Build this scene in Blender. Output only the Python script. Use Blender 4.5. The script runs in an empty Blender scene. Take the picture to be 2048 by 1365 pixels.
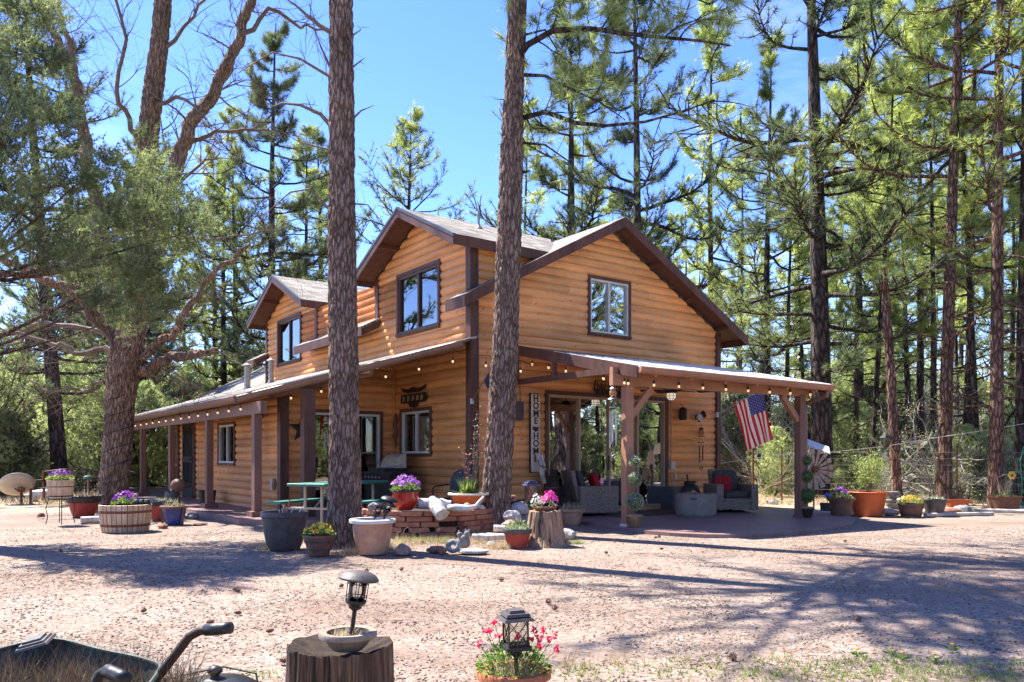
import bpy, math, random
import numpy as np
from mathutils import Vector, Matrix, noise
C = bpy.context.scene.collection
SC = bpy.context.scene
# ------------------------------------------------------------ camera, sky, sun
F, Y0, H = 1581.0, 915.0, 1.22
cd = bpy.data.cameras.new('camera'); cam = bpy.data.objects.new('camera', cd); C.objects.link(cam)
cam.location = (0, 0, H); cam.rotation_euler = (math.radians(90), 0, 0)
cd.lens = 36*F/2048; cd.sensor_width = 36; cd.shift_y = (Y0-682.5)/2048; cd.clip_start = .1; cd.clip_end = 2000
SC.camera = cam
EL = math.radians(56); SX, SY = -.82, .572
w = bpy.data.worlds.new('World'); SC.world = w; w.use_nodes = True
nt = w.node_tree; bg = nt.nodes['Background']
sky = nt.nodes.new('ShaderNodeTexSky'); sky.sky_type = 'NISHITA'; sky.sun_disc = False
sky.sun_elevation = EL; sky.sun_rotation = math.atan2(SX, SY); sky.altitude = 1500; sky.air_density = 1.0; sky.dust_density = .25; sky.ozone_density = 2.6
tc = nt.nodes.new('ShaderNodeTexCoord'); mp = nt.nodes.new('ShaderNodeMapping'); mp.inputs['Scale'].default_value = (1.2, 1.6, 5)
nz = nt.nodes.new('ShaderNodeTexNoise'); nz.inputs['Scale'].default_value = 1.6; nz.inputs['Detail'].default_value = 9; nz.inputs['Roughness'].default_value = .62
cr = nt.nodes.new('ShaderNodeValToRGB'); cr.color_ramp.elements[0].position = .52; cr.color_ramp.elements[1].position = .9
cr.color_ramp.elements[1].color = (.55, .55, .55, 1)
mx = nt.nodes.new('ShaderNodeMixRGB'); mx.inputs[2].default_value = (1.7, 1.85, 2.2, 1)
nt.links.new(tc.outputs['Generated'], mp.inputs[0]); nt.links.new(mp.outputs[0], nz.inputs[0]); nt.links.new(nz.outputs[0], cr.inputs[0])
nt.links.new(cr.outputs[0], mx.inputs[0]); hsv = nt.nodes.new('ShaderNodeHueSaturation'); hsv.inputs['Saturation'].default_value = 1.24; hsv.inputs['Hue'].default_value = .520; hsv.inputs['Value'].default_value = .40; nt.links.new(sky.outputs[0], hsv.inputs['Color']); nt.links.new(hsv.outputs[0], mx.inputs[1]); nt.links.new(mx.outputs[0], bg.inputs[0])
bg.inputs[1].default_value = .15
sl = bpy.data.lights.new('sun', 'SUN'); sl.energy = 2.05; sl.angle = math.radians(.5); sl.color = (1, .955, .88)
so = bpy.data.objects.new('sun', sl); C.objects.link(so)
sv = Vector((SX*math.cos(EL), SY*math.cos(EL), math.sin(EL)))
so.rotation_euler = sv.to_track_quat('Z', 'Y').to_euler(); so.location = (0, 0, 40)
SC.view_settings.view_transform = 'Standard'; SC.view_settings.look = 'None'; SC.view_settings.exposure = 2.95; SC.view_settings.gamma = 1
SC.render.engine = 'CYCLES'; cy = SC.cycles
cy.max_bounces = 7; cy.diffuse_bounces = 4; cy.glossy_bounces = 3; cy.transmission_bounces = 6; cy.transparent_max_bounces = 10
cy.sample_clamp_indirect = 8; cy.caustics_reflective = False; cy.caustics_refractive = False; cy.use_denoising = True
RND = random.Random(7)
R = np.random.default_rng(11)
PI = math.pi

# ------------------------------------------------------------ helpers
def gx(px, d): return (px-1024)/F*d
def gz(py, d): return H+(Y0-py)/F*d
def gd(py, z=0.): return (H-z)*F/(py-Y0)
def gp(px, py, z=0.):
    d = gd(py, z); return (gx(px, d), d, z)
def at(px, py, d): return Vector((gx(px, d), d, gz(py, d)))
HX, HY = -.77, 15.0; HA = math.radians(36.13); ca, sa = math.cos(HA), math.sin(HA)
def hw(lx, ly, z=0): return (HX+lx*ca-ly*sa, HY+lx*sa+ly*ca, z)
def hl(X, Y): return ((X-HX)*ca+(Y-HY)*sa, -(X-HX)*sa+(Y-HY)*ca)
def onlx(px, lx):           # ly where the column px meets the plane lx
    k = (px-1024)/F; d = (lx+HX*ca+HY*sa)/(k*ca+sa); return -(k*d-HX)*sa+(d-HY)*ca, d
def only(px, ly):
    k = (px-1024)/F; d = (ly-HX*sa+HY*ca)/(-k*sa+ca); return (k*d-HX)*ca+(d-HY)*sa, d

class MB:
    def __init__(s): s.v = []; s.f = []; s.m = []
    def add(s, vs, fs, mi=0):
        n = len(s.v); s.v += [tuple(v) for v in vs]; s.f += [tuple(i+n for i in f) for f in fs]; s.m += [mi]*len(fs); return s
    def box(s, c, d, rz=0, mi=0, M=None):
        x, y, z = d[0]/2, d[1]/2, d[2]/2
        vs = [Vector((a*x, b*y, e*z)) for e in (-1, 1) for b in (-1, 1) for a in (-1, 1)]
        if M is None: M = Matrix.Rotation(rz, 3, 'Z')
        vs = [M @ v+Vector(c) for v in vs]
        return s.add(vs, [(0, 2, 3, 1), (4, 5, 7, 6), (0, 1, 5, 4), (2, 6, 7, 3), (0, 4, 6, 2), (1, 3, 7, 5)], mi)
    def bx(s, a, b, mi=0):
        return s.box([(p+q)/2 for p, q in zip(a, b)], [abs(q-p) for p, q in zip(a, b)], 0, mi)
    def beam(s, a, b, wd, ht, mi=0, up=(0, 0, 1)):
        a = Vector(a); b = Vector(b); d = b-a; L = d.length; x = d/L; y = Vector(up).cross(x)
        y = y.normalized() if y.length > 1e-4 else Vector((0, 1, 0)); z = x.cross(y)
        M = Matrix((x, y, z)).transposed(); return s.box((a+b)/2, (L, wd, ht), 0, mi, M)
    def tube(s, pts, rad, seg=8, mi=0, cap=True):
        pts = [Vector(p) for p in pts]; n = len(pts)
        if not hasattr(rad, '__len__'): rad = [rad]*n
        t0 = (pts[1]-pts[0]).normalized(); u = t0.orthogonal().normalized(); vs = []
        for i, p in enumerate(pts):
            t = (pts[min(i+1, n-1)]-pts[max(i-1, 0)]).normalized()
            u = (u-t*u.dot(t)); u = u.normalized() if u.length > 1e-6 else t.orthogonal().normalized(); v = t.cross(u)
            for k in range(seg):
                a = 2*PI*k/seg; vs.append(p+(u*math.cos(a)+v*math.sin(a))*rad[i])
        fs = [(i*seg+k, i*seg+(k+1) % seg, (i+1)*seg+(k+1) % seg, (i+1)*seg+k) for i in range(n-1) for k in range(seg)]
        if cap: fs += [tuple(range(seg-1, -1, -1)), tuple((n-1)*seg+k for k in range(seg))]
        return s.add(vs, fs, mi)
    def lathe(s, prof, seg=28, c=(0, 0, 0), sq=(1, 1), mi=0, cap=True, M=None, wob=0):
        vs = []; n = len(prof)
        for r, z in prof:
            for k in range(seg):
                a = 2*PI*k/seg; rr = r*(1+wob*math.sin(a*5+z*9)); vs.append(Vector((rr*math.cos(a)*sq[0], rr*math.sin(a)*sq[1], z)))
        if M is not None: vs = [M @ v for v in vs]
        vs = [v+Vector(c) for v in vs]
        fs = [(i*seg+k, i*seg+(k+1) % seg, (i+1)*seg+(k+1) % seg, (i+1)*seg+k) for i in range(n-1) for k in range(seg)]
        if cap: fs += [tuple(range(seg-1, -1, -1)), tuple((n-1)*seg+k for k in range(seg))]
        return s.add(vs, fs, mi)
    def ball(s, c, r, seg=14, mi=0, sc=(1, 1, 1), M=None):
        pr = [(max(1e-4, math.sin(PI*i/(seg//2+1))), -math.cos(PI*i/(seg//2+1))) for i in range(seg//2+2)]
        n = len(s.v); s.lathe(pr, seg, (0, 0, 0), mi=mi)
        for i in range(n, len(s.v)):
            v = Vector((s.v[i][0]*r*sc[0], s.v[i][1]*r*sc[1], s.v[i][2]*r*sc[2]))
            if M is not None: v = M @ v
            s.v[i] = tuple(v+Vector(c))
        return s
    def prism(s, poly, o, u, v, nrm, th, mi=0):      # 2-D outline in plane (u,v) given thickness along nrm
        o, u, v, nrm = Vector(o), Vector(u), Vector(v), Vector(nrm); n = len(poly)
        a = [o+u*p+v*q for p, q in poly]; b = [p+nrm*th for p in a]
        return s.add(a+b, [tuple(range(n-1, -1, -1)), tuple(range(n, 2*n))]+[(i, (i+1) % n, n+(i+1) % n, n+i) for i in range(n)], mi)
    def build(s, name, mats, parent=None, smooth=None):
        me = bpy.data.meshes.new(name); me.from_pydata(s.v, [], s.f)
        if not isinstance(mats, (list, tuple)): mats = [mats]
        for m in mats: me.materials.append(M_[m] if isinstance(m, str) else m)
        if len(mats) > 1: me.polygons.foreach_set('material_index', s.m)
        if smooth: me.shade_smooth() if smooth is True else (me.shade_smooth(), me.set_sharp_from_angle(angle=math.radians(smooth)))
        o = bpy.data.objects.new(name, me); C.objects.link(o)
        if parent is not None: o.parent = parent
        return o

def tag(o, label=None, cat=None, group=None, kind=None):
    if label: o['label'] = label
    if cat: o['category'] = cat
    if group: o['group'] = group
    if kind: o['kind'] = kind
    return o
def thing(name, label, cat, loc=(0, 0, 0), rz=0, group=None):
    o = bpy.data.objects.new(name, None); C.objects.link(o); o.location = loc; o.rotation_euler = (0, 0, rz); o.empty_display_size = .2
    return tag(o, label, cat, group)
def kids(o): return [c for c in o.children]
def dup(root, loc=None, rz=None, label=None, scale=None):
    def cp(o, par):
        c = o.copy(); C.objects.link(c); c.parent = par
        for ch in KID.get(o.name, []): KID.setdefault(c.name, []).append(cp(ch, c))
        return c
    r = cp(root, None)
    if loc is not None: r.location = loc
    if rz is not None: r.rotation_euler = (0, 0, rz)
    if scale is not None: r.scale = (scale,)*3 if not hasattr(scale, '__len__') else scale
    if label: r['label'] = label
    return r
KID = {}
def reg(root, *ch):
    KID[root.name] = list(ch); return root
def tri_mesh(name, V, T, mat, parent=None, col=None):     # numpy triangle soup
    me = bpy.data.meshes.new(name); nv = len(V); nf = len(T)
    me.vertices.add(nv); me.vertices.foreach_set('co', np.ascontiguousarray(V, dtype=np.float32).ravel())
    me.loops.add(nf*3); me.loops.foreach_set('vertex_index', np.ascontiguousarray(T, dtype=np.int32).ravel())
    me.polygons.add(nf); me.polygons.foreach_set('loop_start', np.arange(0, nf*3, 3, dtype=np.int32))
    me.update(calc_edges=True)
    if col is not None:
        at_ = me.attributes.new('tone', 'FLOAT', 'POINT'); at_.data.foreach_set('value', col.astype(np.float32))
    me.materials.append(M_[mat] if isinstance(mat, str) else mat)
    o = bpy.data.objects.new(name, me); C.objects.link(o)
    if parent is not None: o.parent = parent
    return o

# ------------------------------------------------------------ materials
M_ = {}
class N:
    def __init__(s, name):
        s.m = bpy.data.materials.new(name); s.m.use_nodes = True; s.t = s.m.node_tree; s.b = s.t.nodes['Principled BSDF']; s.out = s.t.nodes['Material Output']
        M_[name] = s.m
    def n(s, typ, **kw):
        x = s.t.nodes.new('ShaderNode'+typ)
        for k, v in kw.items():
            if k.startswith('i_'):
                k = k[2:]; k = int(k) if k.isdigit() else k.replace('_', ' '); x.inputs[k].default_value = v
            else: setattr(x, k, v)
        return x
    def l(s, a, b): s.t.links.new(a, b)
    def co(s, scale=(1, 1, 1), kind='Object', rot=(0, 0, 0)):
        t = s.n('TexCoord'); m = s.n('Mapping'); m.inputs['Scale'].default_value = scale; m.inputs['Rotation'].default_value = rot; s.l(t.outputs[kind], m.inputs[0]); return m.outputs[0]
    def noise(s, vec, sc=5, det=5, ro=.6, dis=0):
        x = s.n('TexNoise'); x.inputs['Scale'].default_value = sc; x.inputs['Detail'].default_value = det; x.inputs['Roughness'].default_value = ro; x.inputs['Distortion'].default_value = dis
        s.l(vec, x.inputs['Vector']); return x.outputs[0]
    def vor(s, vec, sc=5, feat='F1', out=0, rnd=1):
        x = s.n('TexVoronoi', feature=feat); x.inputs['Scale'].default_value = sc; x.inputs['Randomness'].default_value = rnd; s.l(vec, x.inputs['Vector']); return x.outputs[out]
    def ramp(s, fac, stops):
        x = s.n('ValToRGB'); e = x.color_ramp.elements
        while len(e) < len(stops): e.new(.5)
        for el, (p, c) in zip(e, stops): el.position = p; el.color = (*c, 1) if len(c) == 3 else c
        s.l(fac, x.inputs[0]); return x.outputs[0]
    def mix(s, f, a, b, mode='MIX'):
        x = s.n('MixRGB', blend_type=mode)
        for i, v in ((0, f), (1, a), (2, b)):
            if isinstance(v, (int, float)): x.inputs[i].default_value = v
            elif isinstance(v, tuple): x.inputs[i].default_value = (*v, 1)
            else: s.l(v, x.inputs[i])
        return x.outputs[0]
    def math(s, op, a, b=0.):
        x = s.n('Math', operation=op)
        for i, v in ((0, a), (1, b)):
            if isinstance(v, (int, float)): x.inputs[i].default_value = v
            else: s.l(v, x.inputs[i])
        return x.outputs[0]
    def set(s, col=None, rough=None, metal=None, bump=None, bs=.3, bd=.02, spec=None):
        if col is not None:
            if isinstance(col, tuple): s.b.inputs['Base Color'].default_value = (*col, 1)
            else: s.l(col, s.b.inputs['Base Color'])
        if rough is not None:
            if isinstance(rough, (int, float)): s.b.inputs['Roughness'].default_value = rough
            else: s.l(rough, s.b.inputs['Roughness'])
        if metal is not None: s.b.inputs['Metallic'].default_value = metal
        if spec is not None: s.b.inputs['Specular IOR Level'].default_value = spec
        if bump is not None:
            b = s.n('Bump'); b.inputs['Strength'].default_value = bs; b.inputs['Distance'].default_value = bd; s.l(bump, b.inputs['Height']); s.l(b.outputs[0], s.b.inputs['Normal'])
        return s
def worn(name, c1, c2, rough=.6, sc=6, metal=0, bs=.25, bd=.005, stretch=(1, 1, 1), spec=.4):
    s = N(name); v = s.co(stretch); n1 = s.noise(v, sc, 7, .65); n2 = s.noise(v, sc*9, 3, .6)
    c = s.ramp(n1, [(.35, c1), (.68, c2)]); c = s.mix(.35, c, s.ramp(n2, [(.3, (.55,)*3), (.7, (1.15,)*3)]), 'MULTIPLY')
    s.set(c, s.math('ADD', s.math('MULTIPLY', n1, .2), rough-.1), metal, n2, bs, bd, spec); return s.m
# log siding
def siding_mat(name, cA, cB, cC):
    s = N(name); t = s.n('TexCoord'); sp = s.n('SeparateXYZ'); s.l(t.outputs['Object'], sp.inputs[0])
    row = s.math('FLOOR', s.math('DIVIDE', sp.outputs[2], .165)); along = s.math('ADD', sp.outputs[0], sp.outputs[1])
    plank = s.math('FLOOR', s.math('ADD', s.math('MULTIPLY', along, .27), s.math('MULTIPLY', row, .37)))
    cb = s.n('CombineXYZ'); s.l(row, cb.inputs[0]); s.l(plank, cb.inputs[1]); wn = s.n('TexWhiteNoise'); s.l(cb.outputs[0], wn.inputs[0])
    cv = s.n('CombineXYZ'); s.l(s.math('ADD', s.math('MULTIPLY', along, .5), s.math('MULTIPLY', row, 7.3)), cv.inputs[0]); s.l(s.math('MULTIPLY', sp.outputs[2], 26.), cv.inputs[1]); s.l(row, cv.inputs[2])
    g1 = s.noise(cv.outputs[0], 2.2, 8, .62, .6); big = s.noise(t.outputs['Object'], .8, 4, .5)
    kn = s.n('CombineXYZ'); s.l(s.math('MULTIPLY', along, 1.1), kn.inputs[0]); s.l(s.math('MULTIPLY', sp.outputs[2], 3.2), kn.inputs[1]); s.l(row, kn.inputs[2])
    k = s.vor(kn.outputs[0], 2.1); knot = s.ramp(k, [(.035, (.16, .11, .08)), (.09, (1,)*3)]); fr_ = s.math('FRACT', s.math('ADD', s.math('MULTIPLY', along, .27), s.math('MULTIPLY', row, .37))); knot = s.mix(1, knot, s.ramp(fr_, [(.0, (.3,)*3), (.0022, (1,)*3)]), 'MULTIPLY'); knot = s.mix(.75, knot, s.ramp(s.noise(s.co((.35, .35, 1.6)), 1.3, 6, .7), [(.33, (.62, .6, .6)), (.56, (1, 1, 1)), (.75, (1.08, 1.03, .98))]), 'MULTIPLY')
    c = s.ramp(g1, [(.25, cA), (.5, cB), (.78, cC)])
    c = s.mix(1, c, s.ramp(wn.outputs[0], [(0, (.80, .78, .74)), (.5, (1, 1, 1)), (1, (1.1, 1.02, .94))]), 'MULTIPLY')
    c = s.mix(.8, c, s.ramp(big, [(.35, (.86, .85, .86)), (.65, (1.08, 1.0, .94))]), 'MULTIPLY'); c = s.mix(1, c, knot, 'MULTIPLY')
    s.set(c, .5, 0, g1, .35, .004, .35)
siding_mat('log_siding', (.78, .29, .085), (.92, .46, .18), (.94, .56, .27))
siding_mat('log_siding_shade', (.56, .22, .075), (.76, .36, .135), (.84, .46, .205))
worn('trim_brown', (.075, .032, .022), (.165, .07, .048), .55, 5, 0, .3, .003, (1, 1, .3))
worn('soffit', (.10, .042, .028), (.17, .07, .042), .75, 9)
worn('post_brown', (.18, .09, .062), (.27, .14, .10), .6, 5, 0, .3, .003, (1, 1, .2))
worn('beam_tan', (.38, .18, .105), (.48, .24, .14), .6, 5, 0, .3, .003)
worn('gutter_brown', (.19, .105, .075), (.25, .14, .10), .4, 5, 0, .1, .002)
worn('frame_tan', (.50, .33, .20), (.58, .40, .26), .45, 5)
worn('frame_white', (.62, .58, .52), (.74, .70, .64), .45, 5)
worn('frame_dark', (.09, .045, .035), (.14, .07, .05), .45, 5)
worn('door_metal', (.018, .02, .022), (.035, .036, .038), .45, 8)
worn('interior_brown', (.055, .03, .02), (.09, .05, .033), .8, 3)
worn('blinds', (.35, .34, .29), (.52, .50, .44), .7, 3)
worn('vent_metal', (.30, .27, .24), (.50, .47, .43), .4, 8, .5)
worn('black_metal', (.012, .012, .013), (.03, .028, .027), .45, 10)
worn('dark_iron', (.02, .016, .014), (.07, .035, .022), .65, 12, .3)
worn('rust', (.12, .045, .025), (.25, .11, .06), .8, 14)
worn('steel', (.35, .35, .36), (.60, .60, .60), .35, 10, .8)
worn('galvanised', (.42, .43, .43), (.70, .70, .68), .5, 10, .3)
worn('patio_concrete', (.21, .125, .115), (.31, .205, .19), .5, 2.2, 0, .3, .004)
worn('terracotta', (.42, .13, .055), (.58, .21, .09), .7, 5)
worn('terracotta_bright', (.60, .12, .035), (.66, .18, .06), .55, 4)
worn('terracotta_pale', (.44, .22, .125), (.62, .38, .25), .75, 4)
worn('brown_clay', (.15, .065, .04), (.24, .12, .075), .65, 6)
worn('grey_brown', (.06, .05, .046), (.12, .10, .09), .55, 7)
worn('cream', (.62, .52, .40), (.76, .68, .56), .5, 6)
worn('red_glaze', (.32, .015, .012), (.50, .035, .025), .18, 4, 0, .05, .002, spec=.6)
worn('red_matte', (.30, .03, .022), (.45, .07, .045), .5, 4)
worn('blue_glaze', (.015, .025, .12), (.05, .09, .32), .25, 5)
worn('dark_rim', (.02, .018, .017), (.06, .045, .035), .45, 8)
worn('green_paint', (.02, .14, .10), (.06, .26, .19), .55, 14)
worn('tan_paint', (.45, .36, .25), (.58, .48, .35), .5, 8)
worn('white_paint', (.62, .60, .57), (.80, .78, .75), .5, 6)
worn('dish_grey', (.42, .35, .30), (.52, .44, .38), .5, 3)
worn('bowl_beige', (.24, .185, .13), (.33, .265, .195), .55, 6)
worn('soil', (.035, .022, .015), (.10, .065, .042), .95, 20, 0, .8, .02)
worn('rock_tan', (.24, .15, .10), (.48, .37, .29), .85, 4, 0, .8, .03)
worn('rock_red', (.22, .09, .06), (.38, .20, .14), .85, 5, 0, .8, .03)
worn('rock_grey', (.15, .145, .14), (.36, .35, .33), .8, 6, 0, .6, .02)
worn('rock_white', (.42, .38, .33), (.68, .64, .58), .85, 6, 0, .8, .03)
worn('birch', (.40, .33, .26), (.78, .73, .66), .8, 8, 0, .5, .01, (3, 1, 1))
worn('log_end', (.30, .19, .11), (.48, .33, .20), .85, 12)
worn('cushion', (.05, .048, .042), (.10, .095, .085), .9, 12)
worn('red_cloth', (.30, .008, .012), (.44, .022, .025), .85, 12)
worn('fire_concrete', (.24, .20, .16), (.32, .27, .22), .8, 5)
worn('tank_grey', (.10, .10, .095), (.15, .145, .14), .7, 5)
worn('rug', (.05, .035, .025), (.22, .16, .11), .95, 9)
worn('brick', (.30, .12, .07), (.48, .22, .135), .85, 7, 0, .7, .012)
worn('twig', (.13, .085, .06), (.26, .19, .14), .85, 9)
worn('twig_grey', (.38, .33, .27), (.62, .56, .48), .85, 9)
worn('dry_grass', (.28, .20, .11), (.50, .40, .25), .9, 9)
worn('copper', (.30, .16, .07), (.55, .36, .20), .4, 9, .6)
worn('wheel_blade', (.42, .30, .22), (.66, .52, .42), .5, 7, 0)
worn('rope', (.55, .50, .42), (.72, .68, .60), .8, 9)
worn('wire', (.22, .21, .20), (.42, .40, .37), .6, 9)
worn('amber', (.45, .16, .02), (.62, .28, .06), .2, 5)
worn('barrow_green', (.008, .045, .034), (.06, .05, .03), .6, 12, 0, .6, .006)
worn('navy', (.02, .022, .07), (.04, .045, .12), .8, 7)
worn('star_white', (.72, .68, .64), (.82, .79, .75), .8, 7)
worn('letter_dark', (.035, .025, .02), (.06, .045, .035), .7, 7)
worn('moss_floor', (.22, .19, .10), (.40, .33, .2), .95, 7)
for nm, c, e in (('bulb', (1, .66, .36), .14), ('shade_glow', (1, .9, .7), .08)):
    s = N(nm); s.b.inputs['Base Color'].default_value = (*c, 1); s.b.inputs['Emission Color'].default_value = (*c, 1); s.b.inputs['Emission Strength'].default_value = e
s = N('clear_glass'); s.b.inputs['Roughness'].default_value = .05
tr = s.n('BsdfTransparent'); gl = s.n('BsdfGlossy'); gl.inputs['Roughness'].default_value = .02; fr = s.n('Fresnel', i_IOR=1.75); mxs = s.n('MixShader')
tr.inputs[0].default_value = (.82, .84, .82, 1)
s.l(fr.outputs[0], mxs.inputs[0]); s.l(tr.outputs[0], mxs.inputs[1]); s.l(gl.outputs[0], mxs.inputs[2]); s.l(mxs.outputs[0], s.out.inputs[0])
s = N('mirror_glass'); v = s.co(); nn = s.noise(v, 1.2, 2, .5)
tr = s.n('BsdfTransparent'); gl = s.n('BsdfGlossy'); gl.inputs['Roughness'].default_value = .0; mxs = s.n('MixShader'); fr = s.n('Fresnel', i_IOR=1.6)
bm = s.n('Bump'); bm.inputs['Strength'].default_value = .12; bm.inputs['Distance'].default_value = .02; s.l(nn, bm.inputs['Height']); s.l(bm.outputs[0], gl.inputs['Normal'])
tr.inputs[0].default_value = (.45, .47, .46, 1)
s.l(s.math('ADD', s.math('MULTIPLY', fr.outputs[0], .9), .22), mxs.inputs[0]); s.l(tr.outputs[0], mxs.inputs[1]); s.l(gl.outputs[0], mxs.inputs[2]); s.l(mxs.outputs[0], s.out.inputs[0])
# shingles
s = N('shingles'); v = s.co((1, 1, 1)); br = s.n('TexBrick'); br.inputs['Scale'].default_value = 1
br.inputs['Brick Width'].default_value = .3; br.inputs['Row Height'].default_value = .13; br.inputs['Mortar Size'].default_value = .010
br.inputs['Color1'].default_value = (.15, .13, .105, 1); br.inputs['Color2'].default_value = (.38, .335, .28, 1); br.inputs['Mortar'].default_value = (.08, .07, .065, 1)
s.l(s.co((1, 1, 1), 'UV'), br.inputs[0]); gn = s.noise(v, 60, 3); c = s.mix(.6, br.outputs[0], s.ramp(gn, [(.3, (.6,)*3), (.7, (1.2,)*3)]), 'MULTIPLY')
c = s.mix(.5, c, s.ramp(s.noise(v, 2.2, 5), [(.35, (.7,)*3), (.65, (1.1,)*3)]), 'MULTIPLY'); s.set(c, .9, 0, br.outputs[1], -.5, .02)
s = N('metal_roof'); s.set((.78, .75, .71), .35, .15)
s = N('flashing'); s.set((.075, .08, .10), .55, .2)
# bark
def bark(name, cA, cB, cC, sx=9, sz=2.4, bs=.9, bd=.04):
    s = N(name); v = s.co((sx, sx, sz)); nz_ = s.noise(v, .8, 4, .6); vv = s.mix(.35, v, s.mix(1, nz_, (3, 3, 3), 'MULTIPLY'), 'ADD')
    d1 = s.vor(vv, 1.0, 'DISTANCE_TO_EDGE'); d2 = s.noise(s.co((sx*3, sx*3, sz*4)), 1.5, 6, .7); crk = s.ramp(d1, [(.0, (0, 0, 0)), (.22, (1, 1, 1))])
    c = s.ramp(d2, [(.32, cA), (.5, cB), (.68, cC)]); c = s.mix(crk, tuple(x*.5 for x in cA), c)
    c = s.mix(.85, c, s.ramp(s.noise(s.co((1.6, 1.6, .9)), 1.4, 5, .65), [(.34, (.62, .55, .5)), (.52, (1, 1, 1)), (.72, (1.3, 1.15, 1.05))]), 'MULTIPLY')
    s.set(c, .9, 0, s.mix(.35, crk, d2, 'ADD'), bs, bd, .2)
bark('pine_bark', (.17, .11, .078), (.30, .205, .155), (.48, .385, .325), 20, 4.4, .7, .02)
bark('pine_bark_red', (.14, .075, .05), (.25, .15, .105), (.44, .32, .25), 12, 3.2)
bark('pine_bark_dark', (.045, .034, .03), (.10, .075, .062), (.19, .15, .125), 8, 2.2)
bark('oak_bark', (.20, .125, .08), (.38, .26, .18), (.58, .44, .34), 22, 3.2, .7, .02)
bark('juniper_bark', (.10, .065, .045), (.22, .14, .10), (.36, .27, .2), 26, 1.6)
s = N('stump_wood'); v = s.co((14, 14, .9)); g = s.noise(v, 1.3, 8, .65, 1.2); cr_ = s.ramp(s.noise(s.co((9, 9, .5)), 1.2, 4, .6), [(.36, (.12,)*3), (.46, (1,)*3)])
s.set(s.mix(1, s.ramp(g, [(.25, (.14, .075, .04)), (.5, (.36, .22, .125)), (.75, (.55, .39, .25))]), cr_, 'MULTIPLY'), .85, 0, s.mix(.5, g, cr_, 'ADD'), .9, .03)
s = N('stump_dark'); v = s.co((34, 34, 1.7)); g = s.noise(v, 1.3, 8, .65, 1.2); cr_ = s.ramp(s.noise(s.co((11, 11, .5)), 1.2, 4, .6), [(.4, (.10,)*3), (.52, (1,)*3)])
s.set(s.mix(1, s.ramp(g, [(.3, (.05, .03, .018)), (.5, (.17, .10, .055)), (.7, (.42, .29, .17))]), cr_, 'MULTIPLY'), .88, 0, s.mix(.5, g, cr_, 'ADD'), .9, .03)
s = N('barrel_wood'); v = s.co((1, 1, 1)); g = s.noise(s.co((9, 9, 1.2)), 1.6, 7, .65)
s.set(s.ramp(g, [(.25, (.30, .18, .10)), (.5, (.52, .37, .24)), (.75, (.68, .53, .38))]), .8, 0, g, .4, .01)
s = N('wicker'); v = s.co((1, 1, 1)); wv = s.n('TexBrick'); wv.inputs['Scale'].default_value = 1; wv.inputs['Brick Width'].default_value = .045; wv.inputs['Row Height'].default_value = .016; wv.inputs['Mortar Size'].default_value = .0025
wv.inputs['Color1'].default_value = (.24, .175, .125, 1); wv.inputs['Color2'].default_value = (.44, .33, .245, 1); wv.inputs['Mortar'].default_value = (.02, .015, .012, 1)
t_ = s.n('TexCoord'); sp = s.n('SeparateXYZ'); s.l(t_.outputs['Object'], sp.inputs[0]); cb = s.n('CombineXYZ'); s.l(s.math('ADD', sp.outputs[0], sp.outputs[1]), cb.inputs[0]); s.l(sp.outputs[2], cb.inputs[1]); s.l(cb.outputs[0], wv.inputs[0])
s.set(wv.outputs[0], .6, 0, wv.outputs[1], -.7, .008)
# gravel ground
s = N('gravel'); v = s.co((1, 1, 1), 'Object')
g1 = s.n('TexVoronoi'); g1.inputs['Scale'].default_value = 34; s.l(v, g1.inputs['Vector']); g2 = s.n('TexVoronoi'); g2.inputs['Scale'].default_value = 85; s.l(v, g2.inputs['Vector'])
hs = s.n('SeparateXYZ'); s.l(g1.outputs['Color'], hs.inputs[0]); hs2 = s.n('SeparateXYZ'); s.l(g2.outputs['Color'], hs2.inputs[0])
ca_ = s.ramp(hs.outputs[0], [(0, (.11, .068, .047)), (.3, (.205, .148, .11)), (.65, (.29, .227, .18)), (1, (.41, .345, .29))])
cb_ = s.ramp(hs2.outputs[0], [(0, (.12, .077, .055)), (.5, (.24, .182, .14)), (1, (.37, .305, .25))])
c = s.mix(.45, ca_, cb_)
soilm = s.ramp(s.noise(v, .32, 6, .62, .5), [(.44, (0, 0, 0)), (.62, (1, 1, 1))]); sc_ = s.ramp(s.noise(v, 14, 6, .7), [(.3, (.19, .12, .085)), (.7, (.31, .225, .17))])
c = s.mix(s.math('MULTIPLY', soilm, .75), c, sc_); c = s.mix(.8, c, s.ramp(s.noise(s.co((.25, .8, 1)), 1.1, 7, .68), [(.33, (.62, .56, .52)), (.52, (1, 1, 1)), (.72, (1.15, 1.12, 1.1))]), 'MULTIPLY')
sp = s.n('SeparateXYZ'); s.l(v, sp.inputs[0]); cx_ = s.math('SUBTRACT', sp.outputs[1], s.math('MULTIPLY', s.math('MULTIPLY', sp.outputs[0], sp.outputs[0]), .014)); wv_ = s.math('MULTIPLY', s.math('SUBTRACT', s.noise(v, .7, 3, .5), .5), .8)
for y_ in (5.6, 7.2, 9.3): c = s.mix(s.ramp(s.math('ABSOLUTE', s.math('SUBTRACT', s.math('ADD', cx_, wv_), y_)), [(.0, (.42,)*3), (.38, (0, 0, 0))]), c, sc_)
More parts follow.
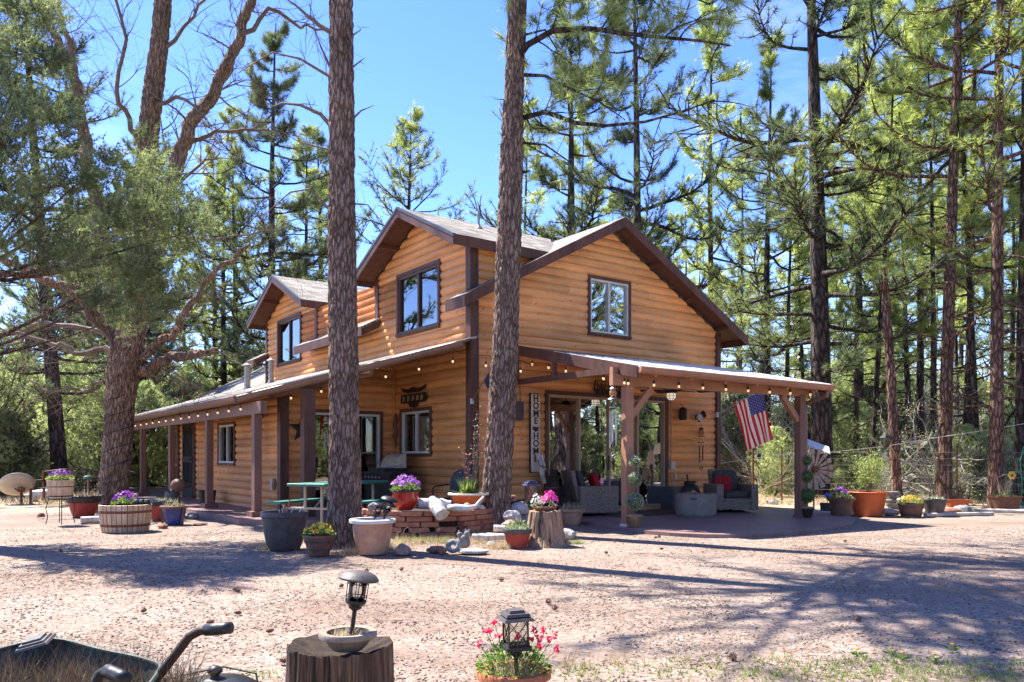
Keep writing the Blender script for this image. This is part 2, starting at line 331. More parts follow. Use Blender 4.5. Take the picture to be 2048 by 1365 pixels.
# forest floor beyond the yard (tan duff and pale dry grass)
ff = s.ramp(s.noise(v, 1.3, 8, .7), [(.3, (.16, .10, .065)), (.48, (.34, .25, .165)), (.62, (.45, .38, .23)), (.8, (.30, .29, .13))])
fm = s.ramp(s.math('ADD', s.math('DIVIDE', sp.outputs[1], 40.), s.math('MULTIPLY', s.math('SUBTRACT', s.noise(v, .7, 4, .6), .5), .12)), [(.435, (0, 0, 0)), (.47, (1, 1, 1))])
c = s.mix(fm, c, ff)
hgt = s.mix(.5, g1.outputs['Distance'], g2.outputs['Distance']); s.set(c, .93, 0, hgt, -.9, .03, .2)
for nm, a, b_ in (('pebble', (.09, .055, .04), (.35, .31, .28)),):
    s = N(nm); oi = s.n('Attribute', attribute_name='tone'); v = s.co(); c = s.ramp(oi.outputs['Fac'], [(0, a), (.4, (.21, .152, .115)), (.8, (.31, .248, .20)), (1, b_)])
    s.set(c, .9, 0, s.noise(v, 60, 3), .3, .005, .2)
# leaves
def leaf(name, c0, c1, c2, tl=.45, rough=.55):
    s = N(name); a = s.n('Attribute', attribute_name='tone'); c = s.ramp(a.outputs['Fac'], [(0, c0), (.55, c1), (1, c2)])
    df = s.n('BsdfDiffuse'); tr = s.n('BsdfTranslucent'); gl = s.n('BsdfGlossy'); gl.inputs['Roughness'].default_value = rough
    s.l(c, df.inputs[0]); hs = s.n('HueSaturation'); hs.inputs['Value'].default_value = 1.7; hs.inputs['Saturation'].default_value = 1.05; s.l(c, hs.inputs['Color']); s.l(hs.outputs[0], tr.inputs[0])
    m1 = s.n('MixShader'); m1.inputs[0].default_value = tl; s.l(df.outputs[0], m1.inputs[1]); s.l(tr.outputs[0], m1.inputs[2])
    m2 = s.n('MixShader'); m2.inputs[0].default_value = .06; s.l(m1.outputs[0], m2.inputs[1]); s.l(gl.outputs[0], m2.inputs[2]); gl.inputs[0].default_value = (.9, .9, .85, 1); s.l(m2.outputs[0], s.out.inputs[0])
leaf('needles', (.09, .12, .038), (.23, .28, .08), (.46, .49, .15), .55)
leaf('needles_fresh', (.13, .17, .045), (.33, .39, .10), (.60, .62, .19), .57)
leaf('needles_dark', (.055, .08, .033), (.125, .16, .06), (.27, .30, .11), .45)
leaf('juniper', (.045, .062, .026), (.14, .175, .065), (.42, .47, .20), .38)
leaf('juniper_pale', (.17, .21, .08), (.34, .39, .16), (.55, .60, .28), .52)
leaf('grass', (.08, .12, .02), (.18, .24, .05), (.33, .38, .10), .4)
leaf('drygrass', (.25, .18, .10), (.42, .33, .20), (.6, .5, .33), .35)
leaf('leaf_green', (.05, .11, .02), (.12, .22, .035), (.26, .36, .07), .4)
leaf('leaf_grey', (.16, .19, .12), (.30, .35, .22), (.45, .49, .33), .3)
leaf('petal_purple', (.10, .012, .16), (.26, .04, .38), (.45, .12, .55), .3)
leaf('petal_lilac', (.28, .08, .36), (.50, .22, .58), (.70, .45, .75), .3)
leaf('petal_yellow', (.62, .38, .01), (.80, .60, .03), (.85, .75, .08), .25)
leaf('petal_pink', (.55, .02, .20), (.75, .05, .38), (.85, .20, .55), .3)
leaf('petal_red', (.50, .008, .05), (.72, .02, .12), (.8, .08, .2), .3)
leaf('petal_white', (.6, .55, .5), (.75, .72, .68), (.85, .83, .8), .3)
leaf('flag_red', *[(.52, .012, .02)]*3, .45)
leaf('flag_white', *[(.72, .68, .64)]*3, .45)
leaf('flag_blue', *[(.06, .06, .22)]*3, .4)
leaf('petal_coral', (.55, .10, .07), (.70, .20, .14), (.8, .35, .25), .3)
leaf('dead_weeds', (.025, .016, .010), (.07, .045, .026), (.17, .12, .07), .3)
leaf('litter', (.05, .028, .015), (.13, .075, .04), (.24, .16, .09), .1)
# ------------------------------------------------------------ the cabin (local frame: x along the gable wall, y along the long wall)
cabin = thing('log_cabin', 'two-storey orange log cabin with brown trim, two gabled dormers and wraparound covered porch', 'house', hw(0, 0), HA)
Z0 = .02
RS = .53
def zt(x): return 6.30-RS*abs(x-3.55)          # main roof top surface
def siding(mb, O, U, Nn, z0, z1, ext, ops=(), mi=0, pitch=.165, sub=6, dep=.040):
    O, U, Nn = Vector(O), Vector(U), Vector(Nn); k0 = int(math.floor(z0/pitch)); k1 = int(math.ceil(z1/pitch))
    for k in range(k0, k1):
        for j in range(sub):
            za, zb = (k+j/sub)*pitch, (k+(j+1)/sub)*pitch
            if zb <= z0+1e-5 or za >= z1-1e-5: continue
            ta, tb = j/sub, (j+1)/sub; za2, zb2 = max(za, z0), min(zb, z1); zm = (za2+zb2)/2
            oa, ob = dep*max(0, math.sin(PI*ta))**.6-.008, dep*max(0, math.sin(PI*tb))**.6-.008
            ea, eb = ext(za2), ext(zb2); em = ext(zm)
            if em[1]-em[0] < .01: continue
            cuts = sorted([(o[0], o[1]) for o in ops if o[2] < zm < o[3]]); segs = []; cur = None
            L = [(ea[0], eb[0])]
            for c0, c1 in cuts: L += [(c0, c0), (c1, c1)]
            L.append((ea[1], eb[1]))
            for i in range(0, len(L), 2):
                (a0, b0), (a1, b1) = L[i], L[i+1]
                if a1 < a0 or b1 < b0: a1 = max(a0, a1); b1 = max(b0, b1)
                if a1-a0 < .003 and b1-b0 < .003: continue
                mb.add([O+U*a0+Nn*oa+Vector((0, 0, za2)), O+U*a1+Nn*oa+Vector((0, 0, za2)), O+U*b1+Nn*ob+Vector((0, 0, zb2)), O+U*b0+Nn*ob+Vector((0, 0, zb2))], [(0, 1, 2, 3)], mi)
X1 = 7.1; YB = 11.4
Gdoor = (1.84, 5.27, .12, 2.52); Gwin = (2.98, 4.10, 3.87, 5.02)
mb = MB(); O0 = (0, 0, 0)
siding(mb, O0, (1, 0, 0), (0, -1, 0), Z0, 6.1, lambda z: (0, X1) if z < 4.26 else (3.55-(6.12-z)/RS, 3.55+(6.12-z)/RS), [Gdoor, Gwin])
mb.build('wall', 'log_siding', cabin, 50)
mb = MB(); win1 = (1.17, 2.86, 3.90, 5.13); win2 = (8.62, 10.34, 3.95, 5.17); lw = (1.50, 2.71, 1.30, 2.19)
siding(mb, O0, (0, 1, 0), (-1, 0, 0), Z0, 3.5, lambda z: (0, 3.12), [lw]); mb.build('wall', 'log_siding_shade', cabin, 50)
mb = MB(); siding(mb, O0, (0, 1, 0), (-1, 0, 0), 3.42, 4.3, lambda z: (0, YB), [win1, win2])
DC1, DC2 = 1.95, 9.43
def zd(t): return 6.36-.475*abs(t)
for dc in (DC1, DC2):
    siding(mb, O0, (0, 1, 0), (-1, 0, 0), 4.3, 6.2, lambda z, dc=dc: (dc-1.96, dc+1.96) if z < 5.28 else (dc-(6.22-z)/.475, dc+(6.22-z)/.475), [win1, win2])
mb.build('wall', 'log_siding', cabin, 50)
for y, nn in ((-.012, -1), (DC1+1.96, 1), (DC2-1.96, -1), (YB, 1)):
    mb = MB(); siding(mb, (0, y, 0), (1, 0, 0), (0, nn, 0), 4.35, 5.3, lambda z: (0, 3.55-(6.28-z)/RS)); mb.build('wall', 'log_siding', cabin, 50)
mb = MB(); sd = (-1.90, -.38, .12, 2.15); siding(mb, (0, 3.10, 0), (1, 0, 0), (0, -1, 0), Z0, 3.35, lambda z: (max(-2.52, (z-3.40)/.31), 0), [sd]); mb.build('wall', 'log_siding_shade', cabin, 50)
mb = MB(); l2d = (9.76, 10.86, .12, 2.2); l2w = (6.24, 7.5, 1.08, 2.0)
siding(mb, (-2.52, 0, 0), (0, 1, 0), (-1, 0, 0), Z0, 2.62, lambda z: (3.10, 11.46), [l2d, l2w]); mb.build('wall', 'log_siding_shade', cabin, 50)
mb = MB(); siding(mb, (-2.52, 11.46, 0), (1, 0, 0), (0, 1, 0), Z0, 2.62, lambda z: (0, 9.6))
siding(mb, (X1, 0, 0), (0, 1, 0), (1, 0, 0), Z0, 4.3, lambda z: (0, 11.46)); siding(mb, (0, YB, 0), (1, 0, 0), (0, 1, 0), 2.6, 6.1, lambda z: (0, X1) if z < 4.26 else (3.55-(6.12-z)/RS, 3.55+(6.12-z)/RS))
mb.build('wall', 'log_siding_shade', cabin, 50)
# corner boards
mb = MB()
def vtrim(x, y, z0, z1, wx=.15, wy=.15): MB().bx((x-wx/2, y-wy/2, z0), (x+wx/2, y+wy/2, z1)).build('corner_board', 'trim_brown', cabin)
vtrim(.02, -.0, Z0, 4.2, .19, .17); vtrim(.02, .01, 4.40, 5.33, .185, .165); vtrim(X1-.01, .0, Z0, 4.22, .14, .17)
vtrim(.03, 3.90, 4.35, 5.28, .16, .15); vtrim(.03, 7.475, 4.35, 5.28, .16, .15); vtrim(.03, YB-.03, 3.5, 5.28, .16, .15)
vtrim(-2.52, 3.12, Z0, 2.6, .18, .18); vtrim(-2.52, 11.46, Z0, 2.6, .15, .15)
mb = MB(); mb.bx((-.075, 3.015, Z0), (-.045, 3.055, 3.3)); mb.build('corner_strip', 'log_siding_shade', cabin)
# ---- roofs
def slab(mb, quad, th=.05, mi=0):           # quad top surface, extruded straight down
    q = [Vector(p) for p in quad]; n = len(q); b = [p-Vector((0, 0, th)) for p in q]
    mb.add(q+b, [tuple(range(n)), tuple(range(2*n-1, n-1, -1))]+[(i, n+i, n+(i+1) % n, (i+1) % n) for i in range(n)], mi)
def roof(name, quads, mat='shingles', th=.05, parent=None):
    mb = MB()
    for q in quads: slab(mb, q, th)
    o = mb.build(name, mat, parent or cabin); me = o.data; uv = me.uv_layers.new(name='u')
    for p in me.polygons:                                          # uv: along the eave / up the slope, in metres
        n_ = p.normal; hz = Vector((-n_.y, n_.x, 0)); hz = hz.normalized() if hz.length > .05 else Vector((1, 0, 0)); up = n_.cross(hz)
        for li in p.loop_indices:
            co = me.vertices[me.loops[li].vertex_index].co; uv.data[li].uv = (co.dot(hz), co.dot(up))
    return o
ev = -.47; yf, yb = -.5, 12.1
L_ = lambda x, y: (x, y, zt(x))
xi = 1.2
main = roof('roof', [[L_(ev, yf), L_(ev, .13), L_(xi, .13), L_(3.55, .13), L_(3.55, yf)],
    [L_(xi, .13), L_(xi, 3.75), L_(3.55, 3.75), L_(3.55, .13)],
    [L_(ev, 3.75), L_(ev, 7.95), L_(3.55, 7.95), L_(3.55, 3.75)],
    [L_(xi, 7.95), L_(xi, 11.2), L_(3.55, 11.2), L_(3.55, 7.95)],
    [L_(ev, 11.2), L_(ev, yb), L_(3.55, yb), L_(3.55, 11.2)],
    [L_(3.55, yf), L_(3.55, yb), L_(7.62, yb), L_(7.62, yf)]])
for dc in (DC1, DC2):
    f = -.53; e = 2.16
    r = roof('dormer_roof', [[(f, dc, zd(0)), (3.5, dc, zd(0)), (1.9, dc-e, zd(e)), (f, dc-e, zd(e))][::-1], [(f, dc, zd(0)), (f, dc+e, zd(e)), (1.9, dc+e, zd(e)), (3.5, dc, zd(0))][::-1]])
# soffits and fascias
mb = MB()
slab(mb, [(ev+.02, yf+.03, zt(ev)-.056), (3.55, yf+.03, zt(3.55)-.056), (3.55, -.0, zt(3.55)-.056), (ev+.02, -.0, zt(ev)-.056)], .03)
slab(mb, [(3.55, yf+.03, zt(3.55)-.056), (7.6, yf+.03, zt(7.6)-.056), (7.6, -.0, zt(7.6)-.056), (3.55, -.0, zt(3.55)-.056)], .03)
slab(mb, [(X1, 0, zt(X1)-.056), (7.6, 0, zt(7.6)-.056), (7.6, yb, zt(7.6)-.056), (X1, yb, zt(X1)-.056)], .03)
for a, b in ((3.75, 7.95), (11.2, yb)): slab(mb, [(ev+.02, a+.04, zt(ev)-.056), (0, a+.04, zt(0)-.056), (0, b-.04, zt(0)-.056), (ev+.02, b-.04, zt(ev)-.056)], .03)
for dc in (DC1, DC2):
    for s_ in (-1, 1): slab(mb, [(-.5, dc, zd(0)-.056), (0, dc, zd(0)-.056), (0, dc+s_*2.13, zd(2.13)-.056), (-.5, dc+s_*2.13, zd(2.13)-.056)], .03)
    for s_ in (-1, 1): slab(mb, [(0.03, dc+s_*1.97, zd(1.97)-.06), (1.5, dc+s_*1.97, zd(1.97)-.06), (1.5, dc+s_*2.13, zd(2.13)-.06), (0.03, dc+s_*2.13, zd(2.13)-.06)], .03)
# lookout blocks under the rakes
for t in (.33, .66, .95):
    x = 3.55+3.7*t; mb.beam((x, yf+.03, zt(x)-.13), (x, .0, zt(x)-.13), .06, .09)
for dc in (DC1, DC2):
    for t in (.45,): mb.beam((-.5, dc+2.1*t, zd(2.1*t)-.13), (0, dc+2.1*t, zd(2.1*t)-.13), .06, .09)
mb.build('soffit', 'soffit', cabin)
FH = .21
def fascia(mb, a, b, th=.035, h=FH, drop=.052): 
    a = Vector(a)-Vector((0, 0, drop+h/2-.05)); b = Vector(b)-Vector((0, 0, drop+h/2-.05))
    d = (b-a); n_ = Vector((-d.y, d.x, 0)).normalized()*th/2; hh = Vector((0, 0, h/2))
    mb.add([a-n_-hh, b-n_-hh, b+n_-hh, a+n_-hh, a-n_+hh, b-n_+hh, b+n_+hh, a+n_+hh], [(0, 3, 2, 1), (4, 5, 6, 7), (0, 1, 5, 4), (1, 2, 6, 5), (2, 3, 7, 6), (3, 0, 4, 7)])
def fb(a, b): m_ = MB(); fascia(m_, a, b); m_.build('fascia', 'trim_brown', cabin)
fb((ev-.02, yf, zt(ev)), (3.55, yf, zt(3.55))); fb((3.55, yf, zt(3.55)), (7.64, yf, zt(7.64)))
fb((ev, yf, zt(ev)), (ev, .15, zt(ev))); fb((ev, 3.76, zt(ev)), (ev, 7.94, zt(ev))); fb((ev, 11.21, zt(ev)), (ev, yb, zt(ev)))
for y in (.13, 3.77, 7.93, 11.22, yb): fb((ev, y, zt(ev)), (0, y, zt(0)))
fb((7.64, yf, zt(7.62)), (7.64, yb, zt(7.62)))

for dc in (DC1, DC2):
    mb = MB()
    for s_ in (-1, 1):
        fascia(mb, (-.53, dc, zd(0)), (-.53, dc+s_*2.18, zd(2.18)), .04, .20); fascia(mb, (-.53, dc+s_*2.17, zd(2.17)), (1.75, dc+s_*2.17, zd(2.17)), .035, .19)
    mb.build('fascia', 'trim_brown', cabin)
    mb = MB()
    for s_ in (-1, 1): slab(mb, [(-.56, dc, zd(0)+.012), (-.50, dc, zd(0)+.012), (-.50, dc+s_*2.19, zd(2.19)+.012), (-.56, dc+s_*2.19, zd(2.19)+.012)], .06)
    mb.build('drip_edge', 'flashing', cabin)
mb = MB(); x = 1.05; mb.tube([(x, DC1-.62, zd(.62)-.05), (x, DC1-.62, zd(.62)+.36)], .028, 10); mb.lathe([(.09, 0), (.04, .07), (.03, .1)], 12, (x, DC1-.62, zd(.62)-.02)); mb.build('vent_pipe', 'vent_metal', cabin)
# lean-to roof over the porch, its diagonal eave running to the corner
def zl(x): return 3.50+.31*x
ex = -3.55
roof('porch_roof', [[(0, -.25, zl(0)), (0, 11.4, zl(0)), (0, 20, zl(0)), (ex, 20, zl(ex)), (ex, 2.62, zl(ex)), (-.45, -.42, zl(-.45)), (-.12, -.42, zl(-.12))],
    [(0, 11.4, 3.5), (3.55, 11.4, 3.5+.53*3.55), (3.55, 20, 3.5+.53*3.55), (0, 20, 3.5)]], 'shingles', .04)
mb = MB(); pts = [(ex, 20), (ex, 2.62), (-.45, -.42)]
for (a, b) in ((pts[0], pts[1]), (pts[1], pts[2])):
    za, zb = zl(a[0])-.06, zl(b[0])-.06
    d = Vector((b[0]-a[0], b[1]-a[1], 0)).normalized(); n_ = Vector((d.y, -d.x, 0))
    if n_.x > 0: n_ = -n_
    pr = [(0, .03), (.10, .045), (.115, .03), (.10, -.04), (.07, -.075), (0, -.09)]
    va = [Vector((*a, za))+n_*p+Vector((0, 0, q)) for p, q in pr]; vb = [Vector((*b, zb))+n_*p+Vector((0, 0, q)) for p, q in pr]
    n = len(pr); mb.add(va+vb, [tuple(range(n)), tuple(range(2*n-1, n-1, -1))]+[(i, n+i, n+(i+1) % n, (i+1) % n) for i in range(n)])
mb.build('gutter', 'gutter_brown', cabin)
mb = MB()      # porch ceiling and fascia behind the gutter
slab(mb, [(0, -.2, zl(0)-.045), (0, 20, zl(0)-.045), (ex+.02, 20, zl(ex)-.045), (ex+.02, 2.66, zl(ex)-.045), (-.45, -.36, zl(-.45)-.045)], .02); mb.build('soffit', 'soffit', cabin)
mb = MB(); mb.beam((ex+.24, 1.95, 2.15), (ex+.24, 20, 2.15), .12, .23); mb.beam((-3.0, 2.5, 2.43), (-1.55, 1.02, 2.83), .10, .16); mb.build('porch_beam', 'post_brown', cabin)
# the short tail of the porch beam seen right of the first post
PY = [2.35, 5.55, 8.95, 12.45, 16.0, 19.6]
for y in PY:
    mb = MB(); mb.bx((ex+.17, y-.085, .05), (ex+.31, y+.085, 2.04)); p = mb.build('post', 'post_brown', cabin)
    mb = MB(); mb.bx((ex+.10, y-.155, -.15), (ex+.40, y+.155, .20)); q = mb.build('plinth', 'post_brown', p)
mb = MB(); mb.bx((-2.66, 1.62, .06), (-2.44, 1.82, 2.5)); mb.build('post', 'trim_brown', cabin)
mb = MB(); mb.tube([(ex-.05, 19.6, 2.3), (ex+.1, 19.5, 2.15), (ex+.2, 19.5, 1.95), (ex+.2, 19.5, .1)], .045, 8); mb.build('downspout', 'gutter_brown', cabin)
# roof stove pipes
for px_, ly_, lx_, h_, r_ in ((550, 9.7, -1.15, .62, .085), (584, 8.9, -.75, .58, .07)):
    z = zl(lx_); mb = MB(); mb.lathe([(r_, -.05), (r_, h_)], 16, (lx_, ly_, z)); mb.lathe([(r_+.01, h_*.55), (r_+.01, h_*.58)], 16, (lx_, ly_, z)); mb.lathe([(r_*2.0, h_+.02), (r_*1.9, h_+.035), (.01, h_+.10)], 16, (lx_, ly_, z)); mb.lathe([(r_*.9, h_), (r_*.9, h_+.04)], 10, (lx_, ly_, z)); mb.lathe([(r_*1.5, 0), (r_+.01, .06)], 16, (lx_, ly_, z-.01)); mb.build('roof_pipe', 'vent_metal', cabin)
# ---- patio cover in front of the gable wall
A = Vector((1.04, 0, 3.42)); B = Vector((6.15, 0, 3.42)); D = Vector((5.69, -3.91, 2.60)); E_ = Vector((1.04, -3.36, 2.70))
t1 = .36; Am = A.lerp(E_, t1); Bm = B.lerp(D, .16)
roof('patio_roof', [[A, Am, Bm, B][::-1]], 'flashing', .03); ro = roof('patio_roof', [[Am, E_, D, Bm][::-1]], 'metal_roof', .025)
mb = MB()
for i in range(15):
    t = i/14; a = Am.lerp(Bm, t)+Vector((0, 0, .012)); b = E_.lerp(D, t)+Vector((0, 0, .012)); mb.beam(a, b, .03, .03)
mb.build('roof_rib', 'metal_roof', cabin)
mb = MB()
n_ = (D-E_).cross(Vector((0, 0, 1))).normalized(); n_ = n_ if n_.y < 0 else -n_
pr = [(0, .02), (.09, .035), (.105, .02), (.10, -.03), (.06, -.07), (0, -.08)]; va = [E_+n_*p+Vector((0, 0, q-.03)) for p, q in pr]; vb = [D+n_*p+Vector((0, 0, q-.03)) for p, q in pr]; n = len(pr)
mb.add(va+vb, [tuple(range(n)), tuple(range(2*n-1, n-1, -1))]+[(i, n+i, n+(i+1) % n, (i+1) % n) for i in range(n)]); mb.build('gutter', 'beam_tan', cabin)
mb = MB(); fascia(mb, A+Vector((.0, 0, .02)), E_+Vector((0, 0, .02)), .04, .20); mb.build('rake_board', 'trim_brown', cabin); mb = MB(); fascia(mb, B+Vector((0, 0, 0)), D, .04, .16); mb.build('rake_board', 'trim_brown', cabin); mb = MB()
c0 = Vector((1.06, -.06, 2.70)); c1 = Vector((.95, -2.80, 2.68)); mb.beam(c0, c1, .05, .11); mb.beam((1.05, -.03, 2.66), (1.05, -.03, 3.3), .07, .07, up=(1, 0, 0)); mb.beam((1.03, -1.22, 2.70), (1.03, -1.22, 3.0), .07, .07, up=(1, 0, 0))
mb.build('rake_truss', 'trim_brown', cabin)
mb = MB(); slab(mb, [A-Vector((0, 0, .05)), E_-Vector((0, 0, .05)), D-Vector((0, 0, .05)), B-Vector((0, 0, .05))], .02)
for i in range(6):
    t = (i+.5)/6; mb.beam(A.lerp(B, t)-Vector((0, 0, .11)), E_.lerp(D, t)-Vector((0, 0, .11)), .05, .08)
mb.build('patio_ceiling', 'beam_tan', cabin)
P1 = Vector((1.26, -2.90, 0)); P2 = Vector((5.39, -3.44, 0)); bd = (P2-P1).normalized()
mb = MB(); b0 = P1-bd*.34; b1 = P2+bd*.28; mb.beam((b0.x, b0.y, 2.58), (b1.x, b1.y, 2.56), .10, .31); mb.build('patio_beam', 'beam_tan', cabin)
ar = math.atan2(bd.y, bd.x)
for P, s_ in ((P1, 1), (P2, -1)):
    mb = MB(); mb.box((P.x, P.y, 1.235), (.15, .15, 2.38), ar); p = mb.build('post', 'beam_tan' if s_ > 0 else 'post_brown', cabin)
    mb = MB(); mb.box((P.x, P.y, .07), (.19, .19, .05), ar); mb.build('post_base', 'cream' if s_ > 0 else 'post_brown', p)
    mb = MB(); q0 = P+bd*s_*.07; q1 = P+bd*s_*.50; mb.beam((q0.x, q0.y, 1.93), (q1.x, q1.y, 2.40), .09, .11); mb.build('brace', 'beam_tan', cabin)
mb = MB(); q = P2+bd*.14; e2 = D-bd*.12
mb.tube([(e2.x, e2.y-.04, 2.52), (e2.x, e2.y, 2.40), (q.x+.05, q.y, 2.28), (q.x, q.y, 2.15), (q.x, q.y, .12)], [.045]*5, 8); mb.build('downspout', 'gutter_brown', cabin)
# ---- openings
def window(x0, x1, z0, z1, face, fm, trim=.075, nsash=2, back='blinds', name='window', low=None, glassm='mirror_glass', backd=.12, nobl=False):
    """face: (O,U,N) ; builds frame (trim), sash bars, pane"""
    O, U, Nn = (Vector(v) for v in face); Zv = Vector((0, 0, 1))
    def bxx(mb, u0, u1, a, b, n0, n1):
        vs = [O+U*u+Zv*z+Nn*n for n in (n0, n1) for z in (a, b) for u in (u0, u1)]
        mb.add(vs, [(0, 1, 3, 2), (4, 6, 7, 5), (0, 4, 5, 1), (2, 3, 7, 6), (0, 2, 6, 4), (1, 5, 7, 3)])
    mb = MB(); t = trim
    bxx(mb, x0-t, x1+t, z1, z1+t, -.02, .055); 
    if name == 'window': bxx(mb, x0-t, x1+t, z0-t, z0, -.02, .055); bxx(mb, x0-t-.01, x1+t+.01, z0-t*.2-.025, z0+.002, -.02, .075)
    bxx(mb, x0-t, x0, z0, z1, -.02, .0548); bxx(mb, x1, x1+t, z0, z1, -.02, .0548)
    wn = mb.build(name, 'trim_brown', cabin)
    mb = MB(); s_ = .045
    bxx(mb, x0, x1, z1-s_, z1, -.05, .03); bxx(mb, x0, x1, z0, z0+s_, -.05, .035); bxx(mb, x0, x0+s_, z0+s_, z1-s_, -.05, .03); bxx(mb, x1-s_, x1, z0+s_, z1-s_, -.05, .03)
    for i in range(1, nsash):
        u = x0+(x1-x0)*i/nsash; bxx(mb, u-s_*.62, u+s_*.62, z0+s_, z1-s_, -.05, .022)
    mb.build('frame', fm, wn)
    mb = MB(); bxx(mb, x0+s_, x1-s_, z0+s_, z1-s_, -.03, -.024); mb.build('pane', glassm, wn)
    mb = MB()
    if back == 'blinds':
        if not nobl:
            k = int((z1-z0)/.05)
            for i in range(k): bxx(mb, x0+.03, x1-.03, z0+.05+i*.05, z0+.05+i*.05+.042, -backd-.01, -backd)
            mb.build('blind', 'blinds', wn)
    elif back == 'vertical':
        k = int((x1-x0)/.085)
        for i in range(k):
            u = x0+.02+i*.085; vs = [O+U*u-Nn*backd+Zv*(z0+.05), O+U*(u+.085)-Nn*(backd+.035)+Zv*(z0+.05), O+U*(u+.085)-Nn*(backd+.035)+Zv*(z1-.02), O+U*u-Nn*backd+Zv*(z1-.02)]; mb.add(vs, [(0, 1, 2, 3)])
        mb.build('blind', 'blinds', wn)
    return wn
FG = ((0, 0, 0), (1, 0, 0), (0, -1, 0)); FL = ((0, 0, 0), (0, 1, 0), (-1, 0, 0))
window(*win1[:2], win1[2], win1[3], FL, 'frame_dark', .075, 2, None); window(*win2[:2], win2[2], win2[3], FL, 'frame_dark', .075, 2, None)
window(*Gwin[:2], Gwin[2], Gwin[3], FG, 'frame_white', .065, 2, None)
w3 = window(*lw[:2], lw[2], lw[3], FL, 'frame_white', .07, 2, None)
mb = MB()
for i in range(6): mb.bx((.10, lw[0]+.05, 1.86+i*.045), (.13, lw[1]-.7, 1.86+i*.045+.034))
mb.build('blind', 'blinds', w3)
window(l2w[0], l2w[1], l2w[2], l2w[3], ((-2.52, 0, 0), (0, 1, 0), (-1, 0, 0)), 'frame_white', .06, 2, None)
# gable patio door, four panels
gd_ = window(*Gdoor[:2], .12, 2.5, FG, 'frame_tan', .085, 4, None, 'patio_door')
mb = MB()
for u in (3.48, 3.62): mb.beam((u, -.06, .95), (u, -.06, 1.25), .02, .03, up=(1, 0, 0))
mb.build('handle', 'black_metal', gd_)
sdw = window(sd[0], sd[1], .12, 2.15, ((0, 3.10, 0), (1, 0, 0), (0, -1, 0)), 'frame_white', .07, 2, 'vertical', 'patio_door', backd=.10)
mb = MB(); mb.bx((sd[0]+.04, 3.02, 1.0), (sd[0]+.09, 3.06, 1.22)); mb.build('handle', 'black_metal', sdw)
# security screen door
mb = MB(); x = -2.565; y0, y1 = l2d[0], l2d[1]
for a, b in ((y0-.09, y0), (y1, y1+.09)): mb.bx((x-.02, a, .1), (x+.03, b, 2.3))
mb.bx((x-.02, y0-.09, 2.2), (x+.03, y1+.09, 2.3)); dr = mb.build('door', 'trim_brown', cabin)
mb = MB(); mb.bx((x, y0, .12), (x+.02, y1, 2.2)); mb.build('door_panel', 'interior_brown', dr)
mb = MB(); fx = x-.035
for a, b, c_, d_ in ((y0, y0+.09, .12, 2.2), (y1-.09, y1, .12, 2.2), (y0, y1, 2.08, 2.2), (y0, y1, .12, .38), (y0, y1, 1.08, 1.24)): mb.bx((fx, a, c_), (fx+.03, b, d_))
yc = (y0+y1)/2
for i in range(6):
    yy = y0+.22+i*.133; mb.bx((fx+.005, yy-.012, .5), (fx+.025, yy+.012, 1.08)); mb.bx((fx+.005, yy-.012, 1.24), (fx+.025, yy+.012, 1.95))
mb.tube([(fx, yc+.4*math.cos(a), 1.72+.3*math.sin(a)) for a in [i*PI/12 for i in range(13)]], .016, 6); mb.tube([(fx, yc+.4*math.cos(a), .68-.3*math.sin(a)) for a in [i*PI/12 for i in range(13)]], .016, 6)
mb.build('security_grille', 'door_metal', dr); mb = MB(); mb.ball((fx-.05, y0+.07, 1.16), .035); mb.build('door_knob', 'black_metal', dr)
# interior that shows through the panes
mb = MB(); mb.bx((.12, 3.4, .05), (X1-.1, 3.46, 3.2)); mb.bx((.12, .12, .06), (X1-.1, 11.2, .10)); mb.bx((.1, .1, 3.18), (X1-.1, 11.2, 3.24)); mb.bx((.12, .3, .1), (.16, 3.1, 3.1)); mb.bx((4.6, 1.2, .1), (4.66, 3.4, 3.1)); mb.bx((-2.35, 3.9, .1), (0, 3.95, 2.6)); mb.bx((-1.9, 5.3, .1), (-1.85, 11.3, 2.5)); mb.bx((3.5, .2, 3.3), (3.56, 11, 5.6)); mb.bx((.4, 3.98, 3.3), (3.4, 4.02, 5.6))
mb.bx((-2.4, 3.2, .04), (.1, 11.3, .09))
mb.build('interior_wall', 'interior_brown', cabin)
mb = MB(); mb.bx((.5, 2.6, .1), (1.9, 3.2, .9)); mb.bx((2.6, 2.2, .1), (4.2, 3.1, .82)); mb.build('interior_furniture', 'interior_brown', cabin)
ch = MB(); c = Vector((2.55, 1.5, 2.15))
for i in range(4):
    a = i*PI/2+.4; ch.lathe([(.03, .10), (.07, .06), (.10, 0), (.085, -.01)], 12, c+Vector((.17*math.cos(a), .17*math.sin(a), 0)))
chn = ch.build('chandelier', 'shade_glow', cabin)
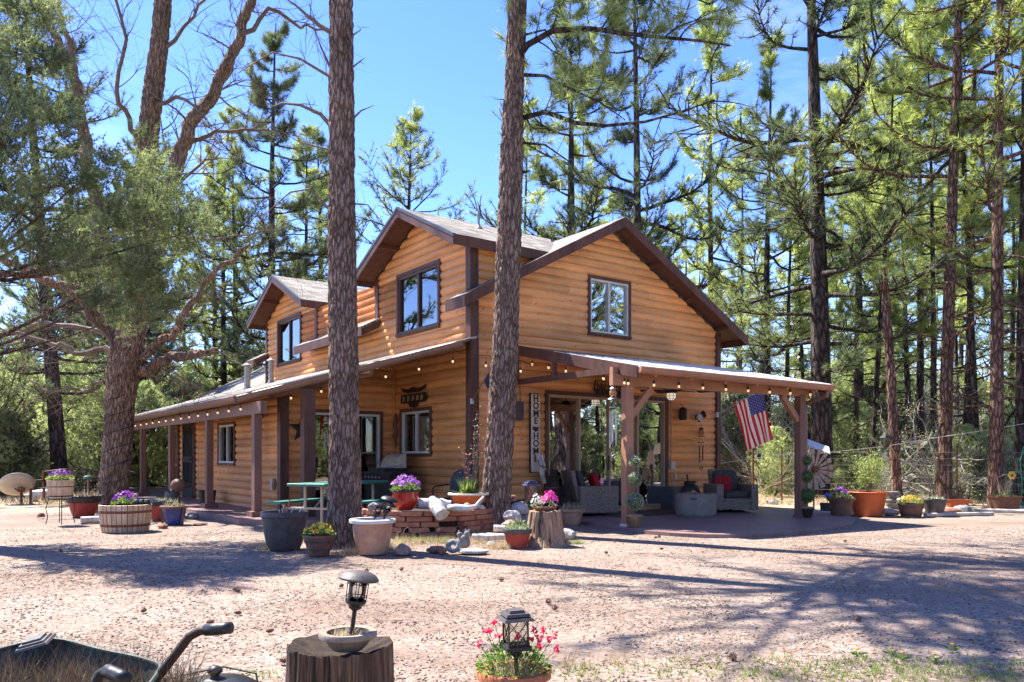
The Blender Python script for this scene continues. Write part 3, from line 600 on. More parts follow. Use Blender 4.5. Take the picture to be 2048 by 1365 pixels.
# crawl vent, electric box, conduit, outlet
mb = MB(); mb.bx((.62, -.07, .14), (1.22, -.03, .38)); mb.build('crawl_vent', 'trim_brown', cabin)
mb = MB(); mb.bx((.70, -.075, .18), (1.14, -.071, .34)); mb.build('vent_screen', 'black_metal', cabin)
mb = MB(); mb.bx((.88, -.15, 1.95), (1.13, -.04, 2.32)); mb.tube([(1.1, -.06, 2.66), (1.12, -.06, 2.2), (1.10, -.08, 2.0), (1.02, -.1, 1.97)], .008, 5); mb.build('electric_box', 'grey_brown', cabin)
mb = MB(); mb.tube([(5.42, -.07, 1.0), (5.42, -.07, 2.75)], .014, 6); mb.build('conduit', 'frame_tan', cabin)
mb = MB(); mb.bx((5.40, -.1, .95), (5.54, -.04, 1.13)); mb.tube([(5.5, -.1, .95), (5.52, -.11, .8), (5.49, -.1, .62), (5.56, -.1, .42)], .01, 5); mb.bx((5.50, -.13, .72), (5.56, -.08, .84)); mb.build('outlet_box', 'cream', cabin)
mb = MB(); mb.bx((-2.63, 3.44, .55), (-2.57, 3.58, .78)); mb.build('outlet_box', 'vent_metal', cabin)
mb = MB(); mb.bx((-2.64, 4.1, 1.8), (-2.6, 4.12, 1.82)); mb.build('hook', 'black_metal', cabin)
# camera box under the porch eave
mb = MB(); p = Vector((-1.72, .92, 2.86)); mb.box(p, (.16, .20, .17), .6); mb.build('junction_box', 'beam_tan', cabin)
mb = MB(); mb.tube([p+Vector((.0, -.12, .03)), p+Vector((.12, -.24, .03))], .04, 10); mb.build('security_camera', 'white_paint', cabin)
# ------------------------------------------------------------ ground and slabs
def ghgt(x, y):
    z = .02*noise.noise(Vector((x*.35, y*.35, 3)))+.008*noise.noise(Vector((x*1.7, y*1.7, 1)))
    far = max(0., math.hypot(x*.6, y)-27); z += min(far*.028, 3.4)+(.25*noise.noise(Vector((x*.06, y*.06, 7)))*min(1, far/20))
    return z-.012
xs = [-300, -200, -140, -100, -75, -60, -50, -42, -36, -31, -27, -24, -21]+[round(-19+i*.4, 2) for i in range(96)]+[20, 23, 26, 30, 35, 41, 48, 58, 70, 90, 120, 170, 240, 320]
ys = [-200, -120, -80, -55, -40, -30, -22, -16, -11, -7, -4, -2]+[round(-.5+i*.36, 2) for i in range(84)]+[30.5, 31.5, 33, 35, 37.5, 40, 44, 48, 53, 59, 66, 75, 86, 100, 120, 150, 200, 280, 400]
mb = MB(); mb.v = [(x, y, ghgt(x, y)) for y in ys for x in xs]; nx = len(xs)
mb.f = [(j*nx+i, j*nx+i+1, (j+1)*nx+i+1, (j+1)*nx+i) for j in range(len(ys)-1) for i in range(nx-1)]; mb.m = [0]*len(mb.f)
tag(mb.build('ground', 'gravel', smooth=True), kind='structure')
def poly_slab(name, pts, z0, z1, mat):
    mb = MB(); mb.prism([(p[0], p[1]) for p in pts], (0, 0, z0), (1, 0, 0), (0, 1, 0), (0, 0, 1), z1-z0); o = mb.build(name, mat); tag(o, kind='structure'); return o
def smooth_poly(pts, it=2, keep=()):
    for _ in range(it):
        q = []
        for i in range(len(pts)):
            a, b = Vector(pts[i]), Vector(pts[(i+1) % len(pts)]); q += [a.lerp(b, .25), a.lerp(b, .75)]
        pts = q
    return pts
pp = [gp(px, py, .05)[:2] for px, py in ((1150, 1040), (1200, 1050), (1262, 1059), (1350, 1067), (1443, 1070), (1560, 1066), (1650, 1055), (1705, 1044), (1712, 1034), (1660, 1024), (1580, 1020), (1520, 1019))]
pp += [hw(7.6, -.6)[:2], hw(7.3, .3)[:2], hw(.2, .3)[:2], hw(.2, -1.3)[:2]]
poly_slab('patio_slab', smooth_poly(pp, 2), -.2, .05, 'patio_concrete')
poly_slab('porch_slab', [hw(*p)[:2] for p in ((.1, -.4), (-.9, -.5), (-3.1, 1.2), (-3.78, 1.9), (-3.78, 20.2), (.1, 20.2))], -.2, .1, 'patio_concrete')

# loose crushed stones lying on the gravel (uncountable)
def pebbles(n, sel, s0, s1, name, mat='pebble', flat=.6):
    P = sel(n); n = len(P); S = (s0+(s1-s0)*R.random(n)**2.6)
    base = np.array([(1, 0, 0), (0, 1, 0), (-1, 0, 0), (0, -1, 0), (0, 0, 1), (0, 0, -1.)]); tri = np.array([(0, 1, 4), (1, 2, 4), (2, 3, 4), (3, 0, 4), (1, 0, 5), (2, 1, 5), (3, 2, 5), (0, 3, 5)])
    V = base[None]*(.55+.6*R.random((n, 6, 1))); V[..., 2] *= flat; a = R.random(n)*2*PI; c, s = np.cos(a)[:, None], np.sin(a)[:, None]
    tl = R.normal(0, .35, n)[:, None]; X = V[..., 0]*c-V[..., 1]*s; Y = V[..., 0]*s+V[..., 1]*c; Z = V[..., 2]+X*tl
    V = np.stack([X, Y, Z], -1)*S[:, None, None]; V += P[:, None, :]; T = tri[None]+(np.arange(n)*6)[:, None, None]
    o = tri_mesh(name, V.reshape(-1, 3), T.reshape(-1, 3), mat, col=np.repeat(R.random(n), 6)); tag(o, kind='stuff'); return o
def sel_yard(n):
    d = 2.2+11.5*R.random(n)**1.25; x = (R.random(n)*1.5-.75)*d; P = np.stack([x, d, np.array([ghgt(a, b) for a, b in zip(x, d)])], -1)
    lx = (P[:, 0]-HX)*ca+(P[:, 1]-HY)*sa; ly = -(P[:, 0]-HX)*sa+(P[:, 1]-HY)*ca
    return P[~((lx > -3.9) & (ly > -3.3) & (ly > -1.4-.7*(lx < -.5)*0)) | (d < 11.3)]
tag(pebbles(90000, sel_yard, .004, .018, 'loose_gravel'), 'loose pinkish crushed stone scattered over the front yard', 'gravel')

# ------------------------------------------------------------ foliage builders
def unit(a): return a/np.maximum(np.linalg.norm(a, axis=-1, keepdims=True), 1e-9)
def tufts(P, D, n, ln, wd, spread, tone, droop=0.):
    m = len(P); d = unit(D[:, None, :]+R.normal(0, spread, (m, n, 3))); s = unit(np.cross(d, R.normal(0, 1, (m, n, 3))))
    L = ln*(.7+.5*R.random((m, n, 1))); b = P[:, None, :]+d*L*.06; tip = b+d*L; tip[..., 2] -= droop*L[..., 0]
    V = np.stack([b-s*wd/2, b+s*wd/2, tip], 2).reshape(-1, 3); T = np.arange(len(V)).reshape(-1, 3)
    t = np.repeat(np.clip(tone[:, None]+R.normal(0, .08, (m, n)), 0, 1).ravel(), 3); return V, T, t
def leaves(P, Dn, ln, wd, tone):      # one small rhombic leaf per point (two triangles)
    d = unit(Dn); s = unit(np.cross(d, R.normal(0, 1, d.shape))); L = ln*(.6+.7*R.random((len(P), 1)))
    V = np.stack([P, P+d*L*.5+s*wd/2, P+d*L, P+d*L*.5-s*wd/2], 1); k = (np.arange(len(P))*4)[:, None]
    T = np.concatenate([np.concatenate([k, k+1, k+2], 1), np.concatenate([k, k+2, k+3], 1)]); return V.reshape(-1, 3), T, np.repeat(np.clip(tone, 0, 1), 4)
def join(parts):
    V, T, t = [], [], []; n = 0
    for a, b, c in parts: V.append(a); T.append(b+n); t.append(c); n += len(a)
    return np.concatenate(V), np.concatenate(T), np.concatenate(t)
def wob(v, s=1.): return v+Vector((RND.gauss(0, s), RND.gauss(0, s), RND.gauss(0, s)))

def pine(Ht, r0, cs, Rm, nb, asc=.25, tn=11, tl=.17, tw=.014, twn=5, mat='needles', bk='pine_bark', lean=.0, seed=1, dens=1., dead=4, top=1., gate=-.16):
    RND.seed(seed); mb = MB(); ax = [Vector((lean*Ht*(t**1.3)+.12*math.sin(t*5+seed)*t, .10*math.cos(t*4+seed)*t, Ht*t)) for t in [i/14 for i in range(15)]]
    rr = [r0*(1.25 if i == 0 else 1)*(1-.93*(i/14)**1.15) for i in range(15)]; ax[0].z = -.3; mb.tube(ax, rr, 12, cap=False)
    def axp(z):
        t = max(0, min(.999, z/Ht))*14; i = int(t); return ax[i].lerp(ax[i+1], t-i), rr[i]*(1-t+i)+rr[i+1]*(t-i)
    P, D, T_ = [], [], []
    def twig(p, d, L, r, tone, n=3):
        pts = [p]; q = p.copy(); dd = d.copy()
        for k in range(n): dd = (wob(dd, .16)+Vector((0, 0, .10))).normalized(); q = q+dd*L/n; pts.append(q)
        mb.tube(pts, [r, r*.8, r*.65, r*.5][:n+1], 3, cap=False)
        if RND.random() < dens:
            P.append(pts[-1]); D.append(dd*1.1); T_.append(tone)
            if RND.random() < .75: P.append(pts[-2]); D.append(dd*.7); T_.append(tone-.06)
            if RND.random() < .35: P.append(pts[-1]-dd*.08); D.append(wob(dd, .4)); T_.append(tone)
    def branch(z, az, L, el, tone, bare=False):
        p, r = axp(z); rb = min(r*.5, .018+.016*L); d = Vector((math.cos(az)*math.cos(el), math.sin(az)*math.cos(el), math.sin(el))); pts = [p]; q = p.copy(); n = 7; cur = RND.uniform(-.10, .03); dd = d
        for k in range(n):
            dd = (wob(dd, .09)+Vector((0, 0, cur+.055*k*(1 if not bare else .3)))).normalized(); q = q+dd*L/n; pts.append(q)
        mb.tube(pts, [rb*(1-.85*k/n) for k in range(n+1)], 4, cap=False)
        if bare:
            for k in range(2, n+1):
                if RND.random() < .8: s = wob(pts[k]-pts[k-1], .35*L/n*2).normalized(); mb.tube([pts[k], pts[k]+s*.25*L/3, pts[k]+wob(s, .4)*.5*L/3], [rb*.35, rb*.25, rb*.1], 3, cap=False)
            return
        for k in range(2 if L < 1.6 else 3, n+1):
            f = (pts[k]-pts[k-1]).normalized(); w_ = twn if k < n else twn+1
            for j in range(w_):
                side = f.cross(Vector((0, 0, 1))).normalized()*RND.choice((-1, 1)); dv = (f*RND.uniform(.4, 1.1)+side*RND.uniform(.2, 1.1)+Vector((0, 0, RND.uniform(-.25, .5)))).normalized()
                st = pts[k-1].lerp(pts[k], RND.random()); twig(st, dv, RND.uniform(.22, .6)*(.5+L/4), rb*.28+.002, tone+RND.gauss(0, .1), 2)
        P.append(pts[-1]); D.append(dd); T_.append(tone)
    for i in range(nb):
        t = (i+RND.random())/nb; z = cs+(Ht-cs)*t**.92*.985; az_ = RND.random()*2*PI
        if t > .03 and noise.noise(Vector((math.cos(az_)*.9, math.sin(az_)*.9, z*.55+seed))) < gate: continue
        prof = math.sin(PI*min(1, .22+.8*t))**.8 if t > .1 else .75
        prof = max(prof, .16); L = Rm*prof*RND.uniform(.35, 1.2)*(1-.22*t); branch(z, az_, max(L, .35), asc*(-.6+2.6*t*top)+RND.gauss(0, .12), RND.uniform(.2, .8))
    for i in range(dead): z = cs*(.35+.65*RND.random()); branch(z, RND.random()*2*PI, RND.uniform(.5, 2.0), RND.uniform(-.15, .3), 0, True)
    P = np.array([tuple(p) for p in P]); D = np.array([tuple(d) for d in D]); V, T, t = tufts(P, D, int(tn*1.35), tl*1.12, tw*.92, .68, np.array(T_), .05)
    return mb, V, T, t, mat, bk
TREES = {}
def make_tree(key, name, label, cat, data):
    mb, V, T, t, mat, bk = data; r = thing(name, label, cat); tr_ = mb.build('trunk', bk, r, True); c = tri_mesh('crown', V, T, mat, r, t); reg(r, tr_, c); TREES[key] = [r, False, name]; return r
def put(key, x, y, s=1., rz=0, label=None, group=None, tilt=(0, 0), z=None, sxy=None):
    r, used, nm = TREES[key]
    if used: r = dup(r)
    else: TREES[key][1] = True
    r.location = (x, y, ghgt(x, y) if z is None else z); r.rotation_euler = (tilt[0], tilt[1], rz); r.scale = (sxy or s, sxy or s, s)
    if label: r['label'] = label
    if group: r['group'] = group
    return r
FG_ = 'pines standing round the cabin'
make_tree('full', 'pine_tree', '', 'pine tree', pine(17, .20, 3.6, 3.5, 72, .16, 12, .19, .016, 5, 'needles', 'pine_bark_dark', 0, 3))
make_tree('tall', 'pine_tree', '', 'pine tree', pine(21, .165, 6.0, 3.1, 66, .14, 12, .19, .016, 5, 'needles_fresh', 'pine_bark_dark', .01, 5, dead=12))
make_tree('slim', 'pine_tree', '', 'pine tree', pine(16, .13, 4.6, 2.3, 56, .2, 12, .19, .016, 4, 'needles_fresh', 'pine_bark_dark', -.01, 8, dead=14))
make_tree('young', 'pine_tree', '', 'pine tree', pine(14.6, .19, 3.0, 3.9, 84, .26, 12, .17, .015, 3, 'needles', 'pine_bark_dark', .0, 12, dens=.9, dead=0, top=1.0, gate=-1))
make_tree('dark', 'pine_tree', '', 'pine tree', pine(18, .26, 3.0, 4.0, 86, .12, 14, .20, .016, 6, 'needles_dark', 'pine_bark_dark', .0, 15))
make_tree('redtall', 'pine_tree', '', 'pine tree', pine(22, .175, 6.6, 3.8, 66, .15, 12, .20, .016, 5, 'needles_fresh', 'pine_bark_red', .0, 21, dead=16))
# ------------------------------------------------------------ front trunks with real bark relief
def bark_tube(name, pts, rad, mat, parent, seg=84, step=.035, amp=.03, sc=(9, 2.1), seed=0):
    pts = [Vector(p) for p in pts]; Ls = [0]
    for a, b in zip(pts, pts[1:]): Ls.append(Ls[-1]+(b-a).length)
    n = max(4, int(Ls[-1]/step)); rings = []; V = []
    for i in range(n+1):
        s = Ls[-1]*i/n; k = 0
        while k < len(pts)-2 and Ls[k+1] < s: k += 1
        f = (s-Ls[k])/(Ls[k+1]-Ls[k]); p0 = pts[max(k-1, 0)]; p1 = pts[k]; p2 = pts[k+1]; p3 = pts[min(k+2, len(pts)-1)]
        p = .5*((2*p1)+(p2-p0)*f+(2*p0-5*p1+4*p2-p3)*f*f+(3*p1-p0-3*p2+p3)*f**3); r = rad[k]*(1-f)+rad[k+1]*f; t = (p2-p1).normalized(); rings.append((p, r, t))
    u = rings[0][2].orthogonal().normalized()
    for p, r, t in rings:
        u = (u-t*u.dot(t)).normalized(); v = t.cross(u)
        for k in range(seg):
            a = 2*PI*k/seg; d = u*math.cos(a)+v*math.sin(a); q = p+d*r; nv = Vector((q.x*sc[0], q.y*sc[0], q.z*sc[1]+seed)); w_ = noise.noise_vector(nv*.7)*.5
            ds, _ = noise.voronoi(nv+w_); e = min(1, (ds[1]-ds[0])*2.6); V.append(q+d*(amp*(e-.55)+amp*.5*noise.noise(nv*3.1)+r*.09*noise.noise(Vector((q.x*2.2, q.y*2.2, q.z*.9+seed)))))
    m = len(rings); fs = [(i*seg+k, i*seg+(k+1) % seg, (i+1)*seg+(k+1) % seg, (i+1)*seg+k) for i in range(m-1) for k in range(seg)]
    b = MB(); b.add(V, fs); return b.build(name, mat, parent, True)
def px_path(lst, d): return [tuple(at(a, b, d+(c[0] if c else 0))) for a, b, *c in lst]
def twig_grow(mb, p, d, L, r, depth, curl=.22, up=.05, seg=4, leafpts=None, kids_=(2, 4)):
    n = 5; pts = [p]; q = p.copy(); dd = d.normalized(); bend = Vector((RND.gauss(0, curl), RND.gauss(0, curl), RND.gauss(0, curl)+up))
    for k in range(n): dd = (dd+bend*.35+Vector((RND.gauss(0, curl*.55), RND.gauss(0, curl*.55), RND.gauss(0, curl*.55)))).normalized(); q = q+dd*L/n; pts.append(q)
    mb.tube(pts, [r*(1-.75*k/n) for k in range(n+1)], seg if depth > 1 else 3, cap=False)
    if leafpts is not None and depth <= 1: leafpts += [(pts[-1], dd), (pts[-2], dd), (pts[-3], dd)]
    if depth > 0:
        for i in range(RND.randint(*kids_)):
            k = RND.randint(1, n); twig_grow(mb, pts[k], wob(pts[k]-pts[k-1], .6*L/n).normalized(), L*RND.uniform(.4, .7), r*RND.uniform(.35, .55), depth-1, curl, up, seg, leafpts, kids_)
# pine nearest the camera (left of centre)
RND.seed(4)
ta = thing('pine_tree', 'tall straight pine trunk rising in front of the long porch, beside the white-rimmed planter', 'pine tree', (0, 0, 0))
A0 = px_path([(686, 1112), (688, 1060), (690, 980), (689, 860), (687, 700), (685, 500), (684, 250), (682, 0), (680, -250), (678, -600), (676, -1100)], 10.9)
bark_tube('trunk', A0, [.30, .245, .215, .205, .195, .185, .165, .155, .14, .11, .05], 'pine_bark', ta, amp=.021, seed=2, sc=(22, 4.6), step=.026, seg=128)
mb = MB()
def dead_branch(mb, path, d, r, nt=6, tl=.35):
    P = [Vector(p) for p in px_path(path, d)]; mb.tube(P, [r*(1-.8*i/(len(P)-1)) for i in range(len(P))], 6, cap=False)
    for _ in range(nt):
        k = RND.randint(1, len(P)-1); twig_grow(mb, P[k-1].lerp(P[k], RND.random()), wob(P[k]-P[k-1], .35), tl*RND.uniform(.4, 1.2), r*.3, 1, .25, .0)
for pth, r, nt, tl in ([[(662, 252), (640, 228), (600, 210), (565, 207), (543, 214)], .034, 5, .3], [[(660, 420), (620, 378), (580, 385), (540, 420), (505, 460)], .018, 6, .5], [[(660, 135), (640, 90), (630, 60)], .02, 3, .4], [[(662, 65), (630, 45), (590, 10), (560, -10)], .03, 5, .5],
                       [(704, 240), (722, 222), (748, 211)] and [[(704, 240), (722, 222), (748, 211)], .018, 0, .2], [[(705, 135), (722, 122), (730, 115)], .014, 1, .15], [[(704, 72), (722, 60), (714, 50)], .012, 1, .15], [[(708, 408), (735, 410), (760, 440), (772, 470)], .012, 3, .3],
                       [[(662, 155), (600, 118), (545, 105), (470, 150)], .022, 6, .45], [[(660, 300), (600, 285), (560, 262)], .012, 5, .4], [[(706, 540), (720, 535)], .01, 0, .1]):
    mb = MB(); dead_branch(mb, pth, 10.9, r, nt, tl); mb.build('dead_branch', 'twig', ta)
# pine beside the gable corner
tb = thing('pine_tree', 'leaning pine trunk in front of the cabin corner, with long bare limbs reaching right', 'pine tree', (0, 0, 0))
B0 = px_path([(985, 1088), (988, 1050), (993, 980), (1001, 860), (1010, 690), (1017, 500), (1024, 300), (1031, 120), (1035, 0), (1042, -200), (1055, -600), (1065, -900)], 12.9)
bark_tube('trunk', B0, [.38, .285, .245, .22, .205, .195, .18, .15, .145, .13, .10, .04], 'pine_bark', tb, amp=.023, seed=9, sc=(21, 4.4), step=.028, seg=128)
mb = MB(); LP = []
for pth, r, nt, tl, lf in ([[(1034, 118), (1055, 90), (1105, 62), (1180, 58), (1250, 68), (1330, 76), (1400, 82), (1460, 92)], .058, 16, .8, 1], [[(1048, 150), (1090, 152), (1140, 178), (1200, 205), (1250, 240)], .032, 8, .7, .4],
                           [[(1046, 236), (1090, 224), (1150, 246), (1210, 252), (1290, 244), (1360, 225), (1430, 200)], .045, 16, .7, .2], [[(1044, 286), (1090, 290), (1140, 325), (1150, 345)], .022, 6, .5, .2],
                           [[(1040, -10), (1100, -60), (1200, -70), (1330, -30), (1420, 10)], .05, 16, .9, 1], [[(1036, -120), (960, -150), (900, -110)], .04, 6, .7, .8], [[(1012, 200), (985, 198)], .01, 1, .2, 0], [[(1020, 285), (995, 290)], .01, 1, .2, 0],
                           [[(1046, 345), (1062, 342)], .03, 0, .1, 0], [[(1050, 70), (1090, 60), (1120, 110), (1160, 140)], .02, 8, .6, .6]):
    mb = MB(); P = [Vector(p) for p in px_path([(a, b, -.25*i) for i, (a, b) in enumerate(pth)], 12.9)]; mb.tube(P, [r*(1-.8*i/(len(P)-1)) for i in range(len(P))], 7, cap=False)
    for _ in range(nt):
        k = RND.randint(1, len(P)-1); lp = []; twig_grow(mb, P[k-1].lerp(P[k], RND.random()), wob(P[k]-P[k-1], .5), tl*RND.uniform(.5, 1.2), r*.28, 1, .25, .05, leafpts=lp)
        LP += [q for q in lp if RND.random() < lf]
    mb.build('branch', 'pine_bark_dark', tb)
def crown_points(base, z0, z1, Rm, nb, mb):
    out = []
    for i in range(nb):
        t = (i+RND.random())/nb; z = z0+(z1-z0)*t; az = RND.random()*2*PI; L = Rm*RND.uniform(.5, 1.1)*(1-.5*t); p = Vector((base.x, base.y, z)); d = Vector((math.cos(az), math.sin(az), .2+.3*t)); pts = [p+d*L*s for s in (0, .3, .65, 1)]
        mb.tube(pts, [.05, .035, .02, .008], 4, cap=False)
        for _ in range(9):
            k = RND.randint(1, 3); s = pts[k-1].lerp(pts[k], RND.random()); dv = wob(d, .6).normalized(); e = s+dv*RND.uniform(.3, .8); mb.tube([s, e], [.01, .005], 3, cap=False); out += [(e, dv), (s.lerp(e, .6), dv), (s.lerp(e, .3), dv)]
    return out
for tree, base, d0 in ((ta, Vector(A0[8]), 7.6), (tb, Vector(B0[9]), 9.6)):
    m2 = MB(); cp = crown_points(base, d0+1.6, d0+9.5, 4.2, 150, m2); m2.build('branch', 'pine_bark_dark', tree)
    if tree is tb: cp = cp+LP
    P = np.array([tuple(p) for p, _ in cp]); D = np.array([tuple(d) for _, d in cp]); tri_mesh('crown', *tufts(P, D, 26, .23, .009, .6, R.random(len(P))*.7+.15, .05)[:2], 'needles', tree, np.repeat(R.random(len(P)*26)*.6+.2, 3))
# ------------------------------------------------------------ big bare oak on the left
RND.seed(10); ok_ = thing('oak_tree', 'massive bare oak with furrowed trunk and string lights wound round it, behind the half barrel', 'oak tree', (0, 0, 0)); od = 17.6
bark_tube('trunk', px_path([(214, 1034), (222, 1005), (229, 950), (236, 880), (240, 810), (246, 750), (256, 690), (262, 620), (278, 520), (292, 400), (296, 290), (306, 190), (320, 70), (330, -60), (338, -200)], od), [.40, .325, .295, .285, .29, .335, .33, .26, .235, .225, .215, .2, .185, .165, .10], 'oak_bark', ok_, 110, .035, .035, (19, 3.0), 4)
mb = MB(); limbs = [([(262, 700), (285, 590), (322, 420), (362, 300), (398, 225), (440, 150), (478, 70), (505, -10), (520, -120)], .24), ([(258, 742), (290, 738), (335, 720), (375, 710), (410, 707), (437, 702)], .17), ([(262, 725), (300, 695), (345, 672), (362, 640), (385, 598), (420, 555), (460, 520), (500, 490)], .12),
    ([(250, 690), (215, 655), (193, 627), (150, 592), (95, 560), (45, 530), (-20, 505)], .17), ([(240, 690), (205, 668), (150, 655), (110, 640), (70, 655), (20, 690)], .09), ([(235, 700), (200, 700), (150, 703), (110, 690), (40, 668), (-30, 672)], .10), ([(232, 745), (205, 765), (172, 783), (140, 778), (100, 785), (60, 760)], .055),
    ([(240, 640), (205, 500), (180, 360), (165, 240), (150, 165), (115, 95), (70, -20)], .20), ([(158, 200), (140, 90), (120, 20), (110, -60)], .10), ([(292, 300), (250, 240), (235, 180), (245, 80), (225, -30)], .08), ([(362, 300), (410, 270), (480, 262), (560, 268)], .07), ([(345, 380), (400, 330), (440, 310)], .05),
    ([(478, 70), (540, 25), (600, 45), (650, 60)], .07), ([(315, 120), (360, 60), (400, 10), (430, -40)], .06), ([(300, 230), (350, 190), (390, 210), (420, 250)], .06), ([(330, 400), (300, 370), (330, 330)], .04), ([(362, 470), (420, 480), (500, 470), (560, 455)], .045), ([(262, 725), (230, 700), (180, 640), (140, 560), (150, 520)], .07)]
for pth, r in limbs:
    off = RND.uniform(-.9, .9); P = [Vector(p) for p in px_path([(a+RND.gauss(0, 2) if 0 < i < len(pth)-1 else a, b+RND.gauss(0, 2), off*i/(len(pth)-1)*1.3) for i, (a, b) in enumerate(pth)], od)]
    Q = []
    for i in range(len(P)-1):
        for f in (0, .33, .66): q = P[i].lerp(P[i+1], f); Q.append(wob(q, .035) if Q else q)
    Q.append(P[-1]); n = len(Q); rr = [.84*r*(1-.62*i/(n-1)) for i in range(n)]
    if r > .1: bark_tube('limb', [tuple(q) for q in Q], rr, 'oak_bark', ok_, 40, .07, .03, (11, 3.2), 5)
    else: mb.tube(Q, rr, 8, cap=True)
    ln = sum((a-b).length for a, b in zip(Q, Q[1:]))
    for _ in range(int(4+ln*3.2)):
        k = RND.randint(2, n-1); twig_grow(mb, Q[k], wob((Q[k]-Q[k-1]).normalized(), .8), RND.uniform(.6, 1.5), max(.012, rr[k]*.20), 3, .26, .06, 4, None, (2, 4))
mb.build('twigs', 'twig', ok_)
mb = MB(); wl = []
for i in range(90):
    t = i/89; z = .45+2.2*t; k = at(236, 915-(z-1.22)*F/od, od); a = t*6*2*PI+.6; wl.append(k+Vector((math.cos(a)*.34, math.sin(a)*.34, .06*math.sin(a+1))))
mb.tube(wl, .009, 5)
ww = mb.build('wound_light_string', 'green_wire' if 'green_wire' in M_ else 'black_metal'); tag(ww, 'dark cord of lights spiralling up the thick furrowed oak trunk', 'string lights')
# ------------------------------------------------------------ juniper overhanging the upper left
RND.seed(31); ju = thing('juniper_tree', 'large shaggy juniper whose grey-green foliage hangs over the upper left', 'juniper tree', (0, 0, 0)); jd = 11.7
jb = Vector((gx(-190, jd), jd, 0)); bark_tube('trunk', [tuple(jb+Vector((0, 0, -.1))), tuple(jb+Vector((.1, 0, 2))), tuple(jb+Vector((.3, .1, 4))), tuple(jb+Vector((.5, 0, 6.5))), tuple(jb+Vector((.7, 0, 8.8)))], [.42, .34, .3, .2, .06], 'juniper_bark', ju, 40, .1, .03, (14, 1.5), 3)
poly = [(-160, -120), (60, -120), (88, 0), (112, 110), (150, 190), (165, 300), (205, 320), (222, 262), (262, 285), (290, 262), (345, 300), (350, 360), (392, 420), (398, 470), (380, 555), (330, 600), (305, 668), (262, 690), (225, 650), (180, 590), (140, 530), (70, 545), (0, 500), (-160, 480)]
def inpoly(x, y):
    c = False; j = len(poly)-1
    for i in range(len(poly)):
        a, b = poly[i], poly[j]
        if (a[1] > y) != (b[1] > y) and x < (b[0]-a[0])*(y-a[1])/(b[1]-a[1])+a[0]: c = not c
        j = i
    return c
mb = MB(); P, D, T_ = [], [], []; src = [jb+Vector((.3, 0, 2.8)), jb+Vector((.5, 0, 4)), jb+Vector((.8, 0, 5.4)), jb+Vector((.5, 0, 6.5)), jb+Vector((.6, 0, 7.8))]; cn = 0
while cn < 300:
    x, y = RND.uniform(-160, 400), RND.uniform(-120, 700)
    if not inpoly(x, y): continue
    if noise.noise(Vector((x*.024, y*.024, 2.))) < -.06: cn += .3; continue
    cn += 1; dd = jd+RND.uniform(-1.3, 1.3); c = at(x, y, dd); s = min(src, key=lambda q: abs(q.z-c.z+.8)); L = (c-s).length
    if RND.random() < .08: mb.tube([s, s.lerp(c, .35)+Vector((0, 0, -.25)), s.lerp(c, .7)+Vector((0, 0, -.15)), c], [.03+.008*L, .03, .018, .006], 5, cap=False)
    tone = .25+.5*RND.random(); rad = RND.uniform(.15, .29); out = (c-(jb+Vector((1., 0, c.z-.6)))).normalized()
    for _ in range(34):
        o = Vector((RND.gauss(0, 1), RND.gauss(0, 1), RND.gauss(0, .8)))*rad*.55; P.append(c+o); D.append(out*.5+o.normalized()*.7+Vector((0, 0, .55))); T_.append(tone+RND.gauss(0, .12))
    for _ in range(3): mb.tube([c, wob(c, rad*.6)], [.008, .003], 3, cap=False)
mb.build('branches', 'juniper_bark', ju)
P = np.array([tuple(p) for p in P]); D = unit(np.array([tuple(d) for d in D]))
# each spray = a little stem of short scale-leaf shoots
sp_ = [tufts(P+D*k, D+R.normal(0, .25, D.shape), 9, .075, .010, .6, np.array(T_)) for k in (0., .05, .10)]
V, T, t = join(sp_); tri_mesh('foliage', V, T, 'juniper', ju, t)
# ------------------------------------------------------------ woods
def gt(px, d): return gx(px, d), d
# named trees that frame the cabin
def T(key, px, d, s, rz, label, tilt=(0, 0), sxy=None): x, y = gt(px, d); return put(key, x, y, s, rz, label, None, tilt, sxy=sxy)
T('dark', 122, 25, 1.0, 1.1, 'dark leaning pine trunk behind the metal bench', (0, -.075), .95)
T('dark', 546, 34, 1.1, .4, 'bushy pine between the oak limbs and the first trunk, behind the small dormer', sxy=1.0)
T('full', 470, 37, 1.0, 2.9, 'bushy pine behind the porch roof, left of the small dormer'); T('full', 610, 40, 1.02, 4.9, 'bushy pine directly behind the small dormer roof'); T('young', 815, 33, 1.06, 2.2, 'young upswept pine alone against the sky behind the big dormer')
T('dark', 1272, 33, 1.36, 2.0, 'thick dark pine rising directly behind the cabin ridge', sxy=1.0)
T('dark', 1140, 36, 1.22, 3.9, 'pine with low bare trunk behind the roof, right of the cabin-corner trunk')
T('dark', 1645, 24, 1.2, .8, 'heaviest pine right of the cabin, behind the rusty windmill wheel', (0, -.045), 1.25)
T('redtall', 1888, 20.5, 1.0, 2.6, 'thick red-barked pine behind the round grey-brown pot', (0, -.02), 1.0)
T('redtall', 1992, 19.6, 1.0, 4.4, 'curved red-barked pine beside the square brown planter', (0, .04), .95)
T('slim', 2040, 20.5, 1.1, 1.4, 'dark slim pine behind the yellow metal flower', sxy=1.05)
T('tall', 1930, 24, 1.0, 3.3, 'slim dark pine just right of the thick red-barked one', (0, -.035), .8)
T('slim', 1955, 22, 1.15, 5.1, 'slender pine behind the terracotta trough', (0, -.03), .8)
T('slim', 1712, 27, 1.1, 3.1, 'slender pine over the big orange pot, left of a pair', sxy=.7); T('slim', 1722, 29, 1.15, .3, 'darker slender pine of the pair behind the orange pot', sxy=.8); T('slim', 1742, 25, 1.0, 2.1, 'slender pine right of the orange pot shrub', (0, -.05), .75)
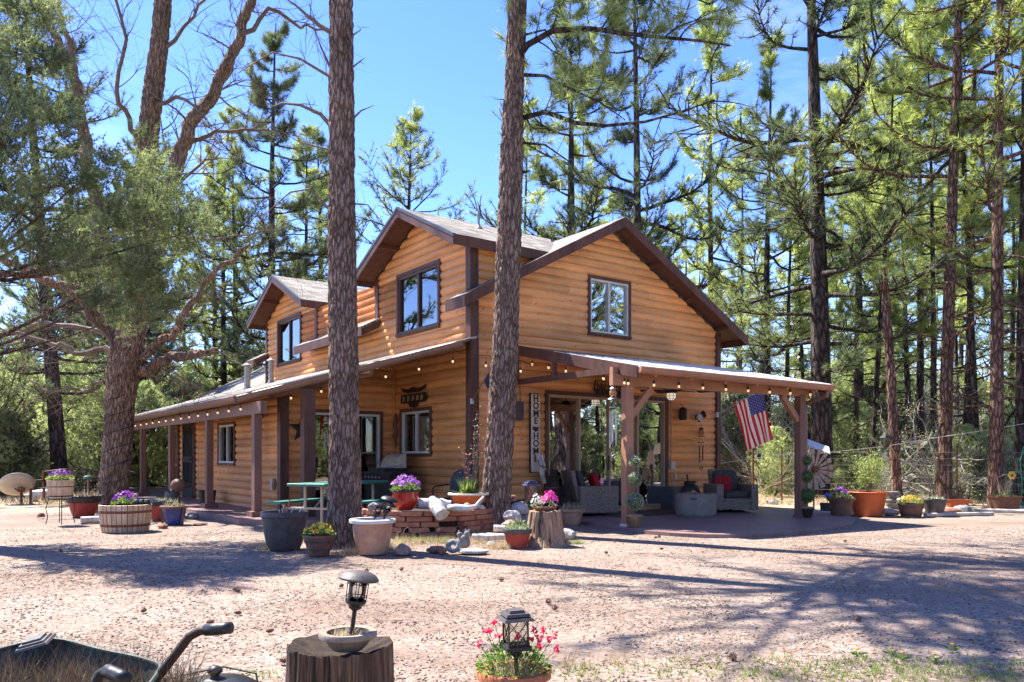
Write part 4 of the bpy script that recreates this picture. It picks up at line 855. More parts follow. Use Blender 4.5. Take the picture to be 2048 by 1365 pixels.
T('slim', 1868, 24, .9, 1.0, 'thin bowed pine leaning left between the snag and the thick pine', (0, -.10), .8)
T('full', 1535, 30, 1.0, 5.3, 'straight pine seen over the patio roof, right of the gable', sxy=.9)
T('tall', 1425, 36, 1.12, 1.7, 'tall pine showing just right of the gable peak')
T('tall', 1840, 30, .95, 4.0, 'tall pine with sparse limbs behind the leaning thin one')
T('full', 430, 42, 1.0, 1.9, 'pine far behind the left end of the porch roof'); T('dark', 285, 33, .85, .2, 'dark pine directly behind the oak'); T('dark', 640, 44, 1.05, 3.0, 'dark pine far behind the cabin between dormer and trunk')
# broken snag
RND.seed(2); sn = thing('snag', 'broken-topped dead pine with a lantern fixed to its trunk', 'dead tree'); S0 = px_path([(1797, 1012), (1794, 985), (1788, 880), (1782, 760), (1774, 640), (1769, 560)], 20.5)
bark_tube('trunk', S0, [.17, .125, .12, .112, .105, .09], 'pine_bark_red', sn, 36, .06, .025, (10, 2.6), 6)
mb = MB(); tp = Vector(S0[-1]); 
for i in range(6): a = i*1.05; mb.tube([tp+Vector((.08*math.cos(a), .08*math.sin(a), -.25)), tp+Vector((.05*math.cos(a), .05*math.sin(a), .1+.35*RND.random()))], [.05, .004], 4)
mb.build('splintered_top', 'rust', sn)
# the woods behind: individual pines
RND.seed(77); GB = 'pines of the woods behind the cabin'
labs = {'full': 'bushy pine standing in the woods behind the yard', 'tall': 'tall pine with a high crown in the woods behind the yard', 'slim': 'slender pole-like pine in the woods behind the yard', 'dark': 'dark dense pine in the woods behind the yard', 'redtall': 'tall reddish pine in the woods behind the yard', 'young': 'upswept young pine in the woods behind the yard'}
RG = ((-400, 0, 'at the far left edge'), (0, 90, 'left of the dark leaning pine'), (90, 200, 'behind the dark leaning pine'), (200, 300, 'behind the oak trunk'), (300, 430, 'over the porch end'), (430, 540, 'left of the small dormer'), (540, 650, 'behind the small dormer'), (650, 760, 'behind the first front trunk'), (760, 900, 'behind the big dormer'), (900, 1040, 'behind the leaning front trunk'), (1040, 1180, 'left of the gable peak'), (1180, 1330, 'behind the gable peak'),
    (1330, 1440, 'above the gable slope'), (1440, 1530, 'beyond the hanging flag'), (1530, 1600, 'over the patio cover'), (1600, 1680, 'beyond the windmill wheel'), (1680, 1765, 'beyond the orange pot'), (1765, 1835, 'beyond the broken snag'), (1835, 1905, 'beyond the round grey tub'), (1905, 1975, 'beyond the terracotta trough'), (1975, 2040, 'beyond the square planter'), (2040, 2600, 'at the far right edge'))
def lab(kind, px, d, dn): return kind+', '+('nearer ones' if False else 'close' if d < dn else 'far')+' '+next((r for a, b, r in RG if a <= px < b), 'at the edge of the woods')
KA = {'full': 'bushy pine', 'tall': 'high-crowned tall pine', 'slim': 'slender pole-like pine', 'dark': 'dense dark pine', 'redtall': 'tall reddish pine', 'young': 'upswept young pine'}
def wood(px0, px1, d0, d1, n, keys, smin=.8, smax=1.1):
    for i in range(n):
        px = px0+(px1-px0)*(i+RND.random())/n; d = d0+(d1-d0)*RND.random(); k = RND.choice(keys); x, y = gt(px, d); lx, ly = hl(x, y)
        if -5 < lx < 9 and -5 < ly < 21: continue
        s = RND.uniform(smin, smax); put(k, x, y, s, RND.random()*6.28, lab(KA[k], px, d, 42), GB, (RND.gauss(0, .02), RND.gauss(0, .02)), sxy=s*RND.uniform(.8, 1.1))
wood(1480, 2120, 27, 36, 6, ['slim', 'tall', 'slim'], .75, 1.0); wood(1450, 2200, 38, 52, 9, ['full', 'tall', 'slim'], .8, 1.05); wood(1300, 2300, 55, 85, 17, ['full', 'tall'], .9, 1.1)
wood(-150, 480, 34, 48, 9, ['full', 'dark'], .62, .85); wood(-200, 760, 50, 80, 15, ['full', 'dark'], .62, .9); wood(1020, 1420, 38, 60, 8, ['full', 'tall', 'young'], .85, 1.05)
# pines off to the right, mirrored in the gable panes
for i in range(22):
    x, y = 19+RND.random()*20, -8+i*1.15; k = RND.choice(['full', 'tall', 'dark'])
    if x < .72*y+6: x += 8
    put(k, x, y, RND.uniform(.95, 1.2), RND.random()*6, labs[k].replace('behind the yard', 'across the yard, mirrored in the panes'), 'pines across the yard')
for i in range(16):
    x, y = 16.5+RND.random()*8, -6+i*1.3
    if x > .72*y+5: put(RND.choice(['full', 'dark']), x+8, y, .45, RND.random()*6, 'low pine across the yard, mirrored in the panes', 'pines across the yard')
# pines behind the viewer, mirrored in the panes
for i in range(16):
    a = PI*(1.02+.98*i/15); rr_ = RND.uniform(15, 27); x, y = rr_*math.cos(a)*1.2, rr_*math.sin(a)
    if x < -8 and y > -6: continue
    k = RND.choice(['full', 'tall', 'dark']); put(k, x, y-3, RND.uniform(.75, 1.), RND.random()*6, labs[k].replace('behind the yard', 'across the yard, mirrored in the panes'), 'pines across the yard')
# ------------------------------------------------------------ bushes
def bush(Rr, Hh, n, mat, lm, kind, seed, nst=7):
    RND.seed(seed); mb = MB(); P, D, T_ = [], [], []; lp = []
    for i in range(nst): a = RND.random()*6.28; twig_grow(mb, Vector((.15*math.cos(a), .15*math.sin(a), -.05)), Vector((math.cos(a)*.55, math.sin(a)*.55, 1.)), Hh*RND.uniform(.6, .9), .03+.012*Hh, 3, .22, .06, 4, lp, (3, 5))
    if kind == 'dense':
        for _ in range(n):
            u = RND.random()**.5; a = RND.random()*6.28; z = RND.random(); rr_ = Rr*(math.sin(PI*min(1, .18+.8*z))**.7)*(.75+.3*noise.noise(Vector((math.cos(a)*1.6, math.sin(a)*1.6, z*3+seed)))); c = Vector((math.cos(a)*rr_*u, math.sin(a)*rr_*u, .1+z*Hh))
            if noise.noise(c*1.5+Vector((seed, 0, 0))) < -.25: continue
            P.append(c); D.append(Vector((math.cos(a)*.6, math.sin(a)*.6, .8))); T_.append(.5+.9*noise.noise(c*1.1)+RND.gauss(0, .1))
        V, T, t = tufts(np.array([tuple(p) for p in P]), np.array([tuple(d) for d in D]), 12, .15, .022, .6, np.array(T_))
    else:
        for p, d in lp:
            for _ in range(n): P.append(wob(p, .08)); D.append(wob(d, .7)); T_.append(RND.random())
        V, T, t = leaves(np.array([tuple(p) for p in P]), np.array([tuple(d) for d in D]), .05, .03, np.array(T_))
    return mb, V, T, t, lm, mat
make_tree('jun', 'juniper_bush', '', 'juniper bush', bush(2.1, 4.3, 3600, 'juniper_bark', 'juniper_pale', 'dense', 3, 5))
make_tree('jun2', 'juniper_bush', '', 'juniper bush', bush(1.7, 2.8, 2600, 'juniper_bark', 'juniper', 'dense', 9, 5))
make_tree('scrub', 'bare_shrub', '', 'shrub', bush(1.2, 2.6, 1, 'twig_grey', 'leaf_grey', 'open', 6, 16))
make_tree('scrub2', 'bare_shrub', '', 'shrub', bush(1.2, 3.2, 2, 'twig_grey', 'juniper_pale', 'open', 14, 14))
RND.seed(5)
for (px, d, k, s) in ((-40, 27, 'jun', 1.0), (55, 29, 'jun', .95), (10, 24, 'jun2', .9), (160, 27, 'jun', 1.05), (215, 31, 'jun2', 1.2), (-90, 24, 'jun', 1.2), (300, 30, 'jun', .9), (345, 36, 'jun', 1.05), (392, 40, 'jun', 1.25), (260, 36, 'jun', 1.1), (120, 36, 'jun', 1.2), (40, 38, 'jun', 1.3), (470, 46, 'jun', 1.4), (455, 41, 'jun2', 1.3), (180, 30, 'scrub', 1.0), (80, 26, 'scrub', .9)):
    x, y = gt(px, d); put(k, x, y, s, RND.random()*6, lab({'jun': 'tall sunlit juniper bush', 'jun2': 'low grey-green juniper bush', 'scrub': 'bare grey shrub'}[k], px, d, 29), 'bushes left of the cabin')
for i in range(74):
    px = 1440+RND.random()*680; d = RND.choice((21.5, 24, 27, 31, 34, 38, 43, 49))+RND.random()*3; x, y = gt(px, d); lx, ly = hl(x, y)
    if lx < 9 and ly > -3 or d < 23 and px < 1560: continue
    k = RND.choice(['scrub', 'scrub2', 'jun2', 'scrub2', 'jun', 'jun2']) if d < 33 else RND.choice(['jun', 'jun2', 'scrub2']); s = RND.uniform(.3, .72) if d < 30 else RND.uniform(.9, 1.5)
    put(k, x, y, s, RND.random()*6, lab({'jun': 'tall pale juniper bush', 'jun2': 'low juniper bush', 'scrub': 'tangled bare grey shrub', 'scrub2': 'half-leafed pale shrub'}[k], px, d, 29), 'bushes right of the cabin')
for i in range(30):
    x, y = 21+RND.random()*16, -10+i*.95
    if x > .72*y+7: put(RND.choice(['jun', 'jun2']), x, y, RND.uniform(.8, 1.3), RND.random()*6, 'juniper bush across the yard, mirrored in the panes', 'bushes across the yard')
for i in range(14):
    a = PI*(1.05+.9*i/13); put(RND.choice(['jun', 'jun2']), 22*math.cos(a), 17*math.sin(a)-6, 1.2, RND.random()*6, 'juniper bush across the yard, mirrored in the panes', 'bushes across the yard')
# grass, weeds, duff (uncountable)
def grass(name, label, cat, regions, mat, ln, wd, seed=1):
    parts = []
    for (x, y, rx, ry, n) in regions:
        p = np.stack([R.normal(x, rx, n), R.normal(y, ry, n), np.zeros(n)], -1); p[:, 2] = [ghgt(a, b)-.003 for a, b in p[:, :2]]
        parts.append(tufts(p, np.tile([0, 0, 1.], (n, 1)), 5, ln, wd, .5, R.random(n)))
    V, T, t = join(parts); tag(tri_mesh(name, V, T, mat, col=t), label, cat, kind='stuff')
rg = []
for px, py, sx, sy, n in ((1500, 1350, .5, .12, 700), (1750, 1345, .5, .12, 1100), (1950, 1340, .35, .15, 1200), (1130, 1350, .2, .1, 250), (560, 1350, .12, .1, 120), (1640, 1320, .25, .06, 250), (1850, 1330, .3, .08, 400), (1330, 1320, .2, .05, 60), (500, 1350, .1, .1, 60), (1200, 1340, .3, .1, 200)):
    x, y, _ = gp(px, py); rg.append((x, y, sx*1.2, sy*1.3, int(n*.22)))
grass('grass', 'thin green grass sprouting along the bottom right of the yard', 'grass', rg, 'grass', .045, .004)
rg = [(*gp(px, py)[:2], sx, sy, n) for px, py, sx, sy, n in ((880, 1085, .5, .12, 420), (780, 1095, .15, .08, 120), (700, 1105, .2, .1, 120), (1000, 1095, .12, .06, 200), (545, 1098, .08, .06, 60), (1215, 1330, .3, .08, 30), (760, 1075, .1, .06, 90))]
grass('dry_grass', 'dry grass and litter in front of the brick planter', 'dry grass', rg, 'drygrass', .10, .005)
grass('weeds', 'green weeds along the planter edging', 'weeds', [(*gp(px, py)[:2], sx, sy, n) for px, py, sx, sy, n in ((830, 1082, .28, .06, 130), (545, 1097, .08, .05, 90), (1148, 1086, .07, .04, 40), (735, 1100, .08, .04, 60), (895, 1085, .1, .04, 60))], 'grass', .09, .005)
def litter(n, name, label, sel, ln=.06, wd=.0035, mat='litter'):
    P = sel(n); n = len(P); D = R.normal(0, 1, (n, 3)); D[:, 2] *= .12; V, T, t = tufts(P, D, 2, ln, wd, .35, R.random(n)); tag(tri_mesh(name, V, T, mat, col=t), label, 'needle litter', kind='stuff')
def sel_l(n):
    d = 3+12*R.random(n); x = (R.random(n)*1.4-.7)*d; k = np.array([noise.noise(Vector((a*.55, b*.55, 4))) > .08 or math.hypot(a+2.4, b-11) < 1.3 or math.hypot(a+.3, b-12.7) < 1.1 for a, b in zip(x, d)]); x, d = x[k], d[k]; return np.stack([x, d, np.array([ghgt(a, b)+.008 for a, b in zip(x, d)])], -1)
litter(26000, 'needle_litter', 'brown fallen pine needles drifted over the gravel yard', sel_l)
n = 5200; px = 1420+R.random(n)*720; d = 20+R.random(n)*22; P = np.stack([(px-1024)/F*d, d, np.zeros(n)], -1); P2_ = np.stack([(R.random(4000)*520-60-1024)/F*(20+R.random(4000)*14), 20+R.random(4000)*14, np.zeros(4000)], -1)
P = np.concatenate([P, P2_]); P[:, 2] = [ghgt(a, b) for a, b in P[:, :2]]; lx = (P[:, 0]-HX)*ca+(P[:, 1]-HY)*sa; ly = -(P[:, 0]-HX)*sa+(P[:, 1]-HY)*ca; P = P[~((lx > -4) & (lx < 8.5) & (ly > -3) & (ly < 21))]
V, T, t = tufts(P, np.tile([0, 0, .7], (len(P), 1)), 6, .20, .012, .6, R.random(len(P))); tag(tri_mesh('forest_grass', V, T, 'drygrass', col=t), 'pale dry grass of the forest floor beyond the yard', 'dry grass', kind='stuff')
# ------------------------------------------------------------ pots and flowers
def blob_pts(n, r, h, z0, flat=.8):
    a = R.random(n)*2*PI; u = R.random(n)**.5; x, y = np.cos(a)*u*r, np.sin(a)*u*r; z = z0+h*(1-u*u*flat)*(.35+.65*R.random(n)); return np.stack([x, y, z], -1)
def plant(parent, r, h, z0, n, mat='leaf_green', ln=.05, wd=.022, name='foliage'):
    P = blob_pts(n, r, h, z0); D = P*np.array([2., 2., 0])/max(r, .01)+np.array([0, 0, .8])+R.normal(0, .4, P.shape); return tri_mesh(name, *leaves(P, D, ln, wd, R.random(n))[:2], mat, parent, np.repeat(R.random(n), 4))
def flowers(parent, r, h, z0, n, mat, s=.018, name='flowers', npet=5, off=(0, 0, 0)):
    c = blob_pts(n, r, h, z0, .55); c[:, 2] = z0+h*(1-.55*(c[:, 0]**2+c[:, 1]**2)/(r*r))*(.8+.3*R.random(n)); c += np.array(off); V, T, t = [], [], []; k = 0
    for p in c:
        nn = Vector((p[0]-off[0], p[1]-off[1]-.25*r, .5*r)); nn = (nn.normalized()+Vector(R.normal(0, .35, 3))).normalized(); u = nn.orthogonal().normalized(); v = nn.cross(u); q = Vector(p); tn = R.random(); ss = s*(.7+.6*R.random())
        for i in range(npet):
            a = 2*PI*i/npet; a1, a2 = a-.5, a+.5; V += [q, q+(u*math.cos(a1)+v*math.sin(a1))*ss*.85+nn*ss*.15, q+(u*math.cos(a)+v*math.sin(a))*ss*1.15+nn*ss*.3, q+(u*math.cos(a2)+v*math.sin(a2))*ss*.85+nn*ss*.15]; T += [(k, k+1, k+2), (k, k+2, k+3)]; t += [tn*.3]+[tn]*3; k += 4
    return tri_mesh(name, np.array([tuple(x) for x in V]), np.array(T), mat, parent, np.clip(np.array(t), 0, 1))
def stalks(parent, r, z0, n, ln, wd, mat, spread=.5, name='stalks', D0=(0, 0, 1)):
    a = R.random(n)*2*PI; u = R.random(n)**.5*r; P = np.stack([np.cos(a)*u, np.sin(a)*u, np.full(n, z0)], -1); return tri_mesh(name, *tufts(P, np.tile(np.array(D0, float), (n, 1)), 3, ln, wd, spread, R.random(n))[:2], mat, parent, np.repeat(R.random(n*3), 3))
def pot(name, label, px, py, prof, mats, z=0., cat='planter', rim=None, seg=36, rz=0, soil='soil', soilz=-.04, sq=(1, 1), group=None, loc=None, body='pot'):
    x, y, _ = gp(px, py, z) if loc is None else loc; r = thing(name, label, cat, (x, y, z-.005), rz, group); mb = MB(); th = .018; R0, h = prof[-1]
    full = [(max(.001, prof[0][0]-.02), 0)]+list(prof)+[(R0-th, h), (R0-th-.004, h+soilz)]; mb.lathe(full, seg, sq=sq, cap=True); mb.build(body, mats, r, 40)
    if soil: m2 = MB(); m2.lathe([(R0-th-.002, h+soilz), (R0*.5, h+soilz+.012), (.01, h+soilz+.02)], 24, sq=sq, wob=.01); m2.build('soil', soil, r, True)
    if rim: m3 = MB(); m3.lathe([(R0+.002, h-rim[0]), (R0+rim[1], h-rim[0]*.85), (R0+rim[1]*1.1, h-.004), (R0+rim[1]*.7, h+.006), (R0-th*1.2, h+.004), (R0-th*1.2, h-.02)], seg, sq=sq, cap=False); m3.build('rim', rim[2] if len(rim) > 2 else mats, r, 40)
    return r
def hoops(parent, prof, zs, hgt=.035, mat='dark_iron', name='hoop', sq=(1, 1), pr=.006):
    for z in zs:
        f = lambda q: np.interp(q, [p[1] for p in prof], [p[0] for p in prof])+pr
        mb = MB(); mb.lathe([(f(z)-.01, z), (f(z), z), (f(z+hgt), z+hgt), (f(z+hgt)-.01, z+hgt)], 36, sq=sq, cap=False); mb.build(name, mat, parent, 40)
def staves(parent, prof, n, mat='barrel_wood', gap=.012, sq=(1, 1)):
    mb = MB()
    for i in range(n):
        a0, a1 = 2*PI*i/n+gap, 2*PI*(i+1)/n-gap; vs = []
        for r, z in prof:
            for a in (a0, (a0+a1)/2, a1): vs.append((r*math.cos(a)*sq[0], r*math.sin(a)*sq[1], z))
        k = len(prof); mb.add(vs, [(3*j+i_, 3*j+i_+1, 3*j+i_+4, 3*j+i_+3) for j in range(k-1) for i_ in (0, 1)])
    mb.build('staves', mat, parent)
# left group
hb = [(.345, 0), (.368, .15), (.385, .30), (.390, .44)]
p = pot('half_barrel', 'oak half barrel planter with rusty hoops and purple violas, at the foot of the oak', 251, 1062, hb, 'soil', cat='barrel planter', body='liner'); staves(p, [(r+.012, z) for r, z in hb]+[(hb[-1][0]-.015, .445)], 30); hoops(p, hb, (.09, .31), .042, 'rust', pr=.018)
plant(p, .20, .16, .42, 260, 'leaf_green', .05, .022); flowers(p, .2, .24, .42, 60, 'petal_purple', .024); m = MB(); [m.ball((.2+.07*i, -.05+.04*i, .46), .07, 8) for i in range(3)]; m.build('seedling_bag', 'black_metal', p)
sx_, sy_, _ = gp(121, 1050)
st = thing('plant_stand', 'tall thin wrought-iron plant stand with splayed legs holding a pale stave pot', 'plant stand', (sx_, sy_, 0)); mb = MB(); mb.tube([(.20*math.cos(a), .20*math.sin(a), .52) for a in [i*PI/12 for i in range(25)]], .009, 5); mb.tube([(.17*math.cos(a), .17*math.sin(a), .46) for a in [i*PI/12 for i in range(25)]], .007, 5); mb.build('ring', 'black_metal', st)
for i in range(4): a = i*PI/2+.6; m = MB(); m.tube([(math.cos(a)*r, math.sin(a)*r, z) for r, z in ((.20, .53), (.19, .45), (.23, .3), (.2, .15), (.23, .02))], .008, 5); m.build('leg', 'black_metal', st)
w0 = [(.175, 0), (.20, .15), (.215, .31)]; p = pot('stave_pot', 'pale wooden stave pot of purple violas up on the iron stand', 0, 0, w0, 'cream', .50, loc=(sx_, sy_, 0), body='liner'); staves(p, [(r+.01, z) for r, z in w0], 14); hoops(p, w0, (.19,), .012, 'dark_iron', pr=.014); plant(p, .2, .15, .30, 240, 'grass', .06, .025); flowers(p, .2, .17, .32, 70, 'petal_purple', .024)
r0 = [(.19, 0), (.24, .12), (.285, .30), (.30, .42)]; p = pot('red_pot', 'wide red pot with dark ribbed rim between the iron stand and the oak trunk', 167, 1033, r0, 'red_matte', rim=(.13, .018, 'dark_rim')); stalks(p, .25, .40, 22, .18, .012, 'drygrass', 1.3)
p = pot('red_pot', 'dull red pot with black rim and grey succulents, behind the blue pot', 326, 1041, [(.18, 0), (.25, .18), (.28, .36)], 'red_matte', rim=(.07, .015, 'dark_rim')); plant(p, .22, .08, .35, 120, 'leaf_grey', .06, .025)
bp = [(.15, 0), (.17, .06), (.19, .2), (.20, .30), (.22, .34)]; p = pot('blue_pot', 'blue glazed pot with flared rim and braided side bands, beside the porch plinth', 349, 1049, bp, 'blue_glaze', rim=(.04, .03, 'brown_clay'), seg=24); m = MB()
for s_ in (-1, 1):
    for k in range(10): m.box((s_*(.165+.005*k), -.10, .03+k*.028), (.035, .03, .02), 0, 0, Matrix.Rotation(.6*(-1)**k, 3, 'Y'))
m.build('braid', 'brown_clay', p); stalks(p, .15, .33, 16, .16, .012, 'drygrass', 1.1); plant(p, .12, .07, .33, 60, 'leaf_green', .03, .015)
# bowed bronze garden figure in the red pot behind
gx_, gy_, _ = gp(338, 1036); gf = thing('garden_figure', 'weathered bronze child figure bending its round head over the red pot', 'statue', (gx_, gy_+.05, .38)); m = MB()
m.lathe([(.12, 0), (.14, .08), (.12, .17), (.07, .23)], 16, M=Matrix.Rotation(.5, 3, 'Y')); m.build('body', 'grey_brown', gf, True)
m = MB(); m.ball((.17, -.02, .27), .145, 20, 0, (1, .95, .95)); m.ball((.27, -.05, .2), .03, 8); m.ball((.2, -.14, .22), .03, 8); m.build('head', 'brown_clay', gf, True)
m = MB(); m.tube([(-.02, -.1, .16), (.1, -.14, .05), (.2, -.1, -.01)], [.035, .03, .02], 8); m.build('arm', 'grey_brown', gf, True)
# bench
bx_, by_, _ = gp(131, 1007); bz = ghgt(bx_, by_); be = thing('garden_bench', 'dark cast-iron bench with scrolled back, behind the iron plant stand', 'bench', (bx_, by_, bz), -.08); m = MB()
for i in range(5): m.bx((-.76, -.22+i*.1, .40), (.76, -.14+i*.1, .43))
m.build('seat', 'dark_iron', be); m = MB(); m.tube([(-.76, .27, .84), (-.4, .28, .89), (0, .29, .91), (.4, .28, .89), (.76, .27, .84)], .025, 6); m.bx((-.76, .25, .46), (.76, .28, .50))
for x in (-.74, -.55, -.4, .4, .55, .74): m.bx((x-.018, .255, .46), (x+.018, .275, .86))
for cx in (-.22, 0, .22): m.tube([(cx+.1*math.cos(a), .265, .66+.13*math.sin(a)) for a in [i*PI/9 for i in range(19)]], .011, 5)
for s_ in (-1, 1): m.tube([(s_*.33, .265, .5), (s_*.2, .265, .62), (s_*.33, .265, .74), (s_*.22, .265, .86)], .010, 5)
m.build('backrest', 'dark_iron', be)
for s_ in (-1, 1):
    for y0_, y1_ in ((-.26, -.24), (.28, .24)): m = MB(); m.beam((s_*.79, y0_, 0), (s_*.79, y1_, .60 if y0_ < 0 else .86), .05, .05, up=(0, 1, 0)); m.build('leg', 'rust', be)
    m = MB(); m.beam((s_*.79, -.28, .60), (s_*.79, .27, .62), .07, .04); m.ball((s_*.79, -.28, .60), .045, 10); m.build('armrest', 'rust', be)
# satellite dish
dx, dy, _ = gp(34, 1009); dz = ghgt(dx, dy); ds = thing('satellite_dish', 'tan satellite dish tilted skyward on a short post, left edge', 'satellite dish', (dx, dy, dz)); Mt = Matrix.Rotation(.38, 3, 'Y') @ Matrix.Rotation(-1.15, 3, 'X'); Mt = Matrix.Rotation(-.55, 3, 'Y') @ Matrix.Rotation(-.62, 3, 'X')
m = MB(); m.lathe([(.001, -.055), (.15, -.05), (.3, -.028), (.415, .012), (.42, .0), (.3, -.045), (.001, -.075)], 36, (0, 0, .52), M=Mt, cap=False); m.build('reflector', 'dish_grey', ds, True)
m = MB(); m.tube([(.05, .1, 0), (.06, .08, .36), (.05, .1, .48)], .035, 8); m.build('post', 'rust', ds); m = MB(); m.tube([(.12, -.05, .34), (.1, -.25, .42)], .02, 6); m.box((.1, .02, .38), (.14, .12, .10)); m.build('bracket', 'rust', ds); m = MB(); m.tube([(-.05, .1, .5), (-.36, .4, .72)], .018, 6); m.box((-.36, .4, .70), (.14, .12, .12)); m.build('receiver', 'white_paint', ds)
# mushroom-like stake ornament, log, bucket
ox, oy, _ = gp(176, 1026); orn = thing('stake_ornament', 'pale green glass disc on a stake rising from the red pot', 'garden ornament', (ox, oy, .38)); m = MB(); m.tube([(0, 0, 0), (0, 0, .34)], .008, 5); m.build('stake', 'vent_metal', orn); m = MB(); m.ball((0, 0, .40), .10, 16, 0, (1, 1, .42)); m.build('disc', 'leaf_grey', orn, True); m = MB(); m.lathe([(.095, .36), (.105, .385), (.095, .395)], 20); m.build('band', 'green_paint', orn)
def log(name, label, a, b, r, mat='birch', cat='log', group=None):
    a, b = Vector(a), Vector(b); mid = (a+b)/2; o = thing(name, label, cat, mid, 0, group); m = MB(); m.tube([a-mid, (a-mid)*.5+Vector((0, 0, r*.08)), (b-mid)*.5, b-mid], [r*1.03, r*.97, r, r*.95], 16, cap=False); m.build('bark', mat, o, True)
    m = MB(); d = (b-a).normalized()*.004; 
    for e, s_ in ((a, -1), (b, 1)): m.tube([e-mid-d*s_, e-mid+d*s_], r*.96, 16)
    m.build('cut_end', 'log_end', o); return o
x, y, _ = gp(176, 1047); log('cut_log', 'short pale birch log lying between the iron stand and the half barrel', (x-.05, y-.15, .065), (x+.42, y+.12, .07), .065)
x, y, _ = gp(415, 1008, .1); pot('black_bucket', 'black nursery bucket on the porch floor beside the screen door', 0, 0, [(.16, 0), (.2, .3), (.205, .33)], 'black_metal', .1, loc=(x, y, 0), soilz=-.1, cat='bucket')
# middle group
gb = [(.20, 0), (.24, .1), (.275, .28), (.295, .43), (.30, .50)]; p = pot('grey_pot', 'large dark grey-brown tub holding sticks and stakes, left of the first pine trunk', 569, 1098, gb, 'grey_brown', rim=(.07, .012), soilz=-.12, soil='dark_rim', cat='planter')
m = MB(); [m.tube([(.02*i-.06, .05, .38), (.05*i-.1+R.normal()*.03, .02, .52+.03*(i % 3))], .006, 4) for i in range(9)]; m.build('stakes', 'white_paint', p); m = MB(); m.tube([(0, 0, .4), (.06, .05, .66)], .012, 5); m.tube([(-.03, 0, .4), (.0, .05, .6)], .012, 5); m.build('sticks', 'terracotta', p)
yb_ = [(.125, 0), (.15, .09), (.185, .2), (.19, .25)]; p = pot('barrel_pot', 'small brown barrel-shaped pot of yellow pansies at the foot of the first pine trunk', 638, 1110, yb_, 'brown_clay', rim=(.03, .012)); hoops(p, yb_, (.06, .16), .03, 'grey_brown'); plant(p, .18, .15, .22, 300, 'leaf_green', .045, .022); flowers(p, .18, .18, .22, 46, 'petal_yellow', .026)
wp = [(.17, 0), (.20, .06), (.235, .22), (.25, .36), (.255, .44)]; p = pot('white_rimmed_pot', 'big peach-coloured pot with sunlit white rim and two solar lights leaning in it', 745, 1107, wp, 'terracotta_pale', rim=(.05, .035, 'white_paint'), soilz=-.10, soil='grey_brown'); WPL = p.location.copy()
def solar_light(label, loc, s=1., tilt=(0, 0), style='round', dome='black_metal', hgt=.30):
    o = thing('solar_light', label, 'solar light', loc); o.rotation_euler = (tilt[0], tilt[1], .3); o.scale = (s,)*3
    m = MB(); m.tube([(0, 0, -.05), (0, 0, hgt*.50)], .010, 8); m.lathe([(.012, hgt*.46), (.028, hgt*.50), (.030, hgt*.54), (.045, hgt*.58), (.048, hgt*.62)], 16); m.build('stake', 'black_metal', o)
    z0, z1 = hgt*.62, hgt*.95
    if style == 'round':
        m = MB(); m.lathe([(.034, z0), (.038, z1)], 20); m.build('lamp_glass', 'clear_glass', o, True); m = MB()
        for i in range(8): a = i*PI/4; m.tube([(.044*math.cos(a), .044*math.sin(a), z0), (.047*math.cos(a), .047*math.sin(a), z1)], .0025, 4)
        for z in (z0, z0+.02, z1-.02, z1): m.tube([(.046*math.cos(a), .046*math.sin(a), z) for a in [i*PI/10 for i in range(21)]], .0025, 4)
        m.build('cage', 'black_metal', o); m = MB(); m.lathe([(.088, z1-.004), (.09, z1+.004), (.075, z1+.022), (.05, z1+.034), (.001, z1+.04)], 28); m.build('cap', dome, o, 40)
    else:
        m = MB(); m.bx((-.042, -.042, z0), (.042, .042, z1)); m.build('lamp_glass', 'clear_glass', o); m = MB(); w_ = .046
        for sx in (-1, 1):
            for sy in (-1, 1): m.beam((sx*w_, sy*w_, z0), (sx*w_, sy*w_, z1), .007, .007, up=(1, 0, 0))
        for k in range(4):
            M4 = Matrix.Rotation(k*PI/2, 3, 'Z'); f = lambda x, z: M4 @ Vector((x, -w_, z))
            for c_ in (-1, 1): m.tube([f(c_*-w_, z0), f(c_*-.012, (z0+z1)/2-.012), f(c_*.012, (z0+z1)/2+.012), f(c_*w_, z1)], .0028, 4)
            for z in (z0, z1): m.beam(f(-w_, z), f(w_, z), .008, .008)
        m.build('cage', 'black_metal', o); m = MB(); m.box((0, 0, z0-.01), (.12, .12, .018)); m.build('tray', 'black_metal', o)
        m = MB()
        for a, b, z in ((.075, .075, 0), (.06, .06, .02), (.038, .038, .034)): m.lathe([(a*1.414, z1+z), (b*1.25, z1+z+.013)], 4, M=Matrix.Rotation(PI/4, 3, 'Z'))
        m.build('cap', dome, o)
    return o
solar_light('caged solar light with round dark hat leaning right in the white-rimmed pot', tuple(WPL+Vector((.12, -.05, .34))), 1.25, (.08, .28)); solar_light('smaller caged solar light leaning low in the white-rimmed pot', tuple(WPL+Vector((-.02, -.02, .34))), 1.0, (.05, .42))
